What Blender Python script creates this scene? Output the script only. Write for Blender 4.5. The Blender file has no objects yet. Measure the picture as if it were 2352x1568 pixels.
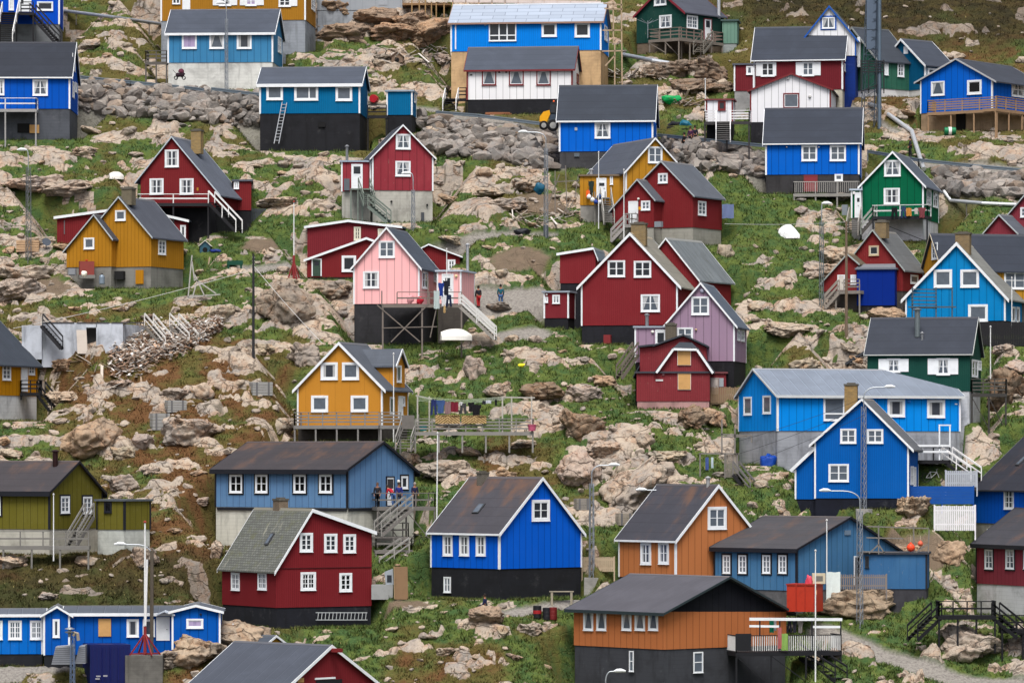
import bpy, math, random
import numpy as np
from mathutils import Vector as V
random.seed(7)
rng = np.random.default_rng(11)
sc = bpy.context.scene
COL = sc.collection
# ---------------------------------------------------------------- camera model
# measurements are in a 2352 x 1568 frame; lens 153 mm, level camera with a vertical lens shift
CX, F, VH, Z0 = 1176.0, 10000.0, 1050.0, 25.0
def sv(v): return 24.0 + 9.0 * v / 1568.0            # metres-to-frame scale of the slope at row v
def Yg(v): return F / sv(v)                           # distance of the slope seen at row v
SL = 0.52311; SLB = 0.52311 * 0 + Z0 - (24.0 * 1568 / 9.0)   # base slope: z = SL*Y + const
_c = 1568.0 / 9.0
SL = (VH + 24 * _c) / F
SLB = Z0 - _c
def zplane(Y): return SL * Y + SLB
def X_of(u, Y): return (u - CX) / F * Y
def Z_of(v, Y): return (VH - v) / F * Y + Z0
def P(u, v, Y): return V((X_of(u, Y), Y, Z_of(v, Y)))
def G(u, v): return P(u, v, Yg(v))
def proj(p): return (CX + p[0] / p[1] * F, VH - (p[2] - Z0) / p[1] * F)
# ---------------------------------------------------------------- materials
def lin(c):
    c = c / 255.0
    return c / 12.92 if c <= 0.04045 else ((c + 0.055) / 1.055) ** 2.4
def C4(rgb, k=1.0): return (lin(rgb[0]) * k, lin(rgb[1]) * k, lin(rgb[2]) * k, 1.0)
def sh(c, k): return (c[0] * k, c[1] * k, c[2] * k, 1.0)
MATS = {}
def newmat(key, rough=0.85):
    m = bpy.data.materials.new(key); m.use_nodes = True
    nt = m.node_tree; b = nt.nodes['Principled BSDF']
    b.inputs['Roughness'].default_value = rough
    b.inputs['Specular IOR Level'].default_value = 0.3
    return m, nt, b
def nd(nt, t, ins=(), **kw):
    n = nt.nodes.new(t)
    for k, val in kw.items(): setattr(n, k, val)
    for k, val in (ins.items() if isinstance(ins, dict) else ins):
        s = n.inputs[k]
        if isinstance(val, bpy.types.NodeSocket): nt.links.new(val, s)
        else: s.default_value = val
    return n
def MT(nt, op, a, b=0.0, c=None, clamp=False):
    n = nd(nt, 'ShaderNodeMath', {0: a, 1: b}, operation=op, use_clamp=clamp)
    if c is not None:
        if isinstance(c, bpy.types.NodeSocket): nt.links.new(c, n.inputs[2])
        else: n.inputs[2].default_value = c
    return n.outputs[0]
def MX(nt, fac, a, b, blend='MIX'):
    n = nd(nt, 'ShaderNodeMix', {0: fac, 6: a, 7: b}, data_type='RGBA', blend_type=blend)
    return n.outputs[2]
def SS(nt, x, lo, hi):
    n = nd(nt, 'ShaderNodeMapRange', {0: x, 1: lo, 2: hi, 3: 0.0, 4: 1.0}, interpolation_type='SMOOTHSTEP')
    return n.outputs[0]
def NZ(nt, vec, scale, detail=3.0, rough=0.55, dist=0.0):
    n = nd(nt, 'ShaderNodeTexNoise', {'Scale': scale, 'Detail': detail, 'Roughness': rough, 'Distortion': dist})
    if vec is not None: nt.links.new(vec, n.inputs['Vector'])
    return n.outputs[0]
def uvs(nt):
    tc = nd(nt, 'ShaderNodeTexCoord'); s = nd(nt, 'ShaderNodeSeparateXYZ', {0: tc.outputs['UV']})
    return tc.outputs['UV'], s.outputs[0], s.outputs[1]
def vec3(nt, x, y, z=0.0): return nd(nt, 'ShaderNodeCombineXYZ', {0: x, 1: y, 2: z}).outputs[0]
def bump(nt, b, h, dist=0.03, strength=0.6):
    bn = nd(nt, 'ShaderNodeBump', {'Strength': strength, 'Distance': dist, 'Height': h})
    nt.links.new(bn.outputs[0], b.inputs['Normal'])
def clad(rgb, style='n', wear=0.5):
    """painted timber cladding; n narrow boards, w wide boards with dark gaps, p plain panels"""
    key = 'cladding_%s_%d_%d_%d_%.1f' % ((style,) + tuple(rgb) + (wear,))
    if key in MATS: return MATS[key]
    m, nt, b = newmat(key, 0.8); b.inputs['Specular IOR Level'].default_value = .1
    base = C4(rgb); wear = min(1.0, wear * 1.4 + .12)
    uv, u, v = uvs(nt)
    sp, gap, dark = {'n': (0.17, 0.09, 0.30), 'w': (0.62, 0.045, 0.50), 'p': (1.2, 0.012, 0.30), 'm': (0.34, 0.06, 0.45)}[style]
    q = MT(nt, 'DIVIDE', u, sp)
    fr = MT(nt, 'FRACT', q)
    line = MT(nt, 'GREATER_THAN', MT(nt, 'ABSOLUTE', MT(nt, 'SUBTRACT', fr, 0.5)), 0.5 - gap)
    wn = nd(nt, 'ShaderNodeTexWhiteNoise', {'W': MT(nt, 'FLOOR', q)}, noise_dimensions='1D').outputs[0]
    streak = NZ(nt, vec3(nt, MT(nt, 'MULTIPLY', u, 4.0), MT(nt, 'MULTIPLY', v, 0.30)), 1.0, 5.0, 0.6)
    blot = NZ(nt, uv, 0.42, 4.0, 0.6, 0.4)
    fade = (base[0] * 1.12 + 0.012, base[1] * 1.12 + 0.012, base[2] * 1.05 + 0.012, 1)
    c = MX(nt, MT(nt, 'MULTIPLY', SS(nt, blot, 0.40, 0.75), 0.75 * wear), base, fade)
    c = MX(nt, MT(nt, 'MULTIPLY', SS(nt, streak, 0.48, 0.78), 0.5 * wear), c, sh(base, 0.66))
    c = MX(nt, MT(nt, 'MULTIPLY', wn, 0.16), c, sh(base, 0.74))
    if wear > 0.6:
        chip = NZ(nt, vec3(nt, MT(nt, 'MULTIPLY', u, 9.0), MT(nt, 'MULTIPLY', v, 2.0)), 1.0, 6.0, 0.7)
        c = MX(nt, MT(nt, 'MULTIPLY', SS(nt, chip, 0.60, 0.72), 0.55 * wear), c, C4((150, 140, 128)))
    c = MX(nt, MT(nt, 'MULTIPLY', line, dark), c, sh(base, 0.16))
    nt.links.new(c, b.inputs['Base Color'])
    bump(nt, b, MT(nt, 'SUBTRACT', 1.0, line), 0.02, 0.5)
    MATS[key] = m; return m
def roofm(rgb, style='h', rust=0.0, wear=0.5):
    key = 'roof_%s_%d_%d_%d_%.1f' % ((style,) + tuple(rgb) + (rust,))
    if key in MATS: return MATS[key]
    m, nt, b = newmat(key, 0.9)
    base = C4(rgb); base = (base[0] * .9, base[1] * .99, base[2] * 1.12, 1); uv, u, v = uvs(nt)
    blot = NZ(nt, uv, 0.5, 5.0, 0.62, 0.5); fine = NZ(nt, uv, 7.0, 3.0, 0.7)
    c = MX(nt, MT(nt, 'MULTIPLY', SS(nt, blot, 0.38, 0.72), 0.5), base, sh(base, 1.5))
    c = MX(nt, MT(nt, 'MULTIPLY', fine, 0.5), c, sh(base, 0.62))
    h = fine
    if style == 'h':
        q = MT(nt, 'ADD', MT(nt, 'DIVIDE', v, 0.95), 0.13)
        line = MT(nt, 'LESS_THAN', MT(nt, 'FRACT', q), 0.045)
        wn = nd(nt, 'ShaderNodeTexWhiteNoise', {'W': MT(nt, 'FLOOR', q)}, noise_dimensions='1D').outputs[0]
        c = MX(nt, MT(nt, 'MULTIPLY', wn, 0.3), c, sh(base, 0.75)); c = MX(nt, MT(nt, 'MULTIPLY', line, 0.55), c, sh(base, 0.45))
    elif style == 'v':
        q = MT(nt, 'DIVIDE', u, 0.95); fr = MT(nt, 'FRACT', q)
        line = MT(nt, 'LESS_THAN', fr, 0.06); l2 = MT(nt, 'GREATER_THAN', fr, 0.95)
        c = MX(nt, MT(nt, 'MULTIPLY', line, 0.55), c, sh(base, 0.45)); c = MX(nt, MT(nt, 'MULTIPLY', l2, 0.4), c, sh(base, 2.0))
        h = MT(nt, 'ADD', MT(nt, 'MULTIPLY', l2, 3.0), fine)
    elif style == 's':   # mossy shingles
        br = nd(nt, 'ShaderNodeTexBrick', {'Vector': uv, 'Color1': sh(base, 0.8), 'Color2': sh(base, 1.35), 'Mortar': sh(base, 0.35),
                'Scale': 1.0, 'Mortar Size': 0.03, 'Mortar Smooth': 0.2, 'Brick Width': 0.36, 'Row Height': 0.21})
        c = MX(nt, 0.7, c, br.outputs[0]); h = br.outputs[1]
        moss = NZ(nt, uv, 1.1, 5.0, 0.65); c = MX(nt, MT(nt, 'MULTIPLY', SS(nt, moss, 0.5, 0.7), 0.55), c, C4((92, 94, 62)))
        pale = NZ(nt, vec3(nt, MT(nt, 'MULTIPLY', u, 2.0), MT(nt, 'MULTIPLY', v, 0.4)), 1.0, 4.0, 0.6)
        c = MX(nt, MT(nt, 'MULTIPLY', SS(nt, pale, 0.58, 0.75), 0.5), c, C4((170, 168, 150)))
    elif style == 'k':   # vertical weathered planks
        q = MT(nt, 'DIVIDE', u, 0.3)
        wn = nd(nt, 'ShaderNodeTexWhiteNoise', {'W': MT(nt, 'FLOOR', q)}, noise_dimensions='1D').outputs[0]
        st = NZ(nt, vec3(nt, MT(nt, 'MULTIPLY', u, 5.0), MT(nt, 'MULTIPLY', v, 0.5)), 1.0, 5.0, 0.65)
        c = MX(nt, MT(nt, 'MULTIPLY', wn, 0.5), c, sh(base, 0.5)); c = MX(nt, SS(nt, st, 0.5, 0.75), c, C4((72, 74, 66)))
        c = MX(nt, MT(nt, 'MULTIPLY', MT(nt, 'LESS_THAN', MT(nt, 'FRACT', q), 0.1), 0.6), c, sh(base, 0.3))
    elif style == 'm':   # patched metal sheets
        br = nd(nt, 'ShaderNodeTexBrick', {'Vector': uv, 'Color1': sh(base, 0.9), 'Color2': sh(base, 1.12), 'Mortar': sh(base, 0.42),
                'Scale': 1.0, 'Mortar Size': 0.03, 'Mortar Smooth': 0.1, 'Brick Width': 2.1, 'Row Height': 0.8})
        c = MX(nt, 0.8, c, br.outputs[0])
    if rust:
        st = NZ(nt, vec3(nt, MT(nt, 'MULTIPLY', u, .5), MT(nt, 'MULTIPLY', v, 0.3)), 1.0, 5.0, 0.6, 0.3)
        hi = SS(nt, v, 0.0, 5.5)
        f = SS(nt, MT(nt, 'ADD', st, MT(nt, 'MULTIPLY', hi, 0.32 * rust)), 0.52, 0.88)
        c = MX(nt, MT(nt, 'MULTIPLY', f, 0.75), c, C4((112, 80, 58)))
    nt.links.new(c, b.inputs['Base Color']); bump(nt, b, h, 0.02, 0.35)
    MATS[key] = m; return m
def plain(rgb, rough=0.8, metal=0.0, wear=0.35, name='paint'):
    key = '%s_%d_%d_%d_%.1f_%.1f' % ((name,) + tuple(rgb) + (rough, metal))
    if key in MATS: return MATS[key]
    m, nt, b = newmat(key, rough); base = C4(rgb)
    tc = nd(nt, 'ShaderNodeTexCoord').outputs['Object']
    n1 = NZ(nt, tc, 1.6, 5.0, 0.65); n2 = NZ(nt, tc, 9.0, 3.0, 0.6)
    c = MX(nt, MT(nt, 'MULTIPLY', SS(nt, n1, 0.45, 0.75), wear), base, sh(base, 0.6))
    c = MX(nt, MT(nt, 'MULTIPLY', n2, wear * 0.6), c, sh(base, 0.75))
    nt.links.new(c, b.inputs['Base Color']); b.inputs['Metallic'].default_value = metal
    MATS[key] = m; return m
def concrete(rgb, boards=True, wear=0.9):
    key = 'foundation_%d_%d_%d' % tuple(rgb)
    if key in MATS: return MATS[key]
    m, nt, b = newmat(key, 0.92); base = C4(rgb); uv, u, v = uvs(nt)
    n1 = NZ(nt, uv, 0.6, 6.0, 0.65, 0.4); st = NZ(nt, vec3(nt, MT(nt, 'MULTIPLY', u, 1.8), MT(nt, 'MULTIPLY', v, 0.25)), 1.0, 5.0, 0.6)
    c = MX(nt, MT(nt, 'MULTIPLY', SS(nt, n1, 0.42, 0.7), wear), base, sh(base, 0.6))
    c = MX(nt, MT(nt, 'MULTIPLY', SS(nt, st, 0.5, 0.78), wear), c, sh(base, 0.45))
    pale = NZ(nt, uv, 0.9, 6.0, 0.7); c = MX(nt, MT(nt, 'MULTIPLY', SS(nt, pale, 0.56, 0.75), 0.4 * wear), c, sh((base[0] + .06, base[1] + .06, base[2] + .057), 1.3))
    if boards:
        q = MT(nt, 'FRACT', MT(nt, 'DIVIDE', v, 0.28)); ln = MT(nt, 'LESS_THAN', q, 0.1)
        c = MX(nt, MT(nt, 'MULTIPLY', ln, 0.28), c, sh(base, 0.5))
    nt.links.new(c, b.inputs['Base Color']); bump(nt, b, n1, 0.04, 0.4)
    MATS[key] = m; return m
def glass(kind):
    key = 'window_pane_' + kind
    if key in MATS: return MATS[key]
    m, nt, b = newmat(key, 0.06); b.inputs['Specular IOR Level'].default_value = 0.5
    uv, u, v = uvs(nt)
    dark = C4({'dark': (38, 42, 48), 'mid': (78, 86, 96), 'lace': (70, 78, 88), 'drape': (52, 56, 64), 'lilac': (130, 118, 150), 'black': (10, 11, 13)}[kind])
    c = MX(nt, NZ(nt, uv, 2.2, 2.0), dark, sh(dark, 1.7))
    if kind in ('lace', 'drape', 'lilac'):
        fold = MT(nt, 'ADD', MT(nt, 'MULTIPLY', MT(nt, 'SINE', MT(nt, 'MULTIPLY', u, 60.0)), 0.12), 0.8)
        cloth = C4((196, 198, 200) if kind != 'lilac' else (176, 160, 196))
        cl = MX(nt, fold, sh(cloth, 0.5), cloth)
        x = MT(nt, 'ABSOLUTE', MT(nt, 'SUBTRACT', MT(nt, 'FRACT', u), 0.5))
        if kind == 'lace': side = MT(nt, 'GREATER_THAN', MT(nt, 'ADD', x, MT(nt, 'MULTIPLY', v, 0.32)), 0.44)
        elif kind == 'drape': side = MT(nt, 'GREATER_THAN', x, 0.27)
        else: side = MT(nt, 'GREATER_THAN', x, 0.12)
        c = MX(nt, MT(nt, 'MULTIPLY', side, 0.8), c, cl)
    nt.links.new(c, b.inputs['Base Color'])
    MATS[key] = m; return m
WHITE = (228, 232, 236); BLACK = (22, 23, 27); GREYW = (128, 126, 122); REDT = (112, 34, 38)
M_white = lambda: plain(WHITE, 0.6, 0, 0.3)
# ---------------------------------------------------------------- mesh builder
class MB:
    def __init__(s): s.v = []; s.f = []; s.uv = []; s.mi = []; s.m = []; s.sm = []; s.uo = random.random() * 40
    def mat(s, m):
        if m not in s.m: s.m.append(m)
        return s.m.index(m)
    def poly(s, pts, uv=None, m=0, smooth=False):
        i = len(s.v); s.v += [tuple(p) for p in pts]; s.f.append(tuple(range(i, i + len(pts))))
        if uv is None:
            p0, p1 = V(pts[0]), V(pts[1]); e = (p1 - p0); L = e.length or 1; e = e / L
            nrm = e.cross(V(pts[-1]) - p0)
            if nrm.length < 1e-9: nrm = V((0, 0, 1))
            nrm.normalize(); t = nrm.cross(e)
            uv = [((V(p) - p0).dot(e) + s.uo, (V(p) - p0).dot(t)) for p in pts]
        s.uv.append(uv); s.mi.append(m); s.sm.append(smooth)
    def obox(s, o, a, b, c, m=0):
        """box from corner o along the edge vectors a, b, c"""
        o, a, b, c = V(o), V(a), V(b), V(c)
        if a.cross(b).dot(c) < 0: a, b = b, a
        p = [o, o + a, o + a + b, o + b, o + c, o + a + c, o + a + b + c, o + b + c]
        for q in ((0, 3, 2, 1), (4, 5, 6, 7), (0, 1, 5, 4), (1, 2, 6, 5), (2, 3, 7, 6), (3, 0, 4, 7)): s.poly([p[k] for k in q], None, m)
    def cbox(s, c, sx, sy, sz, m=0, rz=0.0):
        ca, sa = math.cos(rz), math.sin(rz); ax = V((ca, sa, 0)) * sx; ay = V((-sa, ca, 0)) * sy; az = V((0, 0, sz))
        s.obox(V(c) - ax / 2 - ay / 2 - az / 2, ax, ay, az, m)
    def beam(s, p, q, w=0.08, h=None, m=0, up=(0, 0, 1)):
        h = h or w; p, q = V(p), V(q); d = q - p
        if d.length < 1e-6: return
        x = d.cross(V(up))
        if x.length < 1e-5: x = d.cross(V((0, 1, 0)))
        x.normalize(); y = x.cross(d).normalized()
        s.obox(p - x * w / 2 - y * h / 2, x * w, y * h, d, m)
    def tube(s, pts, r, n=8, m=0, caps=True, smooth=True):
        pts = [V(p) for p in pts]; rr = r if isinstance(r, (list, tuple)) else [r] * len(pts); rings = []
        for i, p in enumerate(pts):
            d = (pts[min(i + 1, len(pts) - 1)] - pts[max(i - 1, 0)])
            if d.length < 1e-9: d = V((0, 0, 1))
            d.normalize(); x = d.cross(V((0, 0, 1)))
            if x.length < 1e-3: x = d.cross(V((0, 1, 0)))
            x.normalize(); y = d.cross(x)
            rings.append([p + (x * math.cos(2 * math.pi * k / n) + y * math.sin(2 * math.pi * k / n)) * rr[i] for k in range(n)])
        for i in range(len(rings) - 1):
            A, B = rings[i], rings[i + 1]
            for k in range(n): s.poly([A[k], A[(k + 1) % n], B[(k + 1) % n], B[k]], None, m, smooth)
        if caps:
            s.poly(rings[0], None, m); s.poly(rings[-1][::-1], None, m)
    def rev(s, c, prof, n=16, m=0, axis=(0, 0, 1)):
        ax = V(axis).normalized(); s.tube([V(c) + ax * z for r, z in prof], [max(r, 1e-3) for r, z in prof], n, m)
    def build(s, name, mats, parent=None, origin=None, label=None):
        me = bpy.data.meshes.new(name); o = V(origin) if origin is not None else (V(parent.location) if parent and parent.parent is None else (V(parent.parent.location) if parent else V((0, 0, 0))))
        # origin is given in world space; children of a thing keep the thing's own origin
        me.from_pydata([(p[0] - o.x, p[1] - o.y, p[2] - o.z) for p in s.v], [], s.f)
        ul = me.uv_layers.new(name='UVMap'); k = [c for f in s.uv for p in f for c in p]; ul.data.foreach_set('uv', k)
        for m in (mats if isinstance(mats, (list, tuple)) else [mats]): me.materials.append(m)
        me.polygons.foreach_set('material_index', s.mi); me.polygons.foreach_set('use_smooth', s.sm)
        ob = bpy.data.objects.new(name, me); COL.objects.link(ob)
        if parent: ob.parent = parent
        else: ob.location = o
        if label: ob['label'] = label
        return ob
def thing(name, label, cat, loc, group=None):
    o = bpy.data.objects.new(name, None); o.empty_display_size = 0.3; COL.objects.link(o); o.location = loc
    tag(o, label, cat, group); return o
def tag(o, label, cat, group=None):
    o['label'] = label; o['category'] = cat
    if group: o['group'] = group
    return o
UP = V((0, 0, 1))
PADS = []      # level building plots cut into the slope: corner, dA, wA, dB, wB, z
# ---------------------------------------------------------------- houses
class Face:
    """a vertical wall plane: origin c, unit direction e along the wall (rightwards in the picture), outward normal n"""
    def __init__(s, c, e, n): s.c, s.e, s.n = V(c), V(e), V(n)
    def at(s, u):
        k = (u - CX) / F; d = s.e.x - k * s.e.y
        return (k * s.c.y - s.c.x) / d
    def pt(s, t, z, off=0.0):
        p = s.c + s.e * t + s.n * off; return V((p.x, p.y, z))
    def px(s, u, v, off=0.0):
        t = s.at(u); y = s.c.y + s.e.y * t; return s.pt(t, Z_of(v, y), off)
    def z(s, u, v): t = s.at(u); return Z_of(v, s.c.y + s.e.y * t)
    def shift(s, d): return Face(s.c + s.n * d, s.e, s.n)
GH = 'houses on the hillside'
class House:
    def __init__(s, label, name='wooden_house', cat='house', group=GH):
        s.label, s.name, s.cat, s.group = label, name, cat, group; s.root = None
    def vol(s, ul, uc, ur, vg, vb, ve, ridge, g='A', D=None, main='A', a=None, ve2=None, wall=(150, 40, 40), ws='n', wear=0.5,
            found=(120, 118, 115), roof=(62, 64, 70), rs='h', rust=0.0, trim=WHITE, oe=0.28, og=0.22, barge=0.24, corner=True, fascia=None,
            Y=None, gable=None, dY=0.0, flat=False, under=3.0, pad=True, bargec=None, vg_same=True, deep=None, cornerc=None):
        Yc = (Y if Y is not None else Yg(vg)) + dY; sc_ = F / Yc
        if a is None:
            a = math.asin(min(0.95, (ur - uc) / (D * sc_))) if main == 'A' else math.acos(min(0.97, (uc - ul) / (D * sc_)))
        else: a = math.radians(a)
        kc = (uc - CX) / F; a = a + math.atan(kc) * (1 if main == 'A' else 1)
        ca, sa = math.cos(a), math.sin(a); C = V((X_of(uc, Yc), Yc, 0))
        dA, dB = V((-ca, sa, 0)), V((sa, ca, 0))
        kl, kr = (ul - CX) / F, (ur - CX) / F
        wA = (C.x - kl * Yc) / (ca + kl * sa); den = sa - kr * ca
        wB = (kr * Yc - C.x) / den if den > 0.02 else (D or 7.0)
        if main == 'A' and D: wB = D if (wB > D * 1.6 or wB < D * 0.5) else wB
        if deep: wB = deep
        if main == 'B' and D: wA = D if (wA > D * 1.6 or wA < D * 0.5) else wA
        s.C, s.dA, s.dB, s.wA, s.wB, s.Yc = C, dA, dB, wA, wB, Yc
        fA = Face(C + dA * wA, -dA, -dB); fB = Face(C, dB, -dA); s.A, s.B = fA, fB
        zg = Z_of(vg, Yc); zb = Z_of(vb, Yc)
        s.zg, s.zb = zg, zb
        if s.root is None:
            s.root = thing(s.name, s.label, s.cat, (C.x, C.y, zg), s.group)
        if pad: PADS.append((C.copy(), dA, wA, dB, wB, zg))
        r = s.root
        # profile along p (0 at the corner), ridge along q
        if g == 'A': p_, q_, W, L = dA, dB, wA, wB
        else: p_, q_, W, L = dB, dA, wB, wA
        th = 0.11
        if isinstance(ridge, tuple):
            if g == 'A': tl = fA.at(ridge[0]); pr = wA - tl; y = fA.c.y + fA.e.y * tl
            else: pr = fB.at(ridge[0]); y = fB.c.y + fB.e.y * pr
            pr = min(max(pr, 0.05 * W), 0.95 * W); zr = Z_of(ridge[1], y - og * (ca if g == 'A' else sa))
        else:
            pr = 0.5 * W; y = Yc + p_.y * pr; zr = Z_of(ridge, y)
        ze0 = Z_of(ve, Yc)
        yW = Yc + p_.y * W
        ze1 = Z_of(ve2, yW) if ve2 is not None else ze0
        if flat: ze1 = ze0; zr = ze0
        s.prof = (p_, q_, W, L, pr, zr, ze0, ze1)
        def pt(p, q, z): w = C + p_ * p + q_ * q; return V((w.x, w.y, z))
        s.pt = pt
        zrw = zr - th if not flat else zr
        mb = MB(); uo = mb.uo
        prof = [(0, zb), (W, zb), (W, ze1), (pr, zrw), (0, ze0)] if not flat else [(0, zb), (W, zb), (W, ze1), (0, ze0)]
        gm = 1 if gable else 0
        for q in (0, L):
            if gable:
                mb.poly([pt(p, q, z) for p, z in [(0, zb), (W, zb), (W, ze1), (0, ze0)]], [(p + uo, z) for p, z in [(0, zb), (W, zb), (W, ze1), (0, ze0)]])
                mb.poly([pt(p, q, z) for p, z in [(0, ze0), (W, ze1), (pr, zrw)]], [(p + uo, z) for p, z in [(0, ze0), (W, ze1), (pr, zrw)]], 1)
            else: mb.poly([pt(p, q, z) for p, z in prof], [(p + uo, z) for p, z in prof])
        for p, ze in ((0, ze0), (W, ze1)):
            mb.poly([pt(p, 0, zb), pt(p, L, zb), pt(p, L, ze), pt(p, 0, ze)], [(0 + uo + 7, zb), (L + uo + 7, zb), (L + uo + 7, ze), (uo + 7, ze)])
        mb.build('wall', [clad(wall, ws, wear)] + ([clad(gable, ws, 0.3)] if gable else []), r)
        # foundation
        mb = MB(); i = 0.05
        P4 = [pt(i, i, 0), pt(W - i, i, 0), pt(W - i, L - i, 0), pt(i, L - i, 0)]
        for k in range(4):
            A_, B_ = P4[k], P4[(k + 1) % 4]; l = (B_ - A_).length; zz = zg - under
            mb.poly([V((A_.x, A_.y, zz)), V((B_.x, B_.y, zz)), V((B_.x, B_.y, zb)), V((A_.x, A_.y, zb))], [(uo, zz), (uo + l, zz), (uo + l, zb), (uo, zb)])
        mb.poly([V((p.x, p.y, zb)) for p in P4])
        mb.build('foundation', concrete(found), r)
        # roof
        rm = roofm(roof, rs, rust)
        mb = MB()
        if flat:
            mb.obox(pt(-0.15, -0.15, ze0 - 0.02), p_ * (W + .3), q_ * (L + .3), UP * 0.14)
        else:
            for sgn, pe, ze in ((0, 0.0, ze0), (1, W, ze1)):
                dp = pe - pr; dz = ze - zrw; l = math.hypot(dp, dz); ex = 1 + oe / l * (l / max(abs(dp), .1)) * 0.9
                pe2, ze2 = pr + dp * ex, zrw + dz * ex
                l2 = math.hypot(pe2 - pr, ze2 - zrw)
                lo = [pt(pr, -og, zrw), pt(pr, L + og, zrw), pt(pe2, L + og, ze2), pt(pe2, -og, ze2)]
                hi = [q + UP * th for q in lo]
                uvq = [(uo, l2), (uo + L + 2 * og, l2), (uo + L + 2 * og, 0), (uo, 0)]
                mb.poly(hi, uvq); mb.poly(lo[::-1], uvq[::-1])
                mb.poly([lo[3], lo[2], hi[2], hi[3]]); mb.poly([lo[0], lo[3], hi[3], hi[0]]); mb.poly([lo[2], lo[1], hi[1], hi[2]])
                if sgn == 0: s.slope0 = (pr, zrw, pe2, ze2, l2)
                else: s.slope1 = (pr, zrw, pe2, ze2, l2)
        s.roof = mb.build('roof', rm, r)
        if not flat:
            mb = MB()
            for sg in (-1, 1): k_ = (s.slope1 if sg > 0 else s.slope0); dv = V(pt(k_[2], 0, k_[3]) - pt(pr, 0, zrw)).normalized() * .22; mb.obox(pt(pr, -og - .02, zrw + th - .01), q_ * (L + 2 * og + .04), dv, UP * .035)
            mb.build('ridge_cap', plain(tuple(min(255, int(c * 1.12) + 6) for c in roof), .8), r)
        # trim
        if trim:
            bc = plain(bargec or trim, 0.6, 0, 0.3)
            if not flat and barge:
                for q in (-og - 0.045, L + og + 0.005):
                    mb = MB()
                    for sl in (s.slope0, s.slope1):
                        a0 = pt(sl[0], q, sl[1] + th + 0.015); a1 = pt(sl[2], q, sl[3] + th + 0.015); d = a1 - a0
                        e = 0.02
                        mb.obox(a0 - UP * (barge + .0), d * 1.0, q_ * 0.04, UP * barge)
                    mb.build('bargeboard', bc, r)
            if fascia:
                for pe, sl in ((0, s.slope0), (1, s.slope1)) if not flat else ():
                    mb = MB(); sg = -1 if pe == 0 else 1
                    a0 = pt(sl[2] + sg * 0.015, -og, sl[3] - fascia + th); mb.obox(a0, q_ * (L + 2 * og), p_ * (sg * 0.03), UP * fascia)
                    mb.build('fascia', plain(bargec or trim, 0.6, 0, 0.3), r)
            if corner:
                cm = plain(cornerc or trim, 0.6, 0, 0.3); w = 0.13
                for (p, q, ze) in ((0, 0, ze0), (W, 0, ze1), (0, L, ze0), (W, L, ze1)):
                    mb = MB(); sp = 1 if p == 0 else -1; sq = 1 if q == 0 else -1; e = 0.025
                    o = pt(p - sp * e, q - sq * e, zb - .02)
                    mb.obox(o, p_ * (sp * w), q_ * (sq * (e + .0)), UP * (ze - zb)); mb.obox(o + q_ * (sq * e), p_ * (sp * e), q_ * (sq * w), UP * (ze - zb))
                    mb.build('corner_board', cm, r)
        return s
    def face(s, f): return f if isinstance(f, Face) else (s.A if f == 'A' else s.B)
    def win(s, f, u0, v0, u1, v1, st='c4', col=WHITE, sur=None, pane=None, fw=0.11, inner=None, shut=None, shc=WHITE, lab=None, name='window'):
        fc = s.face(f); um = (u0 + u1) / 2; t0, t1 = fc.at(u0), fc.at(u1); tm = fc.at(um); y = fc.c.y + fc.e.y * tm
        za, zb = Z_of(v1, y), Z_of(v0, y); w, h = t1 - t0, zb - za
        e, n = fc.e, fc.n
        fw = min(fw, w * 0.24)
        mb = MB()
        def bar(ta, tb, z0, z1, o=0.0, th=0.06, m=0): mb.obox(fc.pt(ta, z0, 0.004 + o), e * (tb - ta), n * th, UP * (z1 - z0), m)
        mats = [plain(col, 0.55, 0, 0.2)]
        bar(t0, t0 + fw, za, zb); bar(t1 - fw, t1, za, zb); bar(t0 + fw, t1 - fw, zb - fw, zb, -.001); bar(t0 + fw, t1 - fw, za, za + fw, -.001)
        i0, i1, j0, j1 = t0 + fw, t1 - fw, za + fw, zb - fw
        mu = 0.05
        ic = 1 if inner else 0
        if inner: mats.append(plain(inner, 0.55, 0, 0.2))
        if inner or st in ('c4', 'c6', 'c12', 's', 'l2', 'o'):
            k = 0.055; bar(i0, i0 + k, j0, j1, 0, .035, ic); bar(i1 - k, i1, j0, j1, 0, .035, ic); bar(i0 + k, i1 - k, j1 - k, j1, 0, .034, ic); bar(i0 + k, i1 - k, j0, j0 + k, 0, .034, ic)
        cmid = (i0 + i1) / 2
        if st[0] == 'c':
            bar(cmid - .055, cmid + .055, j0, j1, 0, .045, ic)
            rows = {'c4': 2, 'c6': 3, 'c12': 3, 'c2': 1}[st]
            for k in range(1, rows):
                z = j0 + (j1 - j0) * k / rows; bar(i0, i1, z - mu / 2, z + mu / 2, 0, .03, ic)
            if st == 'c12':
                for x in ((i0 + cmid) / 2, (i1 + cmid) / 2): bar(x - .02, x + .02, j0, j1, 0, .028, ic)
        elif st == 'l2': x = i0 + (i1 - i0) * 0.64; bar(x - .06, x + .06, j0, j1, 0, .045, ic)
        elif st == 'h1': z = (j0 + j1) / 2; bar(i0, i1, z - .03, z + .03, 0, .04, ic)
        elif st == 't2':
            z = j0 + (j1 - j0) * 0.28; bar(i0, i1, z - .05, z + .05, 0, .042, ic)
            for x in (i0 + (i1 - i0) * 0.36, i0 + (i1 - i0) * 0.68): bar(x - .06, x + .06, j0, j1, 0, .045, ic)
        elif st == 'b2': z = j0 + (j1 - j0) * 0.26; bar(i0, i1, z - .06, z + .06, 0, .045, ic)
        if st != 'x': bar(t0 - .03, t1 + .03, za - .03, za - 0.002, 0, .10)
        wo = mb.build(name, mats, s.root, label=lab)
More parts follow.
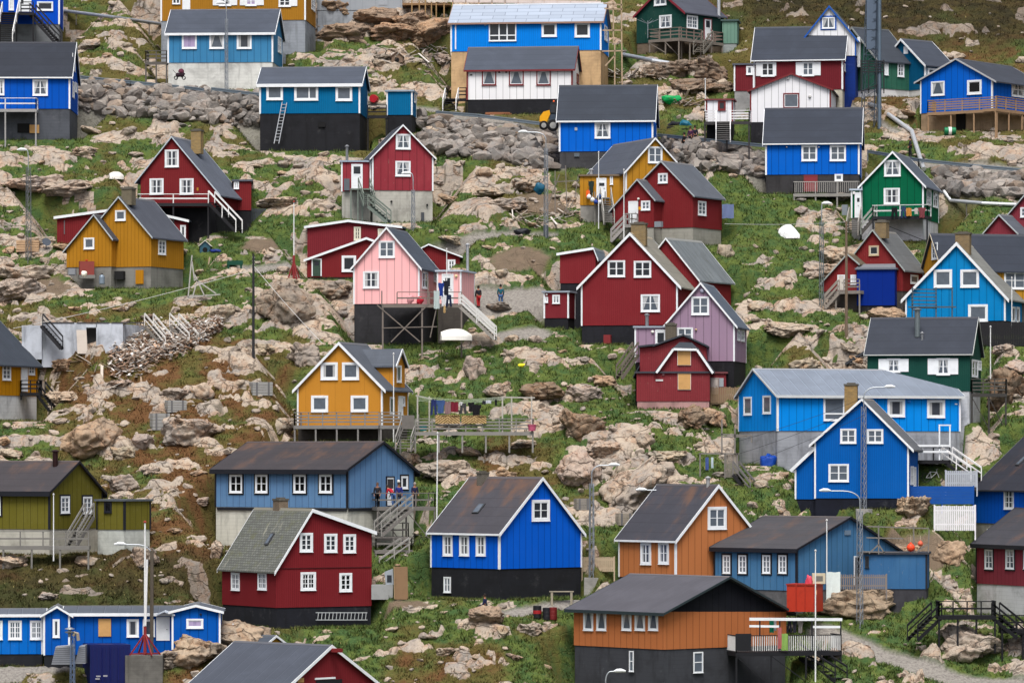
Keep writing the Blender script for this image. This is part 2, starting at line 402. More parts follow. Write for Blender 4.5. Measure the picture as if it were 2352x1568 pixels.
        pm = MB()
        if st == 'x':
            pm.obox(fc.pt(i0 - fw * .5, j0 - fw * .5, .0), e * (i1 - i0 + fw), n * 0.085, UP * (j1 - j0 + fw)); pm.build('plywood_panel', PLY(), wo)
        else:
            pk = pane or random.choice(['dark', 'mid', 'lace', 'drape', 'mid', 'dark'])
            pm.poly([fc.pt(i0, j0, .012), fc.pt(i1, j0, .012), fc.pt(i1, j1, .012), fc.pt(i0, j1, .012)], [(0, 0), (1, 0), (1, 1), (0, 1)])
            pm.build('pane', glass(pk), wo)
        if sur:
            sb = MB(); q = 0.14
            for (ta, tb, z0, z1) in ((t0 - q, t0, za - q, zb + q), (t1, t1 + q, za - q, zb + q), (t0, t1, zb, zb + q), (t0, t1, za - q, za - .035)):
                sb.obox(fc.pt(ta, z0, .003), e * (tb - ta), n * .035, UP * (z1 - z0))
            sb.build('surround', plain(sur, .7), wo)
        for (sa_, sb_) in (shut or ()):
            ta, tb = fc.at(sa_), fc.at(sb_); m2 = MB(); m2.obox(fc.pt(ta, za + .05, .01), e * (tb - ta), n * .05, UP * (zb - za - .08)); m2.build('shutter', plain(shc, .6, 0, .25), wo)
        return wo
    def door(s, f, u0, v0, u1, v1, col=WHITE, frame=WHITE, pane=None, fw=0.09, name='door'):
        fc = s.face(f); t0, t1 = fc.at(u0), fc.at(u1); y = fc.c.y + fc.e.y * fc.at((u0 + u1) / 2); za, zb = Z_of(v1, y), Z_of(v0, y); e, n = fc.e, fc.n
        mb = MB(); mb.obox(fc.pt(t0 + fw, za, .003), e * (t1 - t0 - 2 * fw), n * .05, UP * (zb - za - fw))
        for k in range(2):   # sunk panels marked by raised rails
            z = za + (zb - za) * (0.12 + 0.42 * k); mb.obox(fc.pt(t0 + fw + .03, z, .053), e * (t1 - t0 - 2 * fw - .06), n * .012, UP * .07)
        d = mb.build(name, plain(col, .6, 0, .3), s.root)
        fb = MB(); fb.obox(fc.pt(t0, za, .002), e * fw, n * .075, UP * (zb - za)); fb.obox(fc.pt(t1 - fw, za, .002), e * fw, n * .075, UP * (zb - za)); fb.obox(fc.pt(t0 + fw, zb - fw, .002), e * (t1 - t0 - 2 * fw), n * .074, UP * fw)
        fb.build('door_frame', plain(frame, .6, 0, .3), d)
        hb = MB(); hb.obox(fc.pt(t1 - fw - .16, za + (zb - za) * .46, .05), e * .1, n * .05, UP * .035); hb.build('handle', plain((90, 90, 92), .4, .8), d)
        if pane:
            w = t1 - t0; p0, p1 = t0 + w * pane[0], t0 + w * pane[2]; z0, z1 = za + (zb - za) * pane[1], za + (zb - za) * pane[3]
            pb = MB(); pb.obox(fc.pt(p0, z0, .05), e * (p1 - p0), n * .012, UP * (z1 - z0)); pb.build('pane', glass('dark'), d)
        return d
    def patch(s, f, u0, v0, u1, v1, m, name='panel', th=0.05, lab=None):
        fc = s.face(f); t0, t1 = fc.at(u0), fc.at(u1); y = fc.c.y + fc.e.y * fc.at((u0 + u1) / 2); za, zb = Z_of(v1, y), Z_of(v0, y)
        mb = MB(); mb.obox(fc.pt(t0, za, .003), fc.e * (t1 - t0), fc.n * th, UP * (zb - za)); return mb.build(name, m, s.root, label=lab)
    def chimney(s, u0, u1, vt, vb, back=0.35, col=(150, 122, 72), q=0.25, d=0.75):
        """brick stack standing on the ridge; back is the fraction of the ridge length behind its visible end"""
        p_, q_, W, L, pr, zr, ze0, ze1 = s.prof
        c = s.pt(pr, L * back, zr); y = c.y; x0, x1 = X_of(u0, y), X_of(u1, y); zt = Z_of(vt, y); zb = min(Z_of(vb, y), zr) - 0.7
        w = x1 - x0; cx = (x0 + x1) / 2
        mb = MB(); rz = math.atan2(-s.dA.y, -s.dA.x)
        mb.cbox((cx, y, (zt + zb) / 2 - .06), w * .9, d, zt - zb - .12, 0, rz); ch = mb.build('chimney', BRICK(col), s.root)
        cb = MB(); cb.cbox((cx, y, zt - .05), w * 1.0, d * 1.12, 0.14, 0, rz); cb.cbox((cx, y, zt + .06), w * .6, d * .6, 0.1, 0, rz); cb.build('chimney_cap', concrete((96, 92, 84)), ch)
    def flue(s, u, vt, vb, y, r=0.09, col=(150, 152, 156), name='flue_pipe'):
        p = P(u, vb, y); q = P(u, vt, y); mb = MB(); mb.tube([p - UP * .3, q], r, 10); f = mb.build(name, plain(col, .35, .7), s.root)
        cb = MB(); cb.rev(q, [(r * 1.5, -.02), (r * 1.6, .05), (r * .4, .16)], 10); cb.build('cowl', plain(col, .4, .6), f)
    def skylight(s, u0, v0, u1, v1, side=0):
        """roof window: found where the view ray meets the roof slope"""
        sl = s.slope0 if side == 0 else s.slope1; p_, q_, W, L, pr, zr, _, _ = s.prof
        o = s.pt(sl[0], 0, sl[1] + .11); d = (s.pt(sl[2], 0, sl[3] + .11) - o).normalized(); n = d.cross(q_)
        if n.z < 0: n = -n
        cam = V((0, 0, Z0)); ray = P((u0 + u1) / 2, (v0 + v1) / 2, 100.) - cam; k = (o - cam).dot(n) / ray.dot(n); c = cam + ray * k
        w = abs(u1 - u0) / F * c.y * .62; h = 1.0
        mb = MB(); mb.obox(c - q_ * w / 2 - d * h / 2 - n * .05, q_ * w, d * h, n * .15); sk = mb.build('skylight', plain((70, 72, 76), .5, .3), s.root)
        pb = MB(); pb.obox(c - q_ * (w / 2 - .1) - d * (h / 2 - .1) + n * .1, q_ * (w - .2), d * (h - .2), n * .012); pb.build('pane', glass('mid'), sk)
    def vent(s, f, u, v, r=0.14, col=(190, 190, 188), name='wall_lamp'):
        fc = s.face(f); p = fc.px(u, v, .0); mb = MB(); mb.rev(p, [(r * .6, 0), (r, .03), (r * .95, .1), (r * .5, .16)], 12, 0, fc.n); mb.build(name, plain(col, .5), s.root)
def PLY(): return plain((196, 152, 96), .8, 0, .35, 'plywood')
def BRICK(col):
    key = 'brick_%d_%d_%d' % tuple(col)
    if key in MATS: return MATS[key]
    m, nt, b = newmat(key, .9); base = C4(col); uv, u, v = uvs(nt)
    br = nd(nt, 'ShaderNodeTexBrick', {'Vector': uv, 'Color1': sh(base, .8), 'Color2': sh(base, 1.15), 'Mortar': C4((140, 134, 120)), 'Scale': 1.0, 'Mortar Size': .012, 'Brick Width': .24, 'Row Height': .085})
    c = MX(nt, MT(nt, 'MULTIPLY', NZ(nt, uv, 2.0, 5.0, .7), .7), br.outputs[0], C4((70, 62, 50)))
    nt.links.new(c, b.inputs['Base Color']); MATS[key] = m; return m
# ---------------------------------------------------------------- decks, stairs, rails
def wood(rgb): return plain(rgb, .85, 0, .55, 'timber')
def deck(h, f, u0, u1, vf, d, rail=0.95, col=GREYW, nmid=2, sp=1.5, under=True, sides='lr', front=True, bal=False, balc=None, railc=None, undercol=None, thick=.22, braces=False, drop=6.0, gap=None, name='deck', balw=.09):
    """timber platform along a wall: pixel columns u0..u1 and floor row vf are those of its outer edge"""
    fc = h.face(f).shift(d); t0, t1 = fc.at(u0), fc.at(u1); y = fc.c.y + fc.e.y * fc.at((u0 + u1) / 2); z = Z_of(vf, y); e, n = fc.e, fc.n
    cm = wood(col); rm = wood(railc or col)
    mb = MB(); nb = max(2, int(d / .28))
    for k in range(nb): mb.obox(fc.pt(t0, z - .06, -d + .02 + k * (d - .02) / nb), e * (t1 - t0), n * ((d - .02) / nb - .02), UP * .05)
    mb.obox(fc.pt(t0, z - thick - .06, -.06), e * (t1 - t0), n * .06, UP * thick); mb.obox(fc.pt(t0, z - thick - .06, -d + .03), e * .06, n * (d - .1), UP * thick); mb.obox(fc.pt(t1 - .06, z - thick - .06, -d + .03), e * .06, n * (d - .1), UP * thick)
    dk = mb.build(name, cm, h.root)
    if rail:
        rb = MB(); L = t1 - t0; k = max(1, round(L / sp)); zt = z + rail
        def run(p, q, nn):
            dd = q - p; ln = dd.length; du = dd / ln
            for i in range(nn + 1): w = p + dd * (i / nn); rb.beam(w - UP * .02, w + UP * (rail - .03), .09)
            rb.beam(p + UP * rail, q + UP * rail, .13, .06)
            for j in range(nmid): zz = rail * (j + 1) / (nmid + 1); rb.beam(p + UP * zz, q + UP * zz, .03, .12)
            if bal:
                b_ = int(ln / .16)
                for i in range(b_): w = p + dd * ((i + .5) / b_); rb.beam(w + UP * .08, w + UP * (rail - .04), .035, balw, 1, tuple(dd.cross(UP)))
        A, B = fc.pt(t0 + .06, z, -.06), fc.pt(t1 - .06, z, -.06); A2, B2 = fc.pt(t0 + .06, z, -d + .08), fc.pt(t1 - .06, z, -d + .08)
        if front:
            if gap:
                g0, g1 = fc.at(gap[0]), fc.at(gap[1])
                if g0 - t0 > .4: run(A, fc.pt(g0, z, -.06), max(1, round((g0 - t0) / sp)))
                if t1 - g1 > .4: run(fc.pt(g1, z, -.06), B, max(1, round((t1 - g1) / sp)))
            else: run(A, B, k)
        if 'l' in sides and d > .5: run(A2, A, max(1, round(d / sp)))
        if 'r' in sides and d > .5: run(B, B2, max(1, round(d / sp)))
        rb.build('railing', [rm, wood(balc or railc or col)], dk)
    if under:
        k = max(1, round((t1 - t0) / (sp * 1.25)))
        for i in range(k + 1):
            t = t0 + .07 + (t1 - t0 - .14) * i / k; pb = MB(); p = fc.pt(t, z - .1, -.1); q = V((p.x, p.y, min(z - .6, max(zplane(p.y) - 1.2, z - drop)))); pb.beam(p, q, .13)
            if braces and i < k:
                t2 = t0 + .07 + (t1 - t0 - .14) * (i + 1) / k; pb.beam(fc.pt(t, z - .3, -.04), V((*fc.pt(t2, 0, -.04).xy, q.z + .8)), .06)
            pb.build('post', cm, dk)
    return dk, fc, z
def stairs(root, top, bot, width=1.0, col=GREYW, railc=None, rails='lr', rh=.9, nmid=1, name='stairs', open_=True):
    """flight between two points; the steps run across the direction of travel"""
    top, bot = V(top), V(bot); d = bot - top; hd = V((d.x, d.y, 0)); L = hd.length; hd = hd / L; w = hd.cross(UP) * width
    n = max(3, int(abs(d.z) / .2)); mb = MB()
    for sgn in (-.5, .5): mb.beam(top + w * sgn - UP * .12, bot + w * sgn - UP * .12, .06, .24)
    for i in range(n):
        p = top + d * ((i + .5) / n); mb.obox(p - w / 2 - hd * .15 - UP * .02, w, hd * .29, UP * .05)
    st = mb.build(name, wood(col), root)
    k = max(1, round(L / 1.6))
    for ch, sgn in (('l', -.5), ('r', .5)):
        if ch not in rails: continue
        rb = MB()
        for i in range(k + 1): p = top + d * (i / k) + w * sgn; rb.beam(p - UP * .15, p + UP * rh, .08)
        rb.beam(top + w * sgn + UP * rh, bot + w * sgn + UP * rh, .07, .13)
        for j in range(nmid): zz = rh * (j + 1) / (nmid + 1); rb.beam(top + w * sgn + UP * zz, bot + w * sgn + UP * zz, .03, .1)
        rb.build('handrail', wood(railc or col), st)
    return st
R1 = (116, 36, 40); MAR = (130, 52, 64)
SUR = (26, 28, 36)
DK = (58, 61, 68); DK2 = (50, 53, 60)
BASEB = (30, 31, 36)
H = {}
# ---- top left
h = House('bright blue house at the top left corner with a white door above black stairs'); H['tl'] = h
h.vol(-90, 137, 145, 110, 56, -45, -115, g='B', D=7, wall=(0, 72, 190), ws='p', wear=.2, found=(120, 124, 128), roof=DK2)
h.win('A', 85, 4, 122, 25, 's', pane='dark'); h.win('A', 20, -6, 32, 24, 'c6'); h.door('A', 42, -12, 72, 27, pane=(.2, .45, .4, .9))
dk, fc, z = deck(h, 'A', -40, 78, 28, 2.4, col=(36, 36, 40), railc=(38, 38, 42), sp=1.2, gap=(2, 48), sides='l')
p = fc.px(24, 28); stairs(h.root, p, P(10, 96, p.y - 4.2), 1.5, (40, 40, 44), (225, 225, 225))
p = fc.px(74, 30, -1.0); stairs(h.root, p, P(133, 97, p.y - 1.2), 1.0, (40, 40, 44), (42, 42, 46))
h = House('royal blue house with a dark felt roof and white balcony at the left edge'); H['lb'] = h
h.vol(-120, 161, 179, 320, 250, 175, 97, g='B', D=7.5, wall=(0, 78, 178), ws='w', wear=.3, found=(78, 82, 90), roof=(46, 48, 54), fascia=.12)
h.win('A', -10, 182, 10, 219, 'c4', pane='lace'); h.win('A', 75, 183, 110, 220, 'c4', pane='lace')
h.win('B', 166, 125, 172, 163, 'c4'); h.win('B', 166, 188, 170, 225, 'c4'); h.win('B', 172, 190, 176, 213, 'c4')
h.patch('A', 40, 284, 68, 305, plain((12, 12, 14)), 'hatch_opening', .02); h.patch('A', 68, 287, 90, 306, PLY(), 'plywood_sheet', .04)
deck(h, 'A', -60, 84, 250, 1.6, rail=.95, col=(150, 150, 150), railc=(215, 215, 215), nmid=1, sp=2.4, sides='lr')
h = House('mustard yellow house with white shutters behind the steel blue house'); H['mu'] = h
h.vol(369, 702, 726, 118, 46, -40, -110, g='B', D=8, wall=(160, 112, 34), ws='n', wear=.2, found=(142, 148, 156), roof=DK)
h.win('A', 396, -9, 414, 10, 'c2'); h.win('A', 503, -16, 531, 14, 'c6', shut=[(489, 503), (531, 545)]); h.win('A', 564, -16, 589, 14, 'c6', pane='lilac', shut=[(551, 564), (589, 606)])
h.win('A', 640, -16, 668, 16, 'c6', shut=[(668, 683)]); h.win('B', 715, -12, 723, 25, 'c6')
h.patch('A', 419, -60, 437, 46, M_white(), 'white_panel', .04)
h = House('steel blue house with a grey roof on a whitewashed foundation'); H['sb'] = h
h.vol(385, 627, 649, 204, 143, 74, 21, g='B', D=7, wall=(58, 122, 166), ws='w', wear=.5, found=(206, 207, 203), roof=(70, 73, 80), fascia=.22, rs='h')
for u0, u1, pk in ((418, 452, 'lilac'), (481, 515, 'lace'), (544, 578, 'drape')): h.win('A', u0, 76.5, u1, 112.5, 's', pane=pk)
h.win('B', 638, 86, 645, 122, 'c4')
dk, fc, z = deck(h, Face(h.C + h.dA * (h.wA + 2.2) + h.dB * 2, -h.dA, -h.dB), 333, 384, 142, 1.8, col=(92, 88, 84), rail=1.0, sp=1.0, nmid=2, sides='lr')
h = House('petrol blue house with a ladder leaning on its tall black foundation'); H['pb'] = h
h.vol(596, 827, 844, 346, 260, 192, 153.5, g='B', D=6.5, wall=(0, 98, 146), ws='n', wear=.15, found=BASEB, roof=(74, 77, 84), fascia=.28)
h.win('A', 612, 195, 650, 230, 's', pane='mid', fw=.16); h.win('A', 676, 196, 731, 231, 'l2', pane='mid', fw=.16); h.win('A', 771, 197, 809, 232, 's', pane='mid', fw=.16)
h.patch('A', 731, 281, 747, 292, plain((16, 16, 19)), 'vent_cover', .1)
Yh5 = h.Yc
h = House('small petrol blue shed on a black base beside the ladder house', 'shed', 'shed', 'sheds on the hillside'); H['ps'] = h
h.vol(888, 947, 956, 306, 264, 210, 210, flat=True, D=3.5, wall=(0, 98, 146), ws='n', wear=.15, found=BASEB, roof=(150, 158, 164), pad=True)
h.win('B', 951, 214, 955, 237, 's')
dk, fc, z = deck(H['pb'], Face(H['pb'].C + H['pb'].dB * 3, -H['pb'].dA, -H['pb'].dB), 843, 889, 265, 1.6, col=(34, 34, 38), nmid=2, sp=1.3, sides='', drop=4)
# ---- top centre
h = House('bright blue house with a patched silver metal roof on raw plywood walls'); H['bm'] = h
h.vol(1035, 1381, 1398, 196, 115, 49, 7, g='B', D=7, wall=(0, 124, 222), ws='n', wear=.1, found=(196, 164, 124), roof=(158, 162, 168), rs='m', fascia=.16, bargec=(150, 120, 105))
h.win('A', 1123, 52, 1186, 95, 't2', pane='dark'); h.win('A', 1244, 53, 1279, 85, 's', pane='dark', fw=.15); h.win('A', 1320, 52, 1355, 86, 's', pane='dark', fw=.15); h.win('B', 1388, 60, 1394, 95, 'c4')
h.patch('A', 1045, 49, 1048, 114, M_white(), 'downpipe', .05); h.vent('A', 1115, 56)
h = House('white house with dark red window frames and a black foundation'); H['wh'] = h
h.vol(1072, 1315, 1331, 262, 227, 158, 106.5, g='B', D=6.5, wall=(228, 229, 232), ws='w', wear=.15, found=BASEB, roof=(72, 75, 82), trim=REDT, barge=.16, fascia=.16, bargec=REDT)
for u0, u1 in ((1107, 1140), (1169, 1203), (1232, 1265)): h.win('A', u0, 161.5, u1, 196.5, 's', col=REDT, inner=WHITE, pane='lace')
h.win('B', 1324, 170, 1328, 193, 's', col=REDT)
for u in (1147, 1163): h.vent('A', u, 166, .1, (60, 60, 60))
h.patch('A', 1079, 171, 1085, 174, plain((40, 40, 44)), 'house_number', .02)
p = Face(h.C + h.dA * (h.wA + .1) + h.dB * 1.5, -h.dA, -h.dB).px(1043, 205); 
dk, fc, z = deck(h, Face(h.C + h.dA * (h.wA + 2) + h.dB * 2.2, -h.dA, -h.dB), 1022, 1072, 226, 1.4, col=(36, 36, 40), railc=(40, 40, 44), sp=1., sides='lr', gap=(1023, 1053))
stairs(h.root, fc.px(1038, 226), P(1032, 252, fc.c.y - 1.7), 1.2, (36, 36, 40), (228, 228, 228))
h = House('dark green weathered house with a red roof edge and a front deck'); H['dg'] = h
h.vol(1462, 1572, 1663, 122, 92, 27, (1517, -24), g='A', a=38, wall=(22, 62, 56), ws='n', wear=.8, found=(112, 98, 84), roof=(74, 74, 80), trim=(120, 36, 48), rs='h', corner=False)
h.win('A', 1503, -14, 1531, 13, 'c4', pane='lace'); h.win('A', 1515, 35, 1543, 66, 'c4', pane='lace'); h.win('B', 1577, 36, 1602, 67, 'c12', pane='mid')
h.door('B', 1616, 43, 1634, 92, frame=(120, 36, 48), pane=(.25, .55, .75, .9))
h.flue(1651, -32, 36, h.Yc + 4, .16, (214, 216, 220))
dk, fc, z = deck(h, 'B', 1560, 1662, 93, 1.9, col=(120, 112, 104), railc=(120, 104, 96), sp=1.2, sides='r', gap=(1612, 1640))
stairs(h.root, fc.px(1626, 94), P(1604, 121, fc.px(1626, 94).y - 2.0), 1.0, (120, 116, 108))
deck(h, 'A', 1489, 1565, 89, 1.6, col=(120, 112, 104), railc=(118, 108, 100), sp=1.3, sides='l', braces=True)
h.vol(1659, 1693, 1698, 146, 100, 48, 46, flat=True, D=3, wall=(104, 138, 124), ws='m', wear=1.0, found=(150, 156, 156), roof=(80, 96, 90), trim=None, Y=h.Yc + 2, pad=False)
# ---- top right
h = House('dark red house with white shutters above the white gabled house'); H['rs'] = h
h.vol(1731, 1936, 1950, 247, 205, 134, 60, g='B', D=7, wall=(106, 34, 42), ws='n', wear=.2, found=(188, 184, 168), roof=(56, 59, 66), fascia=.1)
h.win('A', 1748, 143, 1779, 176, 'c4', pane='dark', shut=[(1736, 1748), (1779, 1783)]); h.win('A', 1842, 142, 1870, 175, 'c4', pane='mid', shut=[(1828, 1842), (1870, 1885)])
h.win('B', 1942, 85, 1946, 120, 'c4'); h.win('B', 1939, 148, 1943, 166, 'c4'); h.win('B', 1945, 150, 1949, 170, 'c4')
h.vol(1686, 1732, 1733, 230, 209, 149, 149, flat=True, D=4, wall=(106, 34, 42), ws='n', wear=.2, found=(146, 146, 146), roof=(90, 90, 96), Y=h.Yc + .8, pad=False)
h.win('A', 1714, 152, 1729, 172, 's')
h = House('white gabled house with dark red trim between the red and blue houses'); H['wg'] = h
h.vol(1723, 1908, 1920, 330, 279, 206, (1818, 168), g='A', D=7, wall=(226, 227, 232), ws='w', wear=.15, found=(34, 34, 40), roof=(70, 60, 64), trim=REDT, barge=.16, corner=True, ve2=209)
h.win('A', 1799, 214, 1836, 249, 's', col=REDT, inner=WHITE, pane='mid'); h.vent('A', 1860, 222, .14)
h.vent('A', 1810, 181, .1)
h.vol(1622, 1683, 1688, 300, 279, 230, 229, flat=True, D=2.2, wall=(226, 227, 232), ws='w', wear=.2, found=(40, 40, 44), roof=(120, 60, 60), trim=REDT, Y=h.Yc - .2, pad=False)
h.win('A', 1649, 232, 1667, 254, 's', col=REDT, pane='dark')
dk, fc, z = deck(h, 'A', 1617, 1722, 279, 1.6, rail=.95, col=(60, 58, 60), railc=(224, 224, 226), nmid=3, sp=1.3, gap=(1645, 1677), sides='lr')
stairs(h.root, fc.px(1661, 279), P(1661, 323, fc.px(1661, 279).y - 2.4), 1.25, (120, 118, 118), (224, 224, 226))
h = House('royal blue house with a grey baluster deck below two white windows'); H['bd'] = h
h.vol(1758, 1974, 1979, 445, 400, 326, 247, g='B', D=7, wall=(0, 92, 192), ws='w', wear=.2, found=(56, 55, 58), roof=(52, 55, 62), fascia=.1, rs='h')
h.win('A', 1841, 334, 1877, 370, 'c4', pane='mid'); h.win('A', 1906, 334, 1943, 370, 'c4', pane='mid'); h.door('A', 1846, 402, 1878, 440, col=(128, 44, 52), frame=(120, 50, 50)); h.win('A', 1917, 400, 1936, 416, 's')
h.vent('A', 1807, 338, .07); h.vent('A', 1881, 338, .07)
deck(h, 'A', 1822, 1974, 444, 2.0, rail=1.0, col=(140, 138, 134), railc=(168, 166, 162), nmid=0, bal=True, balc=(172, 170, 166), sides='lr', sp=1.7, drop=2.5)
h = House('royal blue house with one white window beside the yellow loader'); H['bl'] = h
h.vol(1284, 1500, 1508, 387, 347, 274, 195, g='B', D=7, wall=(0, 94, 198), ws='w', wear=.25, found=(66, 66, 70), roof=(54, 57, 63), fascia=.14, rs='h')
h.win('A', 1366, 281, 1402, 318, 'c4', pane='lace'); h.patch('A', 1320, 293, 1326, 300, plain((160, 170, 180)), 'wall_vent', .06); h.patch('A', 1319, 352, 1331, 360, plain((90, 100, 110)), 'wall_vent', .06)
h = House('royal blue gable house with a wooden terrace at the right edge'); H['br'] = h
h.vol(2114, 2279, 2400, 300, 252, 183, (2198, 134), g='A', a=30, wall=(0, 90, 192), ws='w', wear=.2, found=(160, 136, 110), roof=(58, 60, 66), ve2=186, oe=.6, barge=.16, bargec=(170, 172, 176))
h.win('A', 2139, 187, 2170, 220, 's', pane='lace'); h.win('A', 2222, 184, 2255, 217, 's', pane='black', fw=.16); h.win('B', 2323, 190, 2352, 223, 'c4', pane='lace')
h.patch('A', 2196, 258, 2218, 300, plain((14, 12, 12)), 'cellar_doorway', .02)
dk, fc, z = deck(h, 'A', 2129, 2290, 254, 1.5, rail=1.05, col=(150, 122, 94), nmid=4, sp=1.9, sides='l')
deck(h, 'B', 2288, 2380, 254, 1.4, rail=1.05, col=(150, 122, 94), nmid=4, sp=1.9, sides='')
h = House('white gable house with bright blue trim behind the shuttered red house'); H['wb'] = h
h.vol(1845, 1966, 1984, 222, 128, 90, (1905, 13), g='A', D=7, wall=(226, 228, 232), ws='w', wear=.1, found=(16, 50, 130), roof=(80, 86, 92), trim=(18, 84, 170), barge=.22)
h.win('A', 1888, 40, 1918, 66, 'c2', col=WHITE, sur=(18, 84, 170), pane='lace'); h.patch('B', 1969, 92, 1983, 160, M_white(), 'porch_panel', .25)
h = House('green house with a white foundation behind the radio mast'); H['gm'] = h
h.vol(1905, 2018, 2094, 222, 203, 138, (1960, 62), g='A', a=48, wall=(46, 96, 80), ws='w', wear=.7, found=(214, 214, 216), roof=(58, 61, 66), trim=(150, 154, 152), barge=.2)
h.win('B', 2031, 142, 2040, 173, 'c6'); h.win('B', 2061, 145, 2076, 177, 'c6')
h = House('dark teal house with white roof edge behind the terrace house'); H['dt'] = h
h.vol(2021, 2125, 2188, 214, 205, 148, (2073, 89), g='A', a=44, wall=(0, 78, 116), ws='n', wear=.2, found=(190, 190, 190), roof=(62, 65, 72), barge=.22)
h.win('B', 2130, 157, 2150, 172, 's')
h.patch('A', 2076, 107, 2086, 124, M_white(), 'gable_panel', .03)
# ---- row 3
h = House('dark red house with grey roof and white railed deck on the left'); H['rl'] = h
h.vol(323, 497, 552, 535, 476, 438, (396, 313), g='A', a=19, ve2=408, wall=R1, ws='n', wear=.15, found=(26, 27, 32), roof=(86, 88, 94), rs='v', barge=.14, bargec=(180, 190, 198), corner=False, oe=.5)
h.win('A', 379, 344, 411, 384, 'c4', pane='drape'); h.win('A', 344, 410, 376, 447, 'c4', pane='drape'); h.win('A', 413, 410, 445, 447, 'c4', pane='drape')
h.patch('A', 452, 431, 456, 438, plain((170, 120, 40)), 'sign_plate', .03)
h.chimney(440, 466, 299, 335, .42, (176, 142, 74))
yy = h.Yc + 5.2
h.vol(536, 577, 578, 528, 483, 416, 416, flat=True, D=3.5, wall=R1, ws='n', wear=.15, found=(26, 27, 32), roof=(86, 88, 94), trim=None, Y=yy, pad=False)
h.win('A', 537, 417, 549, 434, 'c2')
fr = Face(P(323, 535, yy - 3.9), V((1, 0, 0)), V((0, -1, 0)))
dk, fc, z = deck(h, fr, 316, 480, 466, 2.2, rail=.75, col=(40, 40, 44), railc=(222, 222, 222), nmid=1, sp=2.6, sides='lr')
stairs(h.root, fc.px(486, 464), P(549, 530, fc.c.y - 1.0), 1.2, (34, 34, 38), (226, 226, 226), nmid=0)
h = House('ochre house with a small gabled porch below the red house'); H['oc'] = h
h.vol(201, 347, 422, 662, 612, 541, (275, 451), g='A', a=28, wall=(166, 116, 30), ws='m', wear=.15, found=(128, 127, 122), roof=(74, 75, 80), rs='v', barge=.14, bargec=(178, 186, 190), corner=False)
h.win('A', 265, 483, 289, 507, 's', pane='mid'); h.win('B', 363, 551, 380, 585, 'c6', pane='mid'); h.patch('A', 312, 620, 330, 652, clad((176, 120, 24), 'n', .2), 'hatch', .06)
h.chimney(281, 310, 432, 452, .04, (104, 96, 74)); h.patch('A', 268, 623, 288, 642, plain((26, 26, 28)), 'air_unit', .4)
Yo = h.Yc
h.vol(153, 256, 273, 655, 612, 545, (218, 492), g='A', a=28, ve2=574, wall=(166, 116, 30), ws='m', wear=.15, found=(128, 127, 122), roof=(64, 64, 68), rs='v', barge=.14, bargec=(178, 186, 190), corner=False, Y=Yo + .55, deep=4.0, pad=False)
h.win('A', 193, 546, 217, 572, 's', pane='mid')
h = House('long low dark red house behind the ochre house', 'wooden_house'); H['rb'] = h
h.vol(131, 428, 450, 578, 565, 507, (300, 474), g='A', D=6, ve2=500, wall=R1, ws='n', wear=.15, found=(26, 27, 32), roof=(110, 114, 120), rs='h', barge=.22, corner=False, Y=Yo + 9)
h.win('A', 414, 517, 427, 550, 's', pane='dark'); h.patch('A', 147, 506, 149, 538, plain((100, 100, 104)), 'downpipe', .05)
h = House('faded red tower-like house on a tall concrete base'); H['rt'] = h
h.vol(832, 855, 995, 510, 437, 361, (925, 286), g='B', D=7, main='B', wall=(138, 50, 60), ws='w', wear=.6, found=(176, 174, 166), roof=(62, 64, 70), barge=.15, ve2=361)
h.win('B', 909, 308, 943, 343, 'c4', pane='lace'); h.win('B', 908, 370, 943, 405, 'c4', pane='lace')
h.patch('B', 967, 488, 974, 508, plain((70, 74, 80)), 'meter_box', .12)
for u, v in ((899, 463), (981, 471)): h.vent('B', u, v, .1, (30, 30, 32), 'drain_hole')
h.vol(784, 852, 853, 505, 440, 372, 370, flat=True, D=3, wall=(138, 50, 60), ws='w', wear=.6, found=(168, 166, 158), roof=(160, 166, 172), Y=h.Yc + .4, pad=False)
h.door('A', 807, 377, 833, 433, pane=(.2, .6, .8, .9)); h.flue(797, 337, 372, h.Yc + .6, .12); h.patch('A', 790, 411, 803, 438, plain((90, 96, 104)), 'fuel_tank', .3)
st_c = (112, 122, 114)
stairs(h.root, P(836, 434, h.Yc - .9), P(848, 470, h.Yc - 2.4), 1.0, st_c, st_c); stairs(h.root, P(850, 472, h.Yc - 2.4), P(893, 508, h.Yc - 3.0), 1.0, st_c, st_c)
mb = MB(); mb.obox(P(804, 436, h.Yc - 1.5), V((1.7, 0, 0)), V((0, 1.5, 0)), UP * .12); mb.build('landing', wood(st_c), h.root)
for u in (806, 822, 832): mb = MB(); mb.beam(P(u, 436, h.Yc - 1.4), P(u, 512, h.Yc - 1.4), .12); mb.build('post', wood(st_c), h.root)
h = House('dark red two-level house with a green door behind the pink house'); H['rg'] = h
h.vol(705, 985, 1000, 640, 636, 599, (842, 545), g='A', D=6, ve2=597, wall=R1, ws='n', wear=.15, found=(60, 58, 58), roof=(72, 74, 80), barge=.2, corner=False, Y=Yg(642))
h.door('A', 716, 594, 739, 634, col=(52, 74, 62), pane=(.25, .6, .75, .85)); h.win('A', 785, 587, 818, 624, 's', pane='dark', fw=.16)
Yr = h.Yc
h.vol(706, 918, 940, 620, 610, 522, (800, 505), g='A', D=6, ve2=522, wall=(116, 38, 46), ws='n', wear=.2, found=(60, 58, 58), roof=(110, 124, 130), barge=.2, corner=False, Y=Yr + 6.5, pad=False)
h.win('A', 813, 521, 829, 552, 'c6', col=(214, 210, 190), pane='dark'); h.win('A', 868, 525, 881, 552, 'c6', col=(214, 210, 190), pane='dark')
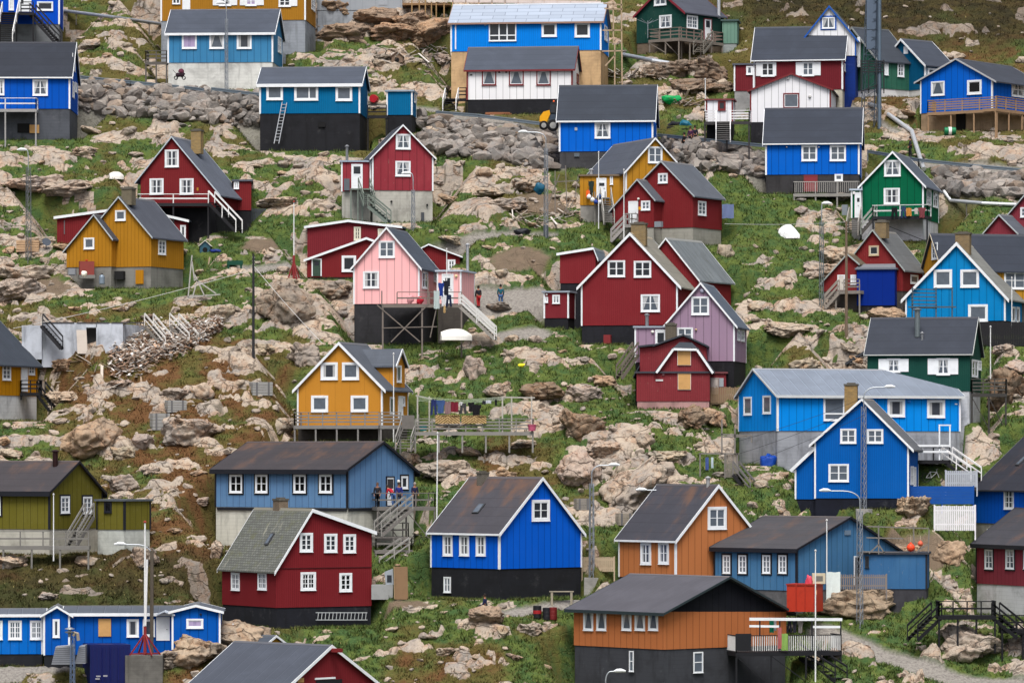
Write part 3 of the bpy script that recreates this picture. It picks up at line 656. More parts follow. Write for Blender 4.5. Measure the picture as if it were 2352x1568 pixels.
h.vol(930, 1056, 1062, 636, 630, 590, (985, 560), g='A', D=5, wall=R1, ws='n', wear=.15, found=(60, 58, 58), roof=(74, 78, 84), barge=.12, corner=False, Y=Yr + 2.5, pad=False)
h.win('A', 1028, 596, 1046, 621, 'c4', pane='dark')
# ---- pink house
h = House('pink house with a washing-line deck on tall timber posts'); H['pk'] = h
h.vol(812, 963, 1006, 790, 697, 612, (889, 521), g='A', D=7.2, wall=(240, 180, 182), ws='w', wear=.12, found=(46, 46, 50), roof=(68, 73, 80), barge=.2, under=4)
h.win('A', 870, 553, 907, 592, 'c4', pane='mid'); h.win('A', 834, 623, 871, 662, 'c4', pane='drape'); h.win('B', 969, 623, 982, 663, 'c4', pane='mid'); h.win('B', 996, 627, 1004, 648, 'c2', pane='mid')
PK = h; pA, pB, pC = h.A, h.B, h.C
Yp = h.Yc + 2.0
h.vol(1004, 1059, 1093, 780, 697, 623, 622, flat=True, a=14, deep=4.5, wall=(240, 180, 182), ws='w', wear=.12, found=(70, 66, 62), roof=(190, 194, 198), Y=Yp, pad=False)
h.door('A', 1015, 629, 1042, 697, pane=(.3, .5, .72, .86)); h.vent('A', 1048, 634, .12, (222, 208, 160)); h.flue(1074, 563, 624, Yp + 2.5, .12, (196, 198, 202))
dk, fc, z = deck(h, Face(P(877, 697, Yp - 2.15) + V((0, 0.0, 0)), V((1, 0.0, 0)), V((0, -1, 0))), 877, 1062, 698, 2.2, rail=.95, col=(118, 110, 104), nmid=1, sp=2.6, gap=(885, 912), sides='', drop=4.5)
PD = (fc, z)
mb = MB(); mb.beam(fc.px(866, 700), fc.px(965, 785), .09); mb.beam(fc.px(980, 702), fc.px(898, 785), .09); mb.beam(fc.px(879, 753), fc.px(1004, 750), .07); mb.beam(fc.px(1003, 705), fc.px(988, 775), .08); mb.build('cross_brace', wood((116, 108, 102)), h.root)
for u in (877, 983): mb = MB(); mb.beam(fc.px(u, 700), fc.px(u, 640 if u > 900 else 668), .1); mb.build('post', wood((118, 110, 104)), h.root)
stairs(h.root, fc.px(1056, 699, -.6), P(1138, 776, fc.c.y + .2), 1.1, (150, 146, 140), (206, 206, 204), nmid=2)
# ---- centre right
h = House('small ochre house with buoys by its door above the red porch house'); H['ob'] = h
h.vol(1347, 1437, 1572, 510, 471, 393, (1503, 316), g='B', D=8.5, main='B', wall=(172, 122, 34), ws='w', wear=.5, found=(140, 138, 134), roof=(76, 78, 84), barge=.17)
h.win('B', 1488, 337, 1521, 375, 'c4', pane='mid')
h.vol(1332, 1434, 1436, 512, 471, 404, 403, flat=True, D=3.0, wall=(172, 122, 34), ws='w', wear=.6, found=(140, 138, 134), roof=(120, 100, 78), trim=None, Y=h.Yc + .8, pad=False)
h.door('A', 1370, 409, 1393, 454, pane=(.25, .55, .8, .75)); h.win('A', 1401, 403, 1408, 424, 's'); h.flue(1358, 391, 405, h.Yc + 2, .14, (190, 192, 196))
mb = MB(); mb.obox(P(1365, 456, h.Yc - 1.4), V((1.3, 0, 0)), V((0, 1.4, 0)), UP * .1); mb.build('landing', wood(GREYW), h.root)
stairs(h.root, P(1391, 455, h.Yc - .9), P(1399, 512, h.Yc - 3.6), .9, GREYW, (160, 158, 152))
for u in (1366, 1390): mb = MB(); mb.beam(P(u, 440, h.Yc - 1.35), P(u, 520, h.Yc - 1.35), .09); mb.build('post', wood(GREYW), h.root)
YOB = h.Yc
h = House('dark red house with a gabled porch and white door in the middle'); H['rp'] = h
h.vol(1448, 1592, 1658, 563, 522, 447, (1521, 369), g='A', a=27, wall=(118, 36, 40), ws='n', wear=.3, found=(150, 148, 140), roof=(86, 87, 90), rs='v', barge=.14, bargec=(168, 174, 178), corner=False, ve2=447)
h.win('A', 1512, 398, 1534, 421, 'c4', pane='mid'); h.win('B', 1603, 462, 1621, 495, 'c6', pane='mid')
Yq = h.Yc
h.vol(1407, 1502, 1524, 560, 522, 456, (1466, 411), g='A', a=27, ve2=482, deep=4.2, wall=(118, 36, 40), ws='n', wear=.3, found=(150, 148, 140), roof=(82, 83, 86), rs='v', barge=.14, bargec=(168, 174, 178), corner=False, Y=Yq + .1, pad=False)
h.door('A', 1444, 462, 1466, 512, pane=None); h.win('A', 1473, 461, 1494, 483, 'c4', pane='mid'); h.vent('A', 1467, 457, .1, (230, 230, 225)); h.patch('A', 1467, 475, 1472, 482, plain((220, 160, 20)), 'sign_plate', .03)
dk, fc, z = deck(h, 'A', 1430, 1452, 515, 1.2, col=(150, 146, 144), rail=.9, sp=.8, nmid=1, sides='lr', drop=2)
stairs(h.root, fc.px(1431, 517, -.5), P(1404, 552, fc.c.y - .2), .9, (150, 146, 144))
h.patch('A', 1508, 509, 1523, 522, plain((130, 136, 144)), 'basin', .4)
h = House('large dark red gable house with a brick chimney and black base'); H['bg'] = h
h.vol(1335, 1556, 1601, 790, 746, 652, (1448, 534), g='A', D=8.5, wall=(122, 38, 44), ws='n', wear=.15, found=(30, 31, 38), roof=(132, 124, 108), rs='h', barge=.26, oe=.38)
h.win('A', 1396, 598, 1436, 636, 'c4', pane='dark'); h.win('A', 1456, 599, 1496, 637, 'c4', pane='dark'); h.win('A', 1472, 676, 1516, 716, 'c4', pane='lace')
h.chimney(1449, 1487, 513, 545, .12, (150, 122, 70))
h.patch('A', 1389, 769, 1405, 790, plain((120, 40, 44)), 'crate_hatch', .5)
Yb = h.Yc
h.vol(1286, 1368, 1390, 672, 650, 582, (1380, 568), g='A', D=6, ve2=584, wall=(122, 38, 44), ws='n', wear=.15, found=(30, 31, 38), roof=(100, 108, 112), rs='h', barge=.2, corner=False, Y=Yb + 8, pad=False)
h = House('dark red house with a grey plank roof behind the large red gable'); H['rk'] = h
h.vol(1458, 1604, 1679, 702, 697, 640, (1532, 546), g='A', a=26, wall=(122, 38, 44), ws='n', wear=.2, found=(60, 60, 60), roof=(112, 114, 112), rs='k', barge=.16, corner=False)
h = House('tiny dark red shed with white corners beside the large red house', 'shed', 'shed', 'sheds on the hillside'); H['ts'] = h
h.vol(1249, 1306, 1321, 752, 730, 671, 670, flat=True, D=2.4, wall=(116, 38, 46), ws='n', wear=.3, found=(28, 28, 34), roof=(150, 152, 156))
h.win('A', 1251, 682, 1259, 695, 's'); h.win('A', 1269, 677, 1286, 697, 'c2', pane='lace'); h.vent('A', 1256, 677, .08)
h = House('mauve purple house with white trim behind the boarded red house'); H['pu'] = h
h.vol(1530, 1687, 1714, 889, 829, 744, (1610, 648), g='A', D=7.2, wall=(148, 124, 146), ws='w', wear=.25, found=(26, 26, 31), roof=(82, 88, 96), barge=.2, oe=.3)
h.win('A', 1588, 681, 1629, 723, 'c4', pane='mid'); h.win('A', 1555, 752, 1592, 784, 'c4', pane='mid'); h.win('B', 1693, 756, 1699, 782, 'c4'); h.win('B', 1702, 757, 1709, 784, 'c4'); h.vent('A', 1613, 668, .18, (150, 150, 170)); h.vent('A', 1599, 757, .09, (200, 170, 130))
Yu = h.Yc
h.vol(1458, 1531, 1532, 870, 832, 752, 750, flat=True, D=4, wall=(148, 124, 146), ws='w', wear=.25, found=(26, 26, 31), roof=(160, 160, 164), Y=Yu + .5, pad=False)
h.door('A', 1505, 757, 1530, 826, pane=(.2, .55, .8, .9)); h.vent('A', 1499, 762, .13, (230, 228, 220)); h.flue(1486, 724, 752, Yu + 2, .14)
stairs(h.root, P(1460, 812, Yu - .3), P(1422, 866, Yu - 1.0), .9, (108, 100, 92))
# ---- boarded red house
h = House('red boarded-up house with plywood over its two windows'); H['bo'] = h
RB = (124, 48, 54)
h.vol(1462, 1630, 1636, 938, 921, 856, 854, flat=True, D=6.5, wall=RB, ws='n', wear=.5, found=(176, 138, 136), roof=(70, 66, 70), trim=None, corner=False)
s_ = h; A = h.A
def qp(u, v, off=0.0): return s_.A.px(u, v, off)
mb = MB()   # upper storey: a clipped gable front and the set-back side wing
n = A.n
def extr(pts, d0, d1, m=0):
    f = [qp(u, v, -d0) for u, v in pts]; b = [p - n * (d1 - d0) for p in f]
    mb.poly(f[::-1], [(p.dot(A.e), p.z) for p in f[::-1]], m); mb.poly(b, None, m)
    for i in range(len(f)): j = (i + 1) % len(f); mb.poly([f[i], f[j], b[j], b[i]], None, m)
extr([(1512, 854), (1548, 803), (1600, 804), (1632, 854)], .02, 6.2)
extr([(1468, 858), (1468, 797), (1502, 796), (1569, 772), (1620, 797), (1626, 858)], 1.2, 6.3)
mb.build('upper_storey', clad(RB, 'n', .5), h.root)
rb = MB()
def slab(a, b, d0, d1, th=.14):
    p, q = qp(*a, -d0), qp(*b, -d0); rb.poly([p, q, q - n * (d1 - d0), p - n * (d1 - d0)]); u_ = UP * th; rb.poly([p + u_, p - n * (d1 - d0) + u_, q - n * (d1 - d0) + u_, q + u_]); rb.poly([p, p + u_, q + u_, q])
    rb.poly([p, p - n * (d1 - d0), p - n * (d1 - d0) + u_, p + u_]); rb.poly([q, q + u_, q - n * (d1 - d0) + u_, q - n * (d1 - d0)])
slab((1502, 860), (1546, 801), -.3, 2.5); slab((1602, 801), (1641, 858), -.3, 2.5); slab((1464, 797), (1500, 793), .9, 6.3); slab((1498, 795), (1569, 770), .9, 6.3); slab((1568, 770), (1626, 797), .9, 6.3)
p1, p2, p3 = qp(1546, 802, .3), qp(1602, 802, .3), qp(1572, 772, -2.6); rb.poly([p1 + UP * .1, p2 + UP * .1, p3 + UP * .05]); rb.poly([qp(1546, 802, .3), p1 + UP * .1, p3, qp(1546, 802, -2.5)]); rb.poly([p2 + UP * .1, qp(1602, 802, .3), qp(1602, 802, -2.5), p3])
slab((1453, 868), (1468, 842), .4, 4)
rb.build('hipped_roof', roofm((60, 62, 66), 'h'), h.root)
tb = MB()
for a, b in (((1508, 856), (1547, 802)), ((1547, 802), (1601, 803)), ((1601, 803), (1638, 857))): tb.beam(qp(*a, .32), qp(*b, .32), .05, .18)
tb.build('bargeboard', M_white(), h.root)
h.win('A', 1556, 803, 1587, 839, 'x', col=(220, 220, 220), fw=.06); h.win('A', 1557, 857, 1587, 895, 'x', col=(220, 220, 220), fw=.06); h.patch('A', 1506, 871, 1523, 875, plain((206, 206, 206)), 'name_plate', .04); h.patch('A', 1521, 856, 1526, 862, plain((120, 80, 84)), 'wall_vent', .08)
h.chimney(1527, 1555, 744, 800, .5, (66, 58, 50))
h.vol(1630, 1667, 1669, 930, 905, 857, 856, flat=True, D=3, wall=RB, ws='n', wear=.5, found=(120, 90, 90), roof=(110, 60, 60), trim=None, Y=h.Yc + 1.5, pad=False)
h.door('A', 1632, 867, 1651, 905, col=(190, 180, 174), frame=(150, 140, 136)); h.patch('A', 1652, 868, 1662, 888, plain((150, 158, 164)), 'meter_box', .15)
fb = MB(); fc = Face(P(1632, 924, h.Yc - .4), V((1, 0, 0)), V((0, -1, 0)))
t0, t1 = fc.at(1632), fc.at(1700); k = int((t1 - t0) / .14)
for i in range(k): fb.obox(fc.pt(t0 + (t1 - t0) * i / k, Z_of(924 + random.random() * 2, fc.c.y)), fc.e * .12, V((0, .03, 0)), UP * (1.2 + random.random() * .05))
fb.build('porch_screen', wood((140, 118, 94)), h.root)
for u in (1633, 1664, 1697): mb = MB(); mb.beam(P(u, 888, h.Yc - .3), P(u, 960, h.Yc - .3), .1); mb.build('post', wood((130, 110, 88)), h.root)
mb = MB(); mb.obox(P(1632, 924, h.Yc - .35), V((2.3, 0, 0)), V((0, 2.2, 0)), UP * -.15); mb.build('porch_floor', wood((120, 104, 84)), h.root)
# ---- right side
h = House('emerald green house with white trim and laundry on its black deck'); H['ge'] = h
h.vol(1978, 2121, 2156, 552, 502, 424, (2051, 347), g='A', D=7.5, wall=(0, 92, 62), ws='w', wear=.12, found=(206, 206, 212), roof=(78, 82, 88), barge=.2, oe=.3)
h.win('A', 2031, 368, 2069, 405, 'c4', pane='lace'); h.win('A', 2030, 432, 2067, 469, 'c4', pane='drape'); h.win('B', 2128, 435, 2138, 473, 'c4', pane='mid'); h.win('B', 2143, 439, 2153, 477, 'c4', pane='mid')
Ye = h.Yc; EA = h.A
h.vol(1955, 1977, 1979, 530, 500, 437, 436, flat=True, D=3, wall=(0, 92, 62), ws='w', wear=.12, found=(120, 120, 120), roof=(180, 186, 190), Y=Ye + .8, pad=False)
h.door('A', 1963, 442, 1977, 500, pane=(.4, .62, .85, .78)); h.patch('A', 1959, 440, 1964, 446, plain((225, 225, 225)), 'wall_lamp', .15)
dk, fc, z = deck(h, EA, 2003, 2131, 496, 1.9, rail=.92, col=(34, 36, 42), railc=(206, 208, 208), nmid=1, sp=2.6, sides='lr', drop=3.0, braces=True); GD = (fc, z)
stairs(h.root, P(1964, 501, Ye + .2), P(1957, 536, Ye - 2.0), 1.0, (92, 88, 84), (150, 146, 140)); stairs(h.root, fc.px(2003, 497, -.9), P(1976, 535, fc.c.y + .5), .9, (80, 78, 76), (150, 156, 150))
h.patch('A', 1934, 471, 1947, 495, plain((120, 128, 134)), 'fuel_tank', .5)
h = House('dark red house with two gables cut by the right edge'); H['re'] = h
h.vol(2318, 2440, 2520, 560, 560, 490, (2379, 420), g='A', a=26, wall=MAR, ws='n', wear=.2, found=(90, 90, 90), roof=(84, 86, 90), barge=.14, bargec=(176, 182, 186), corner=False)
h.win('A', 2344, 476, 2366, 499, 'c4', pane='mid')
h.vol(2262, 2336, 2362, 560, 560, 534, (2297, 492), g='A', a=26, deep=3.5, wall=MAR, ws='n', wear=.2, found=(90, 90, 90), roof=(84, 86, 90), barge=.14, bargec=(176, 182, 186), corner=False, Y=h.Yc - .2, pad=False)
h = House('dark red house with lichen-grey roof behind the blue container'); H['rc'] = h
h.vol(1938, 2074, 2122, 706, 668, 616, (2006, 527), g='A', a=20, wall=(122, 40, 42), ws='n', wear=.4, found=(90, 84, 80), roof=(98, 96, 92), rs='h', rust=0, barge=.14, bargec=(160, 168, 166), corner=False)
h.win('A', 1996, 564, 2019, 587, 's', col=(188, 170, 140), inner=(200, 196, 186), pane='dark'); h.win('B', 2091, 631, 2108, 652, 's', pane='mid'); h.chimney(2011, 2041, 508, 528, .05, (146, 118, 70))
h.vol(1890, 1970, 1984, 704, 668, 604, (1948, 582), g='A', a=20, ve2=650, deep=3, wall=(122, 40, 42), ws='n', wear=.4, found=(90, 84, 80), roof=(96, 84, 66), barge=.14, bargec=(160, 168, 166), corner=False, Y=h.Yc - .05, pad=False)
h.door('A', 1924, 631, 1941, 666, col=(206, 200, 192)); h.win('A', 1954, 631, 1967, 653, 'c4', pane='mid')
dk, fc, z = deck(h, 'A', 1917, 1975, 667, 1.3, col=(128, 122, 116), rail=.9, nmid=2, sp=1.2, gap=(1918, 1938), sides='', drop=2)
stairs(h.root, fc.px(1921, 668, -.5), P(1893, 705, fc.c.y - .3), 1.0, (140, 132, 124))
h = House('plain ultramarine box shed with a grey lid in front of the red house', 'shed', 'shed', 'sheds on the hillside'); H['cb'] = h
h.vol(1968, 2055, 2065, 716, 701, 618, 617, flat=True, D=3, wall=(2, 38, 126), ws='p', wear=.1, found=(24, 24, 30), roof=(110, 112, 118), trim=None, Y=Yg(722))
mb = MB(); r_ = h.wB; e = -h.dA
o = h.pt(0, 0, Z_of(616, h.Yc)); a0 = o + e * .12 - h.dB * .12; 
pts = [o + e * .1 - h.dB * .1, o - e * (h.wA + .1) - h.dB * .1, o - e * (h.wA - .1) + h.dB * 1.2 + UP * .42, o - e * .1 + h.dB * 1.2 + UP * .42]
mb.poly(pts[::-1]); mb.poly([pts[2], pts[3], pts[3] + h.dB * 1.8 - UP * .4, pts[2] + h.dB * 1.8 - UP * .4][::-1]); mb.build('roof_lid', plain((108, 110, 116), .8), h.root)
h = House('yellow house with a long dark roof at the right edge'); H['yr'] = h
h.vol(2120, 2166, 2480, 705, 690, 616, (2142, 536), g='A', a=68, wall=(176, 128, 40), ws='w', wear=.3, found=(90, 90, 90), roof=(52, 55, 62), barge=.1, bargec=(190, 180, 160))
h.win('A', 2141, 557, 2154, 596, 'c6', pane='mid'); h.win('B', 2306, 624, 2356, 664, 'c4', pane='mid')
h = House('sky blue gable house with wide white bargeboards at the right edge'); H['sk'] = h
h.vol(2080, 2309, 2353, 770, 736, 680, (2198, 556), g='A', D=8, wall=(0, 122, 186), ws='w', wear=.3, found=(30, 30, 36), roof=(124, 120, 110), barge=.3, oe=.38)
h.win('A', 2145, 619, 2187, 660, 's', pane='mid', fw=.17); h.win('A', 2206, 619, 2249, 660, 's', pane='mid', fw=.17); h.win('A', 2224, 699, 2269, 738, 's', pane='mid', fw=.17); h.win('B', 2324, 704, 2331, 740, 's'); h.win('B', 2334, 705, 2341, 740, 's')
h.chimney(2194, 2231, 535, 566, .08, (140, 112, 66)); SKY = h
h = House('dark green house with white shutters and a grey dormerless roof'); H['gs'] = h
h.vol(1992, 2228, 2253, 972, 898, 811, 728, g='B', D=7.5, wall=(22, 66, 58), ws='n', wear=.2, found=(196, 200, 206), roof=(54, 56, 62), barge=.12, bargec=(180, 184, 182), fascia=.08, corner=False, rs='h')
h.win('A', 2037, 823, 2068, 855, 'c4', pane='lace', shut=[(2018, 2037), (2068, 2087)]); h.win('A', 2151, 822, 2182, 861, 'c4', pane='lace', shut=[(2131, 2151), (2182, 2201)]); h.win('B', 2232, 826, 2245, 866, 'c4', pane='mid'); h.win('B', 2246, 828, 2253, 850, 'c4')
h.flue(2107, 712, 765, h.Yc + 2.6, .22, (130, 140, 144)); h.flue(2118, 766, 778, h.Yc + 2.2, .1)
dk, fc, z = deck(h, Face(h.C + h.dA * -.2 + h.dB * .5, -h.dA, -h.dB), 2230, 2312, 903, .6, col=(62, 60, 58), railc=(78, 76, 72), rail=1.1, nmid=3, sp=1.0, sides='lr', drop=4, braces=True)
# ---- lower right
h = House('long azure blue house with a ribbed grey roof on a grey base'); H['az'] = h
h.vol(1696, 1785, 2206, 1068, 989, 906, (1735, 846), g='A', a=66, wall=(0, 132, 222), ws='w', wear=.12, found=(150, 154, 162), roof=(120, 124, 130), rs='v', barge=.16, bargec=(200, 204, 206), fascia=.2, oe=.35)
h.win('A', 1709, 911, 1727, 953, 's', pane='mid'); h.win('A', 1753, 908, 1771, 950, 's', pane='mid'); h.win('B', 1891, 912, 1940, 966, 'b2', pane='mid', fw=.15); h.win('B', 2038, 916, 2078, 957, 's', pane='drape', fw=.15); h.win('B', 2129, 918, 2170, 959, 's', pane='drape', fw=.15)
h.vent('B', 2087, 921, .16, (0, 110, 200)); h.patch('B', 2193, 926, 2199, 929, M_white(), 'house_number', .02)
dk, fc, z = deck(h, 'B', 2092, 2184, 1056, 3.0, col=(30, 30, 34), railc=(30, 30, 34), rail=.95, nmid=0, sp=3, sides='lr', drop=3)
mb = MB(); 
for v in (1023, 1037): mb.beam(fc.px(2100, v, .02), fc.px(2181, v, .02), .05, .16)
mb.build('white_rail', M_white(), h.root)
mb = MB()
for u in (2159, 2183): mb.beam(fc.px(u, 1056, -.1), fc.px(u, 975, -.1), .11)
mb.beam(fc.px(2157, 976, -.1), fc.px(2185, 976, -.1), .1); mb.build('gate_frame', M_white(), h.root)
stairs(h.root, fc.px(2186, 1054, -.8), P(2242, 1100, fc.px(2186, 1054).y - 1.2), 1.3, (40, 40, 44), (232, 232, 232), nmid=1)
h = House('cobalt blue house with a lean-to and yellow brick chimney'); H['co'] = h
h.vol(1871, 2087, 2109, 1168, 1144, 1024, (1980, 914), g='A', D=7.5, wall=(0, 88, 170), ws='n', wear=.15, found=(20, 24, 38), roof=(96, 94, 92), barge=.22, oe=.45, ve2=1014)
h.win('A', 1930, 984, 1967, 1018, 'c4', pane='mid'); h.win('A', 1991, 985, 2029, 1018, 'c4', pane='mid'); h.win('A', 1903, 1065, 1950, 1106, 'c4', pane='mid'); h.win('B', 2091, 1070, 2097, 1112, 'c4'); h.win('B', 2098, 1072, 2103, 1116, 'c4')
h.chimney(1939, 1971, 882, 940, .16, (176, 136, 60)); CO = h
q = h.A; mb = MB()
a0, a1, a2, a3 = q.px(1824, 1146, -.35), q.px(1871, 1146, -.35), q.px(1871, 1030, -.35), q.px(1824, 1074, -.35)
f4 = [a0, a1, a2, a3]; b4 = [p_ - q.n * 5 for p_ in f4]
mb.poly(f4, [(p_.x, p_.z) for p_ in f4]); mb.poly(b4[::-1])
for i in range(4): mb.poly([f4[i], b4[i], b4[(i + 1) % 4], f4[(i + 1) % 4]])
mb.build('lean_to', clad((0, 88, 170), 'n', .15), h.root)
mb = MB(); t, b_ = q.px(1872, 1026, -.1), q.px(1815, 1080, -.1); mb.obox(b_, t - b_, q.n * -5.3, UP * .14); mb.build('lean_to_roof', roofm((96, 94, 92)), h.root)
mb = MB(); mb.beam(b_ + q.n * .04 - UP * .05, t + q.n * .04 - UP * .05, .05, .24); mb.build('bargeboard', M_white(), h.root)
mb = MB(); mb.beam(q.px(1826, 1146, -.3), q.px(1826, 1078, -.3), .13, .05); mb.build('corner_board', M_white(), h.root)
mb = MB(); mb.obox(q.px(1826, 1144, -.4), q.e * 1.5, q.n * -4.8, UP * -2.5); mb.build('lean_to_base', concrete((20, 24, 38)), h.root)
# ---- left side
h = House('golden yellow house with black stairs at the left edge'); H['gy'] = h
h.vol(-278, -50, 86, 966, 906, 829, 702, g='A', a=28, wall=(178, 122, 12), ws='w', wear=.2, found=(204, 206, 208), roof=(56, 60, 66), rs='v', barge=.1, bargec=(120, 124, 126), corner=False, oe=.4)
h.win('B', 5, 837, 24, 873, 'c6', pane='mid'); h.win('B', 65, 838, 79, 861, 'c4', pane='mid'); h.door('B', 48, 834, 62, 899)
fy = h.B.px(60, 903); fc = Face(fy, V((1, 0, 0)), V((0, -1, 0)))
dk, fc, z = deck(h, fc, 46, 93, 901, 1.4, col=(24, 25, 29), railc=(24, 25, 29), nmid=2, sp=.9, sides='lr', drop=3.6)
stairs(h.root, fc.px(92, 902, -.6), P(128, 946, fc.c.y - .3), 1.0, (24, 25, 29), (24, 25, 29))
h = House('mustard house with a cross gable and wide wooden deck'); H['cg'] = h
h.vol(683, 878, 937, 1012, 978, 889, (780, 785), g='A', a=18, wall=(186, 128, 46), ws='p', wear=.12, found=(72, 68, 64), roof=(80, 82, 86), rs='v', barge=.26, oe=.38)
h.win('A', 737, 832, 776, 872, 's', pane='drape', fw=.17); h.win('A', 786, 832, 825, 872, 's', pane='mid', fw=.17); h.win('A', 715, 908, 754, 946, 's', pane='mid', fw=.17); h.win('A', 806, 908, 846, 946, 's', pane='mid', fw=.17)
B = h.B; MG = h
g0, g1 = B.at(903), B.at(928); zt = B.z(916, 805); ze = B.z(904, 838); zb = h.zb
mb = MB(); n = B.n; mid = (g0 + g1) / 2; dp = 4.0
f5 = [B.pt(g0, zb, .06), B.pt(g1, zb, .06), B.pt(g1, ze, .06), B.pt(mid, zt, .06), B.pt(g0, ze, .06)]; b5 = [p_ - n * dp for p_ in f5]
mb.poly(f5, [((p_ - f5[0]).dot(B.e), p_.z) for p_ in f5])
for i in range(5): mb.poly([f5[i], b5[i], b5[(i + 1) % 5], f5[(i + 1) % 5]])
mb.build('cross_gable', clad((186, 128, 46), 'p', .12), h.root)
mb = MB()
for s0, s1 in ((g0 - .25, mid), (g1 + .25, mid)):
    z0 = ze - .2; p0, p1 = B.pt(s0, z0, .3), B.pt(s1, zt + .02, .3); mb.obox(p0, p1 - p0, n * -(dp + .3), UP * .12)
cr = mb.build('cross_gable_roof', roofm((80, 82, 86), 'v'), h.root)
mb = MB()
for s0, s1 in ((g0 - .25, mid), (g1 + .25, mid)): mb.beam(B.pt(s0, ze - .18, .33), B.pt(s1, zt + .05, .33), .05, .2)
mb.build('bargeboard', M_white(), h.root)
fg = Face(B.c + n * .06, B.e, n)
h.win(fg, 911, 839, 921, 878, 's', pane='mid'); h.win('B', 895, 911, 905, 950, 's', pane='mid'); h.door(fg, 914, 909, 924, 960); h.win(fg, 924, 910, 929, 932, 's')
dk, fc, z = deck(h, 'A', 674, 872, 976, 1.7, rail=.98, col=(126, 124, 122), nmid=3, sp=1.25, sides='l', drop=2.2)
dA_ = fc
dk, fc, z = deck(h, Face(dA_.px(872, 976), V((1, .12, 0)).normalized(), V((.12, -1, 0)).normalized()), 873, 922, 976, .0001 + 1.6, rail=.98, col=(126, 124, 122), nmid=3, sp=1.2, sides='', drop=2.2)
stairs(h.root, fc.px(944, 980), P(926, 1032, fc.c.y - 2.4), 1.2, (120, 118, 116), (140, 138, 134), rails='l r')
wf = Face(fc.px(952, 990) + V((0, .6, 0)), V((1, .05, 0)).normalized(), V((.05, -1, 0)).normalized())
dk, fc, z = deck(h, wf, 952, 1226, 991, 2.2, rail=.98, col=(132, 130, 126), nmid=3, sp=1.35, sides='r', drop=1.6); WD = (fc, z)
mb = MB(); mb.obox(fc.px(923, 985), fc.e * .95, V((0, .05, 0)), UP * 1.05); mb.build('plank_screen', wood((110, 106, 102)), h.root)
h = House('long slate blue house with a rust-brown roof and black trim'); H['sl'] = h
h.vol(494, 798, 952, 1258, 1166, 1076, (877, 1013), g='B', a=40, wall=(90, 126, 166), ws='w', wear=.5, found=(196, 196, 186), roof=(62, 56, 56), rust=.35, trim=SUR, barge=.2, fascia=.34, oe=.4, ve2=1081, under=5)
for u0, u1 in ((528, 557), (587, 615), (675, 703), (734, 763)): h.win('A', u0, 1089, u1, 1131.5, 'c4', sur=SUR, pane='black')
h.door('B', 886, 1093, 905, 1160, frame=SUR, pane=(.15, .55, .85, .9)); h.win('B', 921, 1093, 936, 1122, 's', sur=SUR); h.vent('B', 914, 1105, .13, (220, 220, 216))
h.patch('A', 499, 1166, 797, 1172, plain(SUR), 'sill_board', .05); h.patch('B', 800, 1166, 951, 1172, plain(SUR), 'sill_board', .05)
SLB_ = h
fd = Face(h.B.px(868, 1165, .1), V((1, .25, 0)).normalized(), V((.25, -1, 0)).normalized())
dk, fc, z = deck(h, fd, 866, 1001, 1163, 2.2, rail=1.0, col=(112, 108, 104), nmid=1, sp=1.5, sides='lr', drop=7, braces=True); SD = (fc, z)
dk, f2, z2 = deck(h, fd.shift(.6), 866, 940, 1232, 2.0, rail=1.0, col=(122, 118, 114), nmid=1, sp=1.4, sides='r', drop=4)
stairs(h.root, fc.px(938, 1165, .3), P(868, 1226, fc.c.y - 1.3), 1.0, (122, 118, 114), (140, 138, 134)); 
stairs(h.root, f2.px(925, 1262, .8), P(862, 1312, f2.c.y - 1.8), 1.2, (122, 118, 114), (156, 154, 150))
dk, f3, z3 = deck(h, fd.shift(2.2), 862, 948, 1262, 1.6, rail=.9, col=(122, 118, 114), nmid=1, sp=1.3, sides='lr', drop=4)
h = House('olive green house with black trim and an annex at the left edge'); H['ol'] = h
h.vol(-190, 114, 235, 1272, 1215, 1126, (177, 1058), g='B', a=33, wall=(100, 95, 34), ws='w', wear=.5, found=(176, 174, 164), roof=(64, 58, 58), rust=.35, trim=SUR, barge=.2, fascia=.36, oe=.35, ve2=1130)
h.win('B', 139, 1139, 159, 1178, 'c6', sur=SUR, pane='mid'); h.win('B', 190, 1140, 210, 1179, 'c6', sur=SUR, pane='mid'); h.win('A', -14, 1139, 2, 1182, 'c6', sur=SUR)
h.flue(127, 1037, 1062, h.Yc + 3.4, .2, (60, 40, 40)); OL = h
dk, fc, z = deck(h, Face(P(-40, 1253, h.Yc - 1.0), V((1, 0, 0)), V((0, -1, 0))), -60, 205, 1253, 1.2, rail=1.05, col=(120, 118, 114), nmid=1, sp=1.6, sides='', drop=2)
stairs(h.root, P(206, 1183, h.Yc + .3), P(166, 1250, h.Yc - .9), 1.0, (96, 94, 92), (130, 128, 124))
h.vol(222, 286, 346, 1258, 1216, 1150, 1148, flat=True, a=43, wall=(100, 95, 34), ws='w', wear=.5, found=(186, 190, 184), roof=(90, 92, 92), trim=SUR, Y=OL.Yc - 1.0)
h.win('A', 240, 1152, 257, 1177, 's', col=SUR, pane='black')
h = House('big dark red house with a mossy shingle roof and sloping gable'); H['br2'] = h
h.vol(510, 634, 854, 1442, 1395, 1304, (714, 1168), g='B', a=62, wall=(114, 32, 38), ws='n', wear=.1, found=(26, 28, 36), roof=(104, 102, 92), rs='s', barge=.26, ve2=1221, corner=False, oe=.3, og=.25)
for r_ in ((688, 1223, 718, 1267), (744, 1225, 774, 1268), (788, 1226, 817, 1269)): h.win('B', *r_, 'c6', fw=.15, pane='dark')
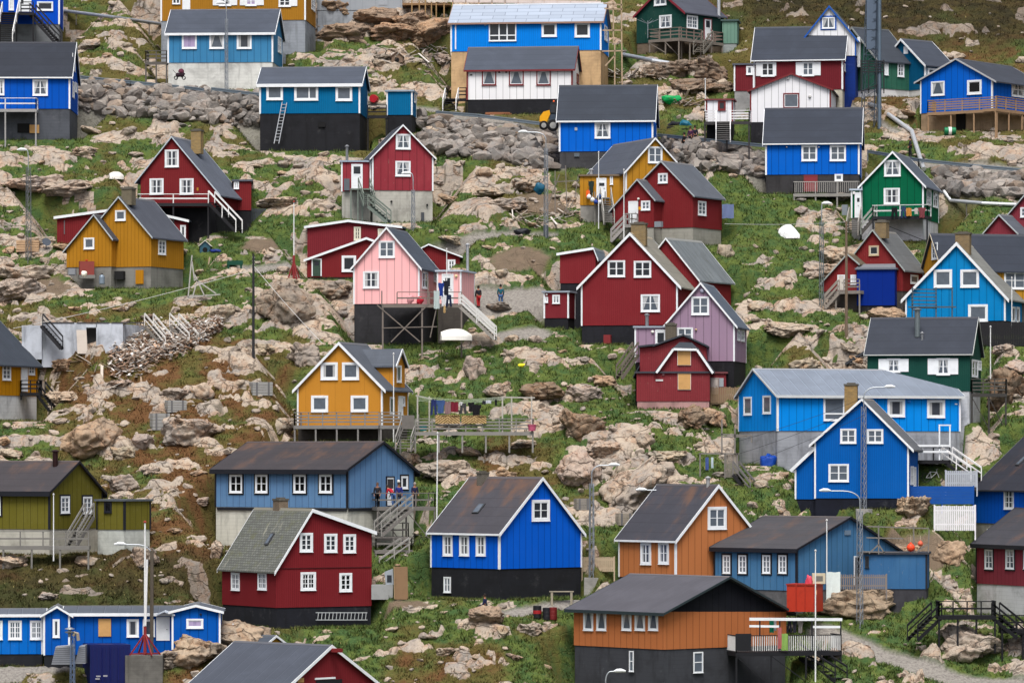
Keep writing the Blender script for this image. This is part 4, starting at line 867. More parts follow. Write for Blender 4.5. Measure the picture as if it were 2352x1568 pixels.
h.win('B', 690, 1313, 725, 1355, 'c12', fw=.15, pane='black'); h.win('B', 779, 1315, 808, 1358, 'c6', fw=.15, pane='black'); h.win('A', 532, 1314, 551, 1355, 'c12', fw=.12, pane='mid'); h.win('A', 593, 1313, 613, 1354, 'c12', fw=.12, pane='mid')
h.chimney(628, 661, 1145, 1182, .62, (122, 100, 82)); h.skylight(606, 1226, 634, 1250, 0)
h.patch('B', 636, 1302.5, 853, 1304, plain((70, 16, 20)), 'drip_board', .04)
h = House('vivid blue house with white trim and a rust-streaked roof'); H['vb'] = h
h.vol(989, 1147, 1336, 1376, 1306, 1222, (1242, 1095), g='B', a=47, wall=(0, 86, 196), ws='w', wear=.08, found=(24, 26, 32), roof=(70, 66, 68), rust=.3, barge=.27, fascia=.14, oe=.25, ve2=1223)
for u0, u1 in ((1018, 1040), (1056, 1078), (1094, 1116)): h.win('A', u0, 1227.5, u1, 1276, 'c4', pane='drape', fw=.13)
h.win('B', 1221, 1147, 1262, 1196, 'c4', pane='dark', fw=.2); h.win('A', 1020, 1324, 1036, 1360, 'c4', pane='mid', fw=.08); h.skylight(1082, 1150, 1118, 1186, 0)
h.chimney(1100, 1118, 1084, 1096, .75, (90, 88, 86))
h = House('orange house with a dark roof behind the curved street lamp'); H['og'] = h
h.vol(1421, 1552, 1740, 1345, 1328, 1238, (1646, 1112), g='B', a=50, wall=(176, 110, 66), ws='w', wear=.08, found=(24, 24, 28), roof=(62, 60, 64), rs='h', rust=.1, barge=.27, fascia=.14, oe=.25)
h.win('A', 1472, 1245, 1496, 1296, 'c4', pane='drape', fw=.15); h.win('A', 1513, 1244, 1537, 1295, 'c4', pane='drape', fw=.15); h.win('B', 1625, 1163, 1668, 1215, 'c4', pane='mid', fw=.2); h.flue(1626, 1098, 1114, h.Yc + 3, .14, (190, 190, 190))
h = House('slate blue house with black window surrounds beside the red container'); H['sd'] = h
h.vol(1640, 1830, 2062, 1410, 1356, 1260, (1949, 1186), g='B', a=40, wall=(66, 112, 152), ws='w', wear=.45, found=(96, 96, 98), roof=(70, 66, 66), rs='h', rust=.15, trim=SUR, barge=.16, fascia=.3, oe=.3, ve2=1263)
for u0, u1 in ((1661, 1678), (1697, 1715), (1752, 1770), (1789, 1807)): h.win('A', u0, 1274, u1, 1316, 'c6', sur=SUR, pane='mid', fw=.07)
h.door('B', 1961, 1276, 1976, 1345, col=(24, 24, 26)); h.patch('B', 1939, 1217, 1953, 1228, plain((110, 130, 150)), 'wall_vent', .06)
SDh = h
h.vol(1974, 2129, 2134, 1372, 1352, 1272, 1270, flat=True, D=4, wall=(54, 98, 142), ws='p', wear=.6, found=(60, 60, 66), roof=(60, 60, 64), trim=SUR, Y=h.Yc + 1.0)
h.win('A', 1987, 1276, 1996, 1303, 's', col=(40, 42, 48), pane='black')
h = House('orange and black house with a white fenced balcony at the bottom'); H['ob2'] = h
h.vol(1318, 1525, 1806, 1600, 1491, 1404, (1666, 1323), g='B', a=47, wall=(172, 104, 62), ws='w', wear=.1, gable=(24, 26, 32), found=(58, 60, 66), roof=(82, 78, 80), rs='v', trim=(40, 52, 56), barge=.16, fascia=.22, oe=.5, og=.5, ve2=1404, corner=False)
for u0, u1 in ((1341, 1363), (1371, 1393), (1429, 1451), (1459, 1482), (1490, 1512)): h.win('A', u0, 1402, u1, 1447, 's', pane='lace', fw=.1)
h.win('A', 1446, 1494, 1456, 1541, 'h1', pane='mid', fw=.07); h.win('B', 1592, 1496, 1614, 1544, 'h1', pane='mid', fw=.09)
OB2 = h
fd = Face(h.B.px(1690, 1495), V((1, .22, 0)).normalized(), V((.22, -1, 0)).normalized())
dk, fc, z = deck(h, fd, 1690, 1934, 1496, 2.6, rail=1.15, col=(26, 27, 32), railc=(30, 31, 36), nmid=0, sp=1.8, bal=True, balc=(226, 228, 228), sides='lr', drop=5, balw=.14, braces=True); BD = (fc, z)
mb = MB()
mb.beam(fc.px(1722, 1421, -.1), fc.px(1935, 1422, -.1), .12, .2); mb.beam(fc.px(1722, 1437, -.1), fc.px(1790, 1438, -.1), .08, .16); mb.beam(fc.px(1868, 1439, -.1), fc.px(1932, 1439, -.1), .08, .16); mb.build('upper_rail', M_white(), h.root)
for u in (1746, 1792, 1866, 1932): mb = MB(); mb.beam(fc.px(u, 1496, -.1), fc.px(u, 1421, -.1), .1); mb.build('rail_post', wood((30, 31, 36)), h.root)
mb = MB(); mb.obox(fc.px(1689, 1494, .02), fc.e * 1.15, V((0, .04, 0)), UP * 1.2); mb.build('black_screen', plain((26, 27, 32)), h.root)
stairs(h.root, fc.px(1870, 1510, -2.2), P(1932, 1560, fc.c.y - .6), 1.0, (28, 29, 34), (28, 29, 34))
h = House('blue house with a steep dark roof at the lower right edge'); H['be'] = h
h.vol(2238, 2420, 2660, 1262, 1206, 1122, 1000, g='B', a=64, wall=(0, 84, 190), ws='w', wear=.12, found=(150, 148, 144), roof=(44, 44, 50), rust=.15, barge=.1, bargec=(110, 112, 114), corner=False, oe=.35)
h.win('A', 2307, 1124, 2329, 1169, 'c6', pane='drape'); h.skylight(2332, 1050, 2362, 1068, 0); h.win('A', 2268, 1214, 2285, 1228, 's')
h = House('maroon house with black trim over a white base at the right edge'); H['me'] = h
h.vol(2242, 2460, 2700, 1425, 1352, 1252, 1150, g='B', a=62, wall=MAR, ws='w', wear=.2, found=(206, 207, 212), roof=(66, 63, 65), rust=.2, trim=SUR, barge=.12, fascia=.3, oe=.4)
h.win('A', 2263, 1261, 2281, 1306, 'c6', sur=SUR, pane='lace', fw=.07); h.win('A', 2311, 1261, 2330, 1306, 'c6', sur=SUR, pane='lace', fw=.07); h.win('A', 2352, 1261, 2370, 1306, 'c6', sur=SUR, pane='lace', fw=.07)
ME = h; fy = h.A.px(2262, 1415).y
fd = Face(P(2195, 1415, 308.2), V((1, 0, 0)), V((0, -1, 0)))
dk, fc, z = deck(h, fd, 2155, 2288, 1413, 2.0, rail=1.0, col=(22, 23, 28), railc=(22, 23, 28), nmid=1, sp=1.0, sides='lr', drop=2.6)
stairs(h.root, fc.px(2154, 1414, -.9), P(2096, 1465, fc.c.y - .2), 1.2, (22, 23, 28), (22, 23, 28)); stairs(h.root, fc.px(2290, 1414, -.9), P(2345, 1460, fc.c.y - .2), 1.2, (22, 23, 28), (22, 23, 28))
dk, fc, z = deck(h, fd, 2300, 2400, 1445, 2.0, rail=1.0, col=(22, 23, 28), railc=(22, 23, 28), nmid=1, sp=1.0, sides='l', drop=4)
# ---- bottom left
h = House('long low blue hut with white trim and a plywood-covered window', 'long_hut', 'hut', None); H['hut'] = h
HB = (0, 80, 168)
h.vol(150, 420, 424, 1528, 1502, 1409, 1390, g='B', D=6, wall=HB, ws='w', wear=.3, found=(30, 32, 38), roof=(84, 86, 90), rs='v', barge=.14, fascia=.22, oe=.3)
YH = h.Yc
h.win('A', 226, 1420, 255, 1461, 'x', col=(196, 152, 96), fw=.04); h.win('A', 291, 1421, 319, 1462, 's', pane='drape'); h.win('A', 328, 1421, 356, 1461, 's', pane='drape'); h.door('A', 359, 1416, 390, 1470)
mb = MB(); q = h.A
for a_, b_ in (((360, 1412), (378, 1404)), ((378, 1404), (402, 1413))): p0, p1 = q.px(*a_, .9), q.px(*b_, .9); mb.obox(p0, p1 - p0, V((0, .9, 0)), UP * .12)
mb.build('porch_roof', roofm((190, 192, 194)), h.root)
h.vol(-70, 99, 101, 1528, 1501, 1412, 1396, g='B', D=6, wall=(0, 100, 190), ws='w', wear=.4, found=(30, 32, 38), roof=(92, 94, 98), rs='v', barge=.14, fascia=.2, Y=YH + .6)
for u0, u1 in ((-12, 6), (19, 50), (69, 98)): h.win('A', u0, 1424, u1, 1468, 'c12', pane='mid')
h.vol(100, 160, 162, 1528, 1503, 1412, (131, 1391), g='A', D=5, wall=HB, ws='w', wear=.25, found=(30, 32, 38), roof=(84, 86, 90), barge=.16, Y=YH - .8)
h.win('A', 121, 1421, 137, 1463, 's', pane='drape')
h.vol(395, 506, 510, 1500, 1490, 1405, (450, 1388), g='A', D=6, wall=HB, ws='w', wear=.25, found=(30, 32, 38), roof=(84, 86, 90), barge=.18, Y=YH - .6)
h.win('A', 428, 1420, 467, 1442, 's', pane='lilac'); h.vent('A', 461, 1410, .08, (30, 30, 34))
h = House('dark red warehouse with a ribbed metal roof at the bottom edge', 'warehouse', 'warehouse', None); H['ware'] = h
h.vol(432, 645, 872, 1760, 1760, 1588, (757, 1480), g='B', a=45, wall=(114, 34, 40), ws='n', wear=.1, found=(40, 40, 44), roof=(72, 74, 80), rs='v', barge=.24, oe=.25)
h.patch('B', 726, 1560, 785, 1650, plain((26, 30, 34)), 'garage_door', .04); mb = MB(); q = h.B.px(758, 1492, 0); mb.beam(q, q + h.B.n * 1.1, .22, .26); mb.build('hoist_beam', plain((118, 30, 34)), h.root)
mb = MB(); p_ = h.B.px(756, 1560, .03); mb.obox(h.B.px(723, 1560, .0), h.B.e * ((787 - 723) / 33.), h.B.n * .08, UP * .12); mb.build('lintel', M_white(), h.root); h.patch('B', 683, 1556, 697, 1566, PLY(), 'plywood_sheet')
h = House('small yellow-gabled house peeping over the warehouse roof'); H['pe'] = h
h.vol(552, 610, 648, 1545, 1530, 1478, (629, 1458), g='B', a=40, Y=306.2, pad=False, wall=(176, 128, 40), ws='w', wear=.2, found=(90, 90, 90), roof=(70, 74, 80), barge=.16)
# ---------------------------------------------------------------- terrain
_perm = rng.permutation(512); _g = rng.normal(size=(512, 2)); _g /= np.linalg.norm(_g, axis=1)[:, None]; _rnd = rng.random((512, 4))
def _h(ix, iy): return _perm[(_perm[ix & 511] + iy) & 511]
def perlin(x, y):
    ix, iy = np.floor(x).astype(int), np.floor(y).astype(int); fx, fy = x - ix, y - iy
    def gr(a, b): g = _g[_h(ix + a, iy + b)]; return g[..., 0] * (fx - a) + g[..., 1] * (fy - b)
    u = fx ** 3 * (fx * (fx * 6 - 15) + 10); v = fy ** 3 * (fy * (fy * 6 - 15) + 10)
    a = gr(0, 0) * (1 - u) + gr(1, 0) * u; b = gr(0, 1) * (1 - u) + gr(1, 1) * u
    return (a * (1 - v) + b * v) * 1.5
def fbm(x, y, oct=4, gain=.5):
    s = 0; a = 1.0; t = 0
    for o in range(oct): s = s + a * perlin(x * 2 ** o + 17.3 * o, y * 2 ** o - 9.1 * o); t += a; a *= gain
    return s / t
def worley(x, y):
    ix, iy = np.floor(x).astype(int), np.floor(y).astype(int)
    d1 = np.full(x.shape, 9.0); d2 = d1.copy(); cid = np.zeros(x.shape, int); cx = np.zeros(x.shape); cy = cx.copy()
    for a in (-1, 0, 1):
        for b in (-1, 0, 1):
            h = _h(ix + a, iy + b); r = _rnd[h]; dx = ix + a + r[..., 0] - x; dy = iy + b + r[..., 1] - y; d = np.hypot(dx, dy)
            c = d < d1; d2 = np.where(c, d1, np.minimum(d2, d)); cid = np.where(c, h, cid); cx = np.where(c, dx, cx); cy = np.where(c, dy, cy); d1 = np.where(c, d, d1)
    return d1, d2, cid, cx, cy
def sm(x, a, b): t = np.clip((x - a) / (b - a), 0, 1); return t * t * (3 - 2 * t)
# rock share of the ground, one digit per 98 x 98 cell of the frame
ROCK = ["455555598865334333232233", "445544677677554564312222", "455555435556455534437677", "656545762488865566557656", "885555678998877732321144",
        "754433644455333332176222", "895355888844543222265432", "645445777755444448998844", "443344667745645554485544", "784464443435455667533567",
        "746354332374577766534333", "654447433375578656645764", "443346553434453334436555", "123345543335433333244345", "332244433256532353442244", "333347632323223323133434"]
# ground cover: g lush green, o olive, r rust, m mixed olive and rust
COV = ["oooooooooooooooooommrmmm", "oooooooggooooooooommmmrm", "ggooooggooooooooogommmmo", "ggogooggoggooogggggoogoo", "googgggggggoogggggggggoo",
       "ggggggggggggggggggggoogg", "ogggggggggggggggggggoggg", "ommmmoggggggggggggggogog", "rrmrrrmoggggggggggoorogg", "omrrrrmogggggggggggooogg",
       "gomrrrmogogmmgggggggoggg", "oommrrmogggmmmggggggoogg", "ommrrmoogggogogggggooogg", "mommmgogggogggogggggoggg", "gmoomgogggggoggggggggggg", "oooorogggmmmgmgggggggggg"]
RG = np.array([[int(c) for c in r] for r in ROCK], float); LU = np.array([[{'g': 1., 'o': .42, 'r': .26, 'm': .38}[c] for c in r] for r in COV]); RU = np.array([[{'g': .06, 'o': .3, 'r': .70, 'm': .5}[c] for c in r] for r in COV])
def samp(T, u, v):
    x = np.clip(u / 98 - .5, 0, 22.999); y = np.clip(v / 98 - .5, 0, 14.999); i, j = x.astype(int), y.astype(int); fx, fy = x - i, y - j
    return T[j, i] * (1 - fx) * (1 - fy) + T[j, i + 1] * fx * (1 - fy) + T[j + 1, i] * (1 - fx) * fy + T[j + 1, i + 1] * fx * fy
def grow(a, step, k, n): return a + np.cumsum(step * k ** np.arange(1, n + 1))
xs = np.arange(-59, 59.01, .21); xs = np.concatenate([-grow(59, .25, 1.22, 26)[::-1], xs, grow(59, .25, 1.22, 26)])
ys = np.arange(287, 436, .19); ys = np.concatenate([np.array([262., 270, 276, 280, 283, 285, 286]), ys, grow(436, .22, 1.15, 30)])
Xg, Yg_ = np.meshgrid(xs, ys)
Ug = CX + Xg / Yg_ * F; Vg = (F / Yg_ - 24) * 1568 / 9.0
base = SL * Yg_ + SLB
base = np.where(Yg_ > 430, SL * 430 + SLB + (Yg_ - 430) * .46 + sm(Yg_, 470, 900) * 30, base)
# signed distance to the building plots (swept a little towards the water so receding walls stand free)
def hull(pts):
    pts = sorted(set((round(a, 4), round(b, 4)) for a, b in pts)); 
    def half(ps):
        r = []
        for p in ps:
            while len(r) > 1 and (r[-1][0] - r[-2][0]) * (p[1] - r[-2][1]) - (r[-1][1] - r[-2][1]) * (p[0] - r[-2][0]) <= 0: r.pop()
            r.append(p)
        return r
    a = half(pts); b = half(pts[::-1]); return a[:-1] + b[:-1]
def hull_dist(hp, x, y, back=1.0):
    d = np.full(x.shape, -1e9)
    for i in range(len(hp)):
        (x0, y0), (x1, y1) = hp[i], hp[(i + 1) % len(hp)]; ex, ey = x1 - x0, y1 - y0; l = math.hypot(ex, ey)
        if l > 1e-6:
            q = ((x - x0) * ey - (y - y0) * ex) / l; d = np.maximum(d, np.where(q > 0, q * back, q) if -ex / l > .5 else q)
    return d
FPS = []; near = np.full(Xg.shape, 1e3); cap = np.full(Xg.shape, 1e9)
for C, dA, wA, dB, wB, zg in PADS:
    c = [C, C + dA * wA, C + dB * wB, C + dA * wA + dB * wB]
    pts = [(p.x, p.y) for p in c]; l = C + dA * wA; r = C + dB * wB
    xl = l.x / l.y * C.y; xr = r.x / r.y * C.y
    pts += [(xl, C.y - .2), (xr, C.y - .2)]
    d = hull_dist(hull(pts), Xg, Yg_); FPS.append((hull([(p.x, p.y) for p in c]), zg))
    near = np.minimum(near, d); d = hull_dist(hull(pts), Xg, Yg_, 3.0); cap = np.minimum(cap, zg - .05 + np.where(d > .5, (d - .5) * 1.15, 0))
flo = np.full(Xg.shape, -1e9); foot = np.full(Xg.shape, 1e9); fcap = np.full(Xg.shape, 1e9)
for hp, zg in FPS:
    d = hull_dist(hp, Xg, Yg_); foot = np.minimum(foot, d); flo = np.maximum(flo, np.where(d < 14, zg - .12 - np.maximum(0, d - .5) * 1.0, -1e9)); fcap = np.minimum(fcap, np.where(d < .35, zg - .05, 1e9))
att = sm(near, .6, 5.0)
und = 1.5 * fbm(Xg / 17, Yg_ / 13, 3) + .55 * fbm(Xg / 5, Yg_ / 4, 3)
dens = samp(RG, Ug, Vg)
wx = Xg + 1.2 * fbm(Xg / 4 + 40, Yg_ / 4, 3); wy = Yg_ + .8 * fbm(Xg / 4, Yg_ / 4 + 70, 3)
n1 = fbm(wx / 4.8 + 5, wy / 2.4 + 3, 4, .58) + .11 * fbm(wx / 1.1, wy / .8, 3)
rk = np.argsort(np.argsort(n1.ravel())).reshape(n1.shape) / n1.size
thr = 1 - np.clip(dens * .080 - .11, .0, .78)
m = rk - thr
rockm = sm(m, -.015, .035)
hR = np.clip(m / (1 - thr + 1e-3), 0, 1)
d1, d2, cid, cx_, cy_ = worley(wx / 3.1, wy / 1.5)
cr = sm(d2 - d1, .0, .09)
tilt = (_rnd[cid][..., 2] - .5) * cx_ * .5 + (_rnd[cid][..., 3] - .35) * cy_ * .5
e1, e2, cid2, cx2, cy2 = worley(wx / 1.25 + 31, wy / .75 + 12)
cr2 = sm(e2 - e1, .0, .09)
blk = .55 * (_rnd[cid][..., 1]) + tilt * .7 + .16 * _rnd[cid2][..., 1]
ph = (base + .9 * fbm(Xg / 3.2 + 9, Yg_ / 2.2, 3)) / .85
led = (np.floor(ph) + sm(ph - np.floor(ph), .62, 1.0) - ph) * .85
zr = (.14 + .55 * np.sqrt(hR)) + .75 * blk - .28 * (1 - cr) - .10 * (1 - cr2) + .6 * led + .07 * fbm(Xg / .9, Yg_ / .6, 3)
tus = np.abs(fbm(Xg / 1.5 + 3, Yg_ / 1.0, 3, .55)); zg_ = .42 * tus + .08 * fbm(Xg / .5, Yg_ / .4, 2)
# paths and bare gravel: polylines with widths, in the frame
def polymask(pts, w, soft=8):
    d = np.full(Xg.shape, 1e9)
    for (a, b), (c, e) in zip(pts[:-1], pts[1:]):
        dx, dy = c - a, e - b; t = np.clip(((Ug - a) * dx + (Vg - b) * dy * 4) / (dx * dx + dy * dy * 4 + 1e-6), 0, 1)
        d = np.minimum(d, np.hypot(Ug - a - t * dx, (Vg - b - t * dy) * 2))
    d = d + 5 * fbm(Xg / 1.6, Yg_ / 1.2, 3); return 1 - sm(d, w - soft / 2, w + soft / 2)
path = np.zeros(Xg.shape)
for pts, w in (([(1890, 1450), (1960, 1476), (2040, 1503), (2120, 1535), (2200, 1552), (2380, 1580)], 36), ([(1130, 1416), (1230, 1398), (1330, 1380), (1420, 1350)], 22), ([(985, 556), (1080, 550), (1190, 541), (1270, 540)], 12),
               ([(1090, 690), (1180, 684), (1255, 676)], 58), ([(1160, 768), (1235, 766)], 30), ([(560, 622), (690, 606)], 18), ([(0, 1550), (70, 1545), (140, 1540)], 40), ([(1905, 205), (2060, 300)], 8), ([(610, 224), (1000, 250)], 10), ([(1010, 268), (1300, 296)], 22), ([(1510, 325), (1760, 345)], 22), ([(185, 192), (590, 222)], 22), ([(2000, 372), (2352, 402)], 22)):
    path = np.maximum(path, polymask(pts, w))
dirt = np.zeros(Xg.shape)
for u, v, ru, rv in ((1190, 600, 70, 20), (600, 566, 46, 16), (80, 660, 90, 26), (2110, 1235, 110, 28), (930, 1390, 60, 10), (1250, 470, 90, 30), (1120, 40, 60, 30)):
    dirt = np.maximum(dirt, 1 - sm(np.hypot((Ug - u) / ru, (Vg - v) / rv) + .35 * fbm(Xg / 1.3, Yg_, 3), .8, 1.15))
rub = np.zeros(Xg.shape)     # loose stone banks under the road edges
BANKS = [[(182, 214), (600, 250), 26, 44], [(965, 300), (1285, 345), 30, 46], [(1530, 348), (1765, 372), 18, 34], [(2150, 405), (2360, 425), 16, 40]]
for (a, b), (c, e), h0, h1 in BANKS:
    t = np.clip((Ug - a) / (c - a), -.05, 1.05); inside = (t > -.04) & (t < 1.04); mid = b + (e - b) * t; dv = Vg - mid
    rub = np.maximum(rub, np.where(inside, 1 - sm(np.abs(dv - 8), h0, h1), 0))
rockm = rockm * (1 - path) * (1 - .85 * rub) * sm(foot, .2, 1.2)
rockm = rockm * (1 - .6 * dirt)
z = base + att * (und * .8) + rockm * (att * .85 + .15) * zr + (1 - rockm) * (1 - path) * sm(foot, -.2, 1.0) * zg_
z = z - path * (.12) + .03 * fbm(Xg / .5, Yg_ / .5, 2) * path
z = np.where(near < 12, np.minimum(z, cap + .28 * rockm * sm(near, .8, 3) + .12 * (near > 0.6) * tus), z)
z = np.where(near < .3, np.minimum(z, cap + np.where(foot > .4, .34 * tus, 0)), np.maximum(z, flo + .45 * tus))
lush = np.clip(samp(LU, Ug, Vg) + 1.1 * fbm(Xg / 5 + 8, Yg_ / 3, 5, .6), 0, 1); rust = np.clip(samp(RU, Ug, Vg) * (1 + 1.9 * fbm(Xg / 3.0 - 8, Yg_ / 1.8, 5, .6)), 0, 1)
rust = np.clip(rust - .35 * (lush > .75), 0, 1)
heath = np.clip(np.maximum(sm(Ug, 1500, 1800) * (1 - sm(Vg + .06 * (2352 - Ug), 60, 150)), .75 * sm(-Ug, -620, -420) * sm(Vg, 1230, 1300) * (1 - sm(Vg, 1400, 1460))) * (1 + .5 * fbm(Xg / 4, Yg_ / 3, 4)), 0, 1)
heath = np.where(Yg_ > 420, np.maximum(heath, sm(Xg, 5, 22) * .9), heath)
crk = np.minimum(cr, .5 + .5 * cr2)
ny, nx = Xg.shape
def hgt(x, y):
    i = int(np.clip(np.searchsorted(xs, x) - 1, 0, nx - 2)); j = int(np.clip(np.searchsorted(ys, y) - 1, 0, ny - 2)); fx = (x - xs[i]) / (xs[i + 1] - xs[i]); fy = (y - ys[j]) / (ys[j + 1] - ys[j])
    return float(z[j, i] * (1 - fx) * (1 - fy) + z[j, i + 1] * fx * (1 - fy) + z[j + 1, i] * (1 - fx) * fy + z[j + 1, i + 1] * fx * fy)
def fld(T, x, y): return float(T[int(np.clip(np.searchsorted(ys, y) - 1, 0, ny - 1)), int(np.clip(np.searchsorted(xs, x) - 1, 0, nx - 1))])
def spot(u, v):
    """where the view ray through (u, v) meets the ground"""
    Y = Yg(v) - 14; prev = None
    while Y < Yg(v) + 16:
        p = P(u, v, Y)
        if hgt(p.x, p.y) >= p.z: return V((p.x, p.y, hgt(p.x, p.y)))
        Y += .12
    p = G(u, v); return V((p.x, p.y, hgt(p.x, p.y)))
def grid_mesh(name, mask, mat_, off=0.0):
    idx = np.arange(nx * ny).reshape(ny, nx); q = np.stack([idx[:-1, :-1], idx[:-1, 1:], idx[1:, 1:], idx[1:, :-1]], -1)[mask].reshape(-1, 4)
    used, inv = np.unique(q, return_inverse=True); q = inv.reshape(-1, 4)
    co = np.stack([Xg.ravel()[used], Yg_.ravel()[used], z.ravel()[used] + off], 1).astype(np.float32)
    me = bpy.data.meshes.new(name); me.vertices.add(len(used)); me.vertices.foreach_set('co', co.ravel()); me.loops.add(q.size); me.loops.foreach_set('vertex_index', q.ravel().astype(np.int32))
    me.polygons.add(len(q)); me.polygons.foreach_set('loop_start', np.arange(0, q.size, 4, dtype=np.int32)); me.polygons.foreach_set('use_smooth', np.ones(len(q), bool))
    me.update()
    for nm, T in (('rock', rockm), ('lush', lush), ('rust', rust), ('path', np.maximum(path, .85 * rub)), ('dirt', dirt), ('crack', crk), ('heath', heath)):
        at = me.attributes.new(nm, 'FLOAT', 'POINT'); at.data.foreach_set('value', T.ravel()[used].astype(np.float32))
    me.materials.append(mat_); me.validate(); ob = bpy.data.objects.new(name, me); COL.objects.link(ob); ob['kind'] = 'structure'; return ob
def rockcol(nt, p, crack=None):
    n1 = NZ(nt, p, .35, 5.0, .6); n2 = NZ(nt, p, 1.3, 6.0, .65, .5); n3 = NZ(nt, p, 6.0, 5.0, .7); n4 = NZ(nt, p, .8, 5.0, .62, 1.0)
    c = MX(nt, SS(nt, n1, .38, .66), C4((176, 162, 146)), C4((142, 136, 130)))
    c = MX(nt, MT(nt, 'MULTIPLY', SS(nt, n4, .46, .64), .6), c, C4((166, 134, 108)))
    c = MX(nt, MT(nt, 'MULTIPLY', SS(nt, n2, .54, .72), .74), c, C4((104, 92, 82)))
    c = MX(nt, MT(nt, 'MULTIPLY', SS(nt, n3, .50, .72), .55), c, C4((84, 76, 70)))
    c = MX(nt, MT(nt, 'MULTIPLY', SS(nt, MT(nt, 'SUBTRACT', 1.0, n3), .56, .7), .4), c, C4((206, 190, 172)))
    dp = nd(nt, 'ShaderNodeVectorMath', {0: p, 1: nd(nt, 'ShaderNodeVectorMath', {0: nd(nt, 'ShaderNodeTexNoise', {'Vector': p, 'Scale': 1.1, 'Detail': 3.0}).outputs[1], 1: (.9, .9, .9)}, operation='MULTIPLY').outputs[0]}, operation='ADD').outputs[0]
    dp2 = nd(nt, 'ShaderNodeVectorMath', {0: dp, 1: (.30, .36, .75)}, operation='MULTIPLY').outputs[0]
    vo = nd(nt, 'ShaderNodeTexVoronoi', {'Vector': dp2, 'Scale': .9}, feature='DISTANCE_TO_EDGE').outputs[0]
    vs = nd(nt, 'ShaderNodeTexVoronoi', {'Vector': dp, 'Scale': 1.15}, feature='DISTANCE_TO_EDGE').outputs[0]
    k1 = MT(nt, 'SUBTRACT', 1.0, SS(nt, vo, .003, .03)); k2 = MT(nt, 'MULTIPLY', MT(nt, 'SUBTRACT', 1.0, SS(nt, vs, .004, .035)), SS(nt, n4, .5, .58))
    ck = MT(nt, 'SUBTRACT', 1.0, MT(nt, 'MAXIMUM', k1, k2)); c = MX(nt, MT(nt, 'MULTIPLY', MT(nt, 'SUBTRACT', 1.0, ck), .66), c, C4((60, 50, 42)))
    hb = MT(nt, 'ADD', MT(nt, 'MULTIPLY', n2, .5), MT(nt, 'ADD', MT(nt, 'MULTIPLY', n3, .25), MT(nt, 'MULTIPLY', ck, .3)))
    return c, hb
def attr(nt, nm): return nd(nt, 'ShaderNodeAttribute', attribute_name=nm).outputs['Fac']
GREEN, GREEN2, OLIVE, RUST, DARKG, STRAW = C4((84, 98, 48)), C4((60, 84, 48)), C4((86, 80, 44)), C4((96, 68, 44)), C4((36, 42, 26)), C4((124, 114, 74))
def ground_material():
    m_, nt, b = newmat('hillside', .95); b.inputs['Specular IOR Level'].default_value = .1
    p = nd(nt, 'ShaderNodeNewGeometry').outputs['Position']
    rc, hb = rockcol(nt, p)
    nl = NZ(nt, p, .9, 5.0, .65); ns = NZ(nt, p, 3.2, 5.0, .7); nf = NZ(nt, p, 11.0, 3.0, .7)
    g = MX(nt, SS(nt, nl, .4, .62), GREEN, GREEN2)
    g = MX(nt, SS(nt, MT(nt, 'ADD', attr(nt, 'lush'), MT(nt, 'MULTIPLY', MT(nt, 'SUBTRACT', ns, .5), .8)), .25, .75), OLIVE, g)
    g = MX(nt, SS(nt, MT(nt, 'ADD', attr(nt, 'rust'), MT(nt, 'MULTIPLY', MT(nt, 'SUBTRACT', ns, .5), 1.0)), .28, .9), g, RUST)
    g = MX(nt, MT(nt, 'MULTIPLY', SS(nt, ns, .54, .74), .5), g, DARKG); g = MX(nt, MT(nt, 'MULTIPLY', SS(nt, nf, .55, .72), .5), g, STRAW)
    d = MX(nt, nl, C4((92, 82, 70)), C4((120, 104, 88))); g = MX(nt, attr(nt, 'dirt'), g, d)
    gv = MX(nt, SS(nt, NZ(nt, p, 5.0, 5.0, .75), .4, .65), C4((136, 132, 126)), C4((104, 100, 96))); g = MX(nt, attr(nt, 'path'), g, gv)
    he = MX(nt, SS(nt, nl, .42, .6), C4((42, 39, 27)), C4((60, 54, 33))); he = MX(nt, MT(nt, 'MULTIPLY', SS(nt, ns, .5, .7), .7), he, C4((32, 32, 24))); g = MX(nt, MT(nt, 'MULTIPLY', attr(nt, 'heath'), .95), g, he); rc = MX(nt, MT(nt, 'MULTIPLY', attr(nt, 'heath'), .7), rc, C4((70, 65, 62)))
    rf = SS(nt, MT(nt, 'ADD', attr(nt, 'rock'), MT(nt, 'MULTIPLY', MT(nt, 'SUBTRACT', ns, .5), .55)), .42, .58)
    rc = MX(nt, MT(nt, 'MULTIPLY', MT(nt, 'SUBTRACT', 1.0, SS(nt, attr(nt, 'crack'), .1, .7)), .62), rc, C4((56, 52, 38)))
    nt.links.new(MX(nt, rf, g, rc), b.inputs['Base Color'])
    bump(nt, b, MT(nt, 'MULTIPLY', MT(nt, 'ADD', hb, MT(nt, 'MULTIPLY', nf, .35)), MT(nt, 'SUBTRACT', 1.0, MT(nt, 'MULTIPLY', attr(nt, 'path'), .85))), .22, .8)
    return m_
GM = ground_material()
pq = (path[:-1, :-1] + path[1:, 1:] + path[:-1, 1:] + path[1:, :-1]) / 4 > .55
grid_mesh('hillside', ~pq, GM); grid_mesh('gravel_path', pq, GM)
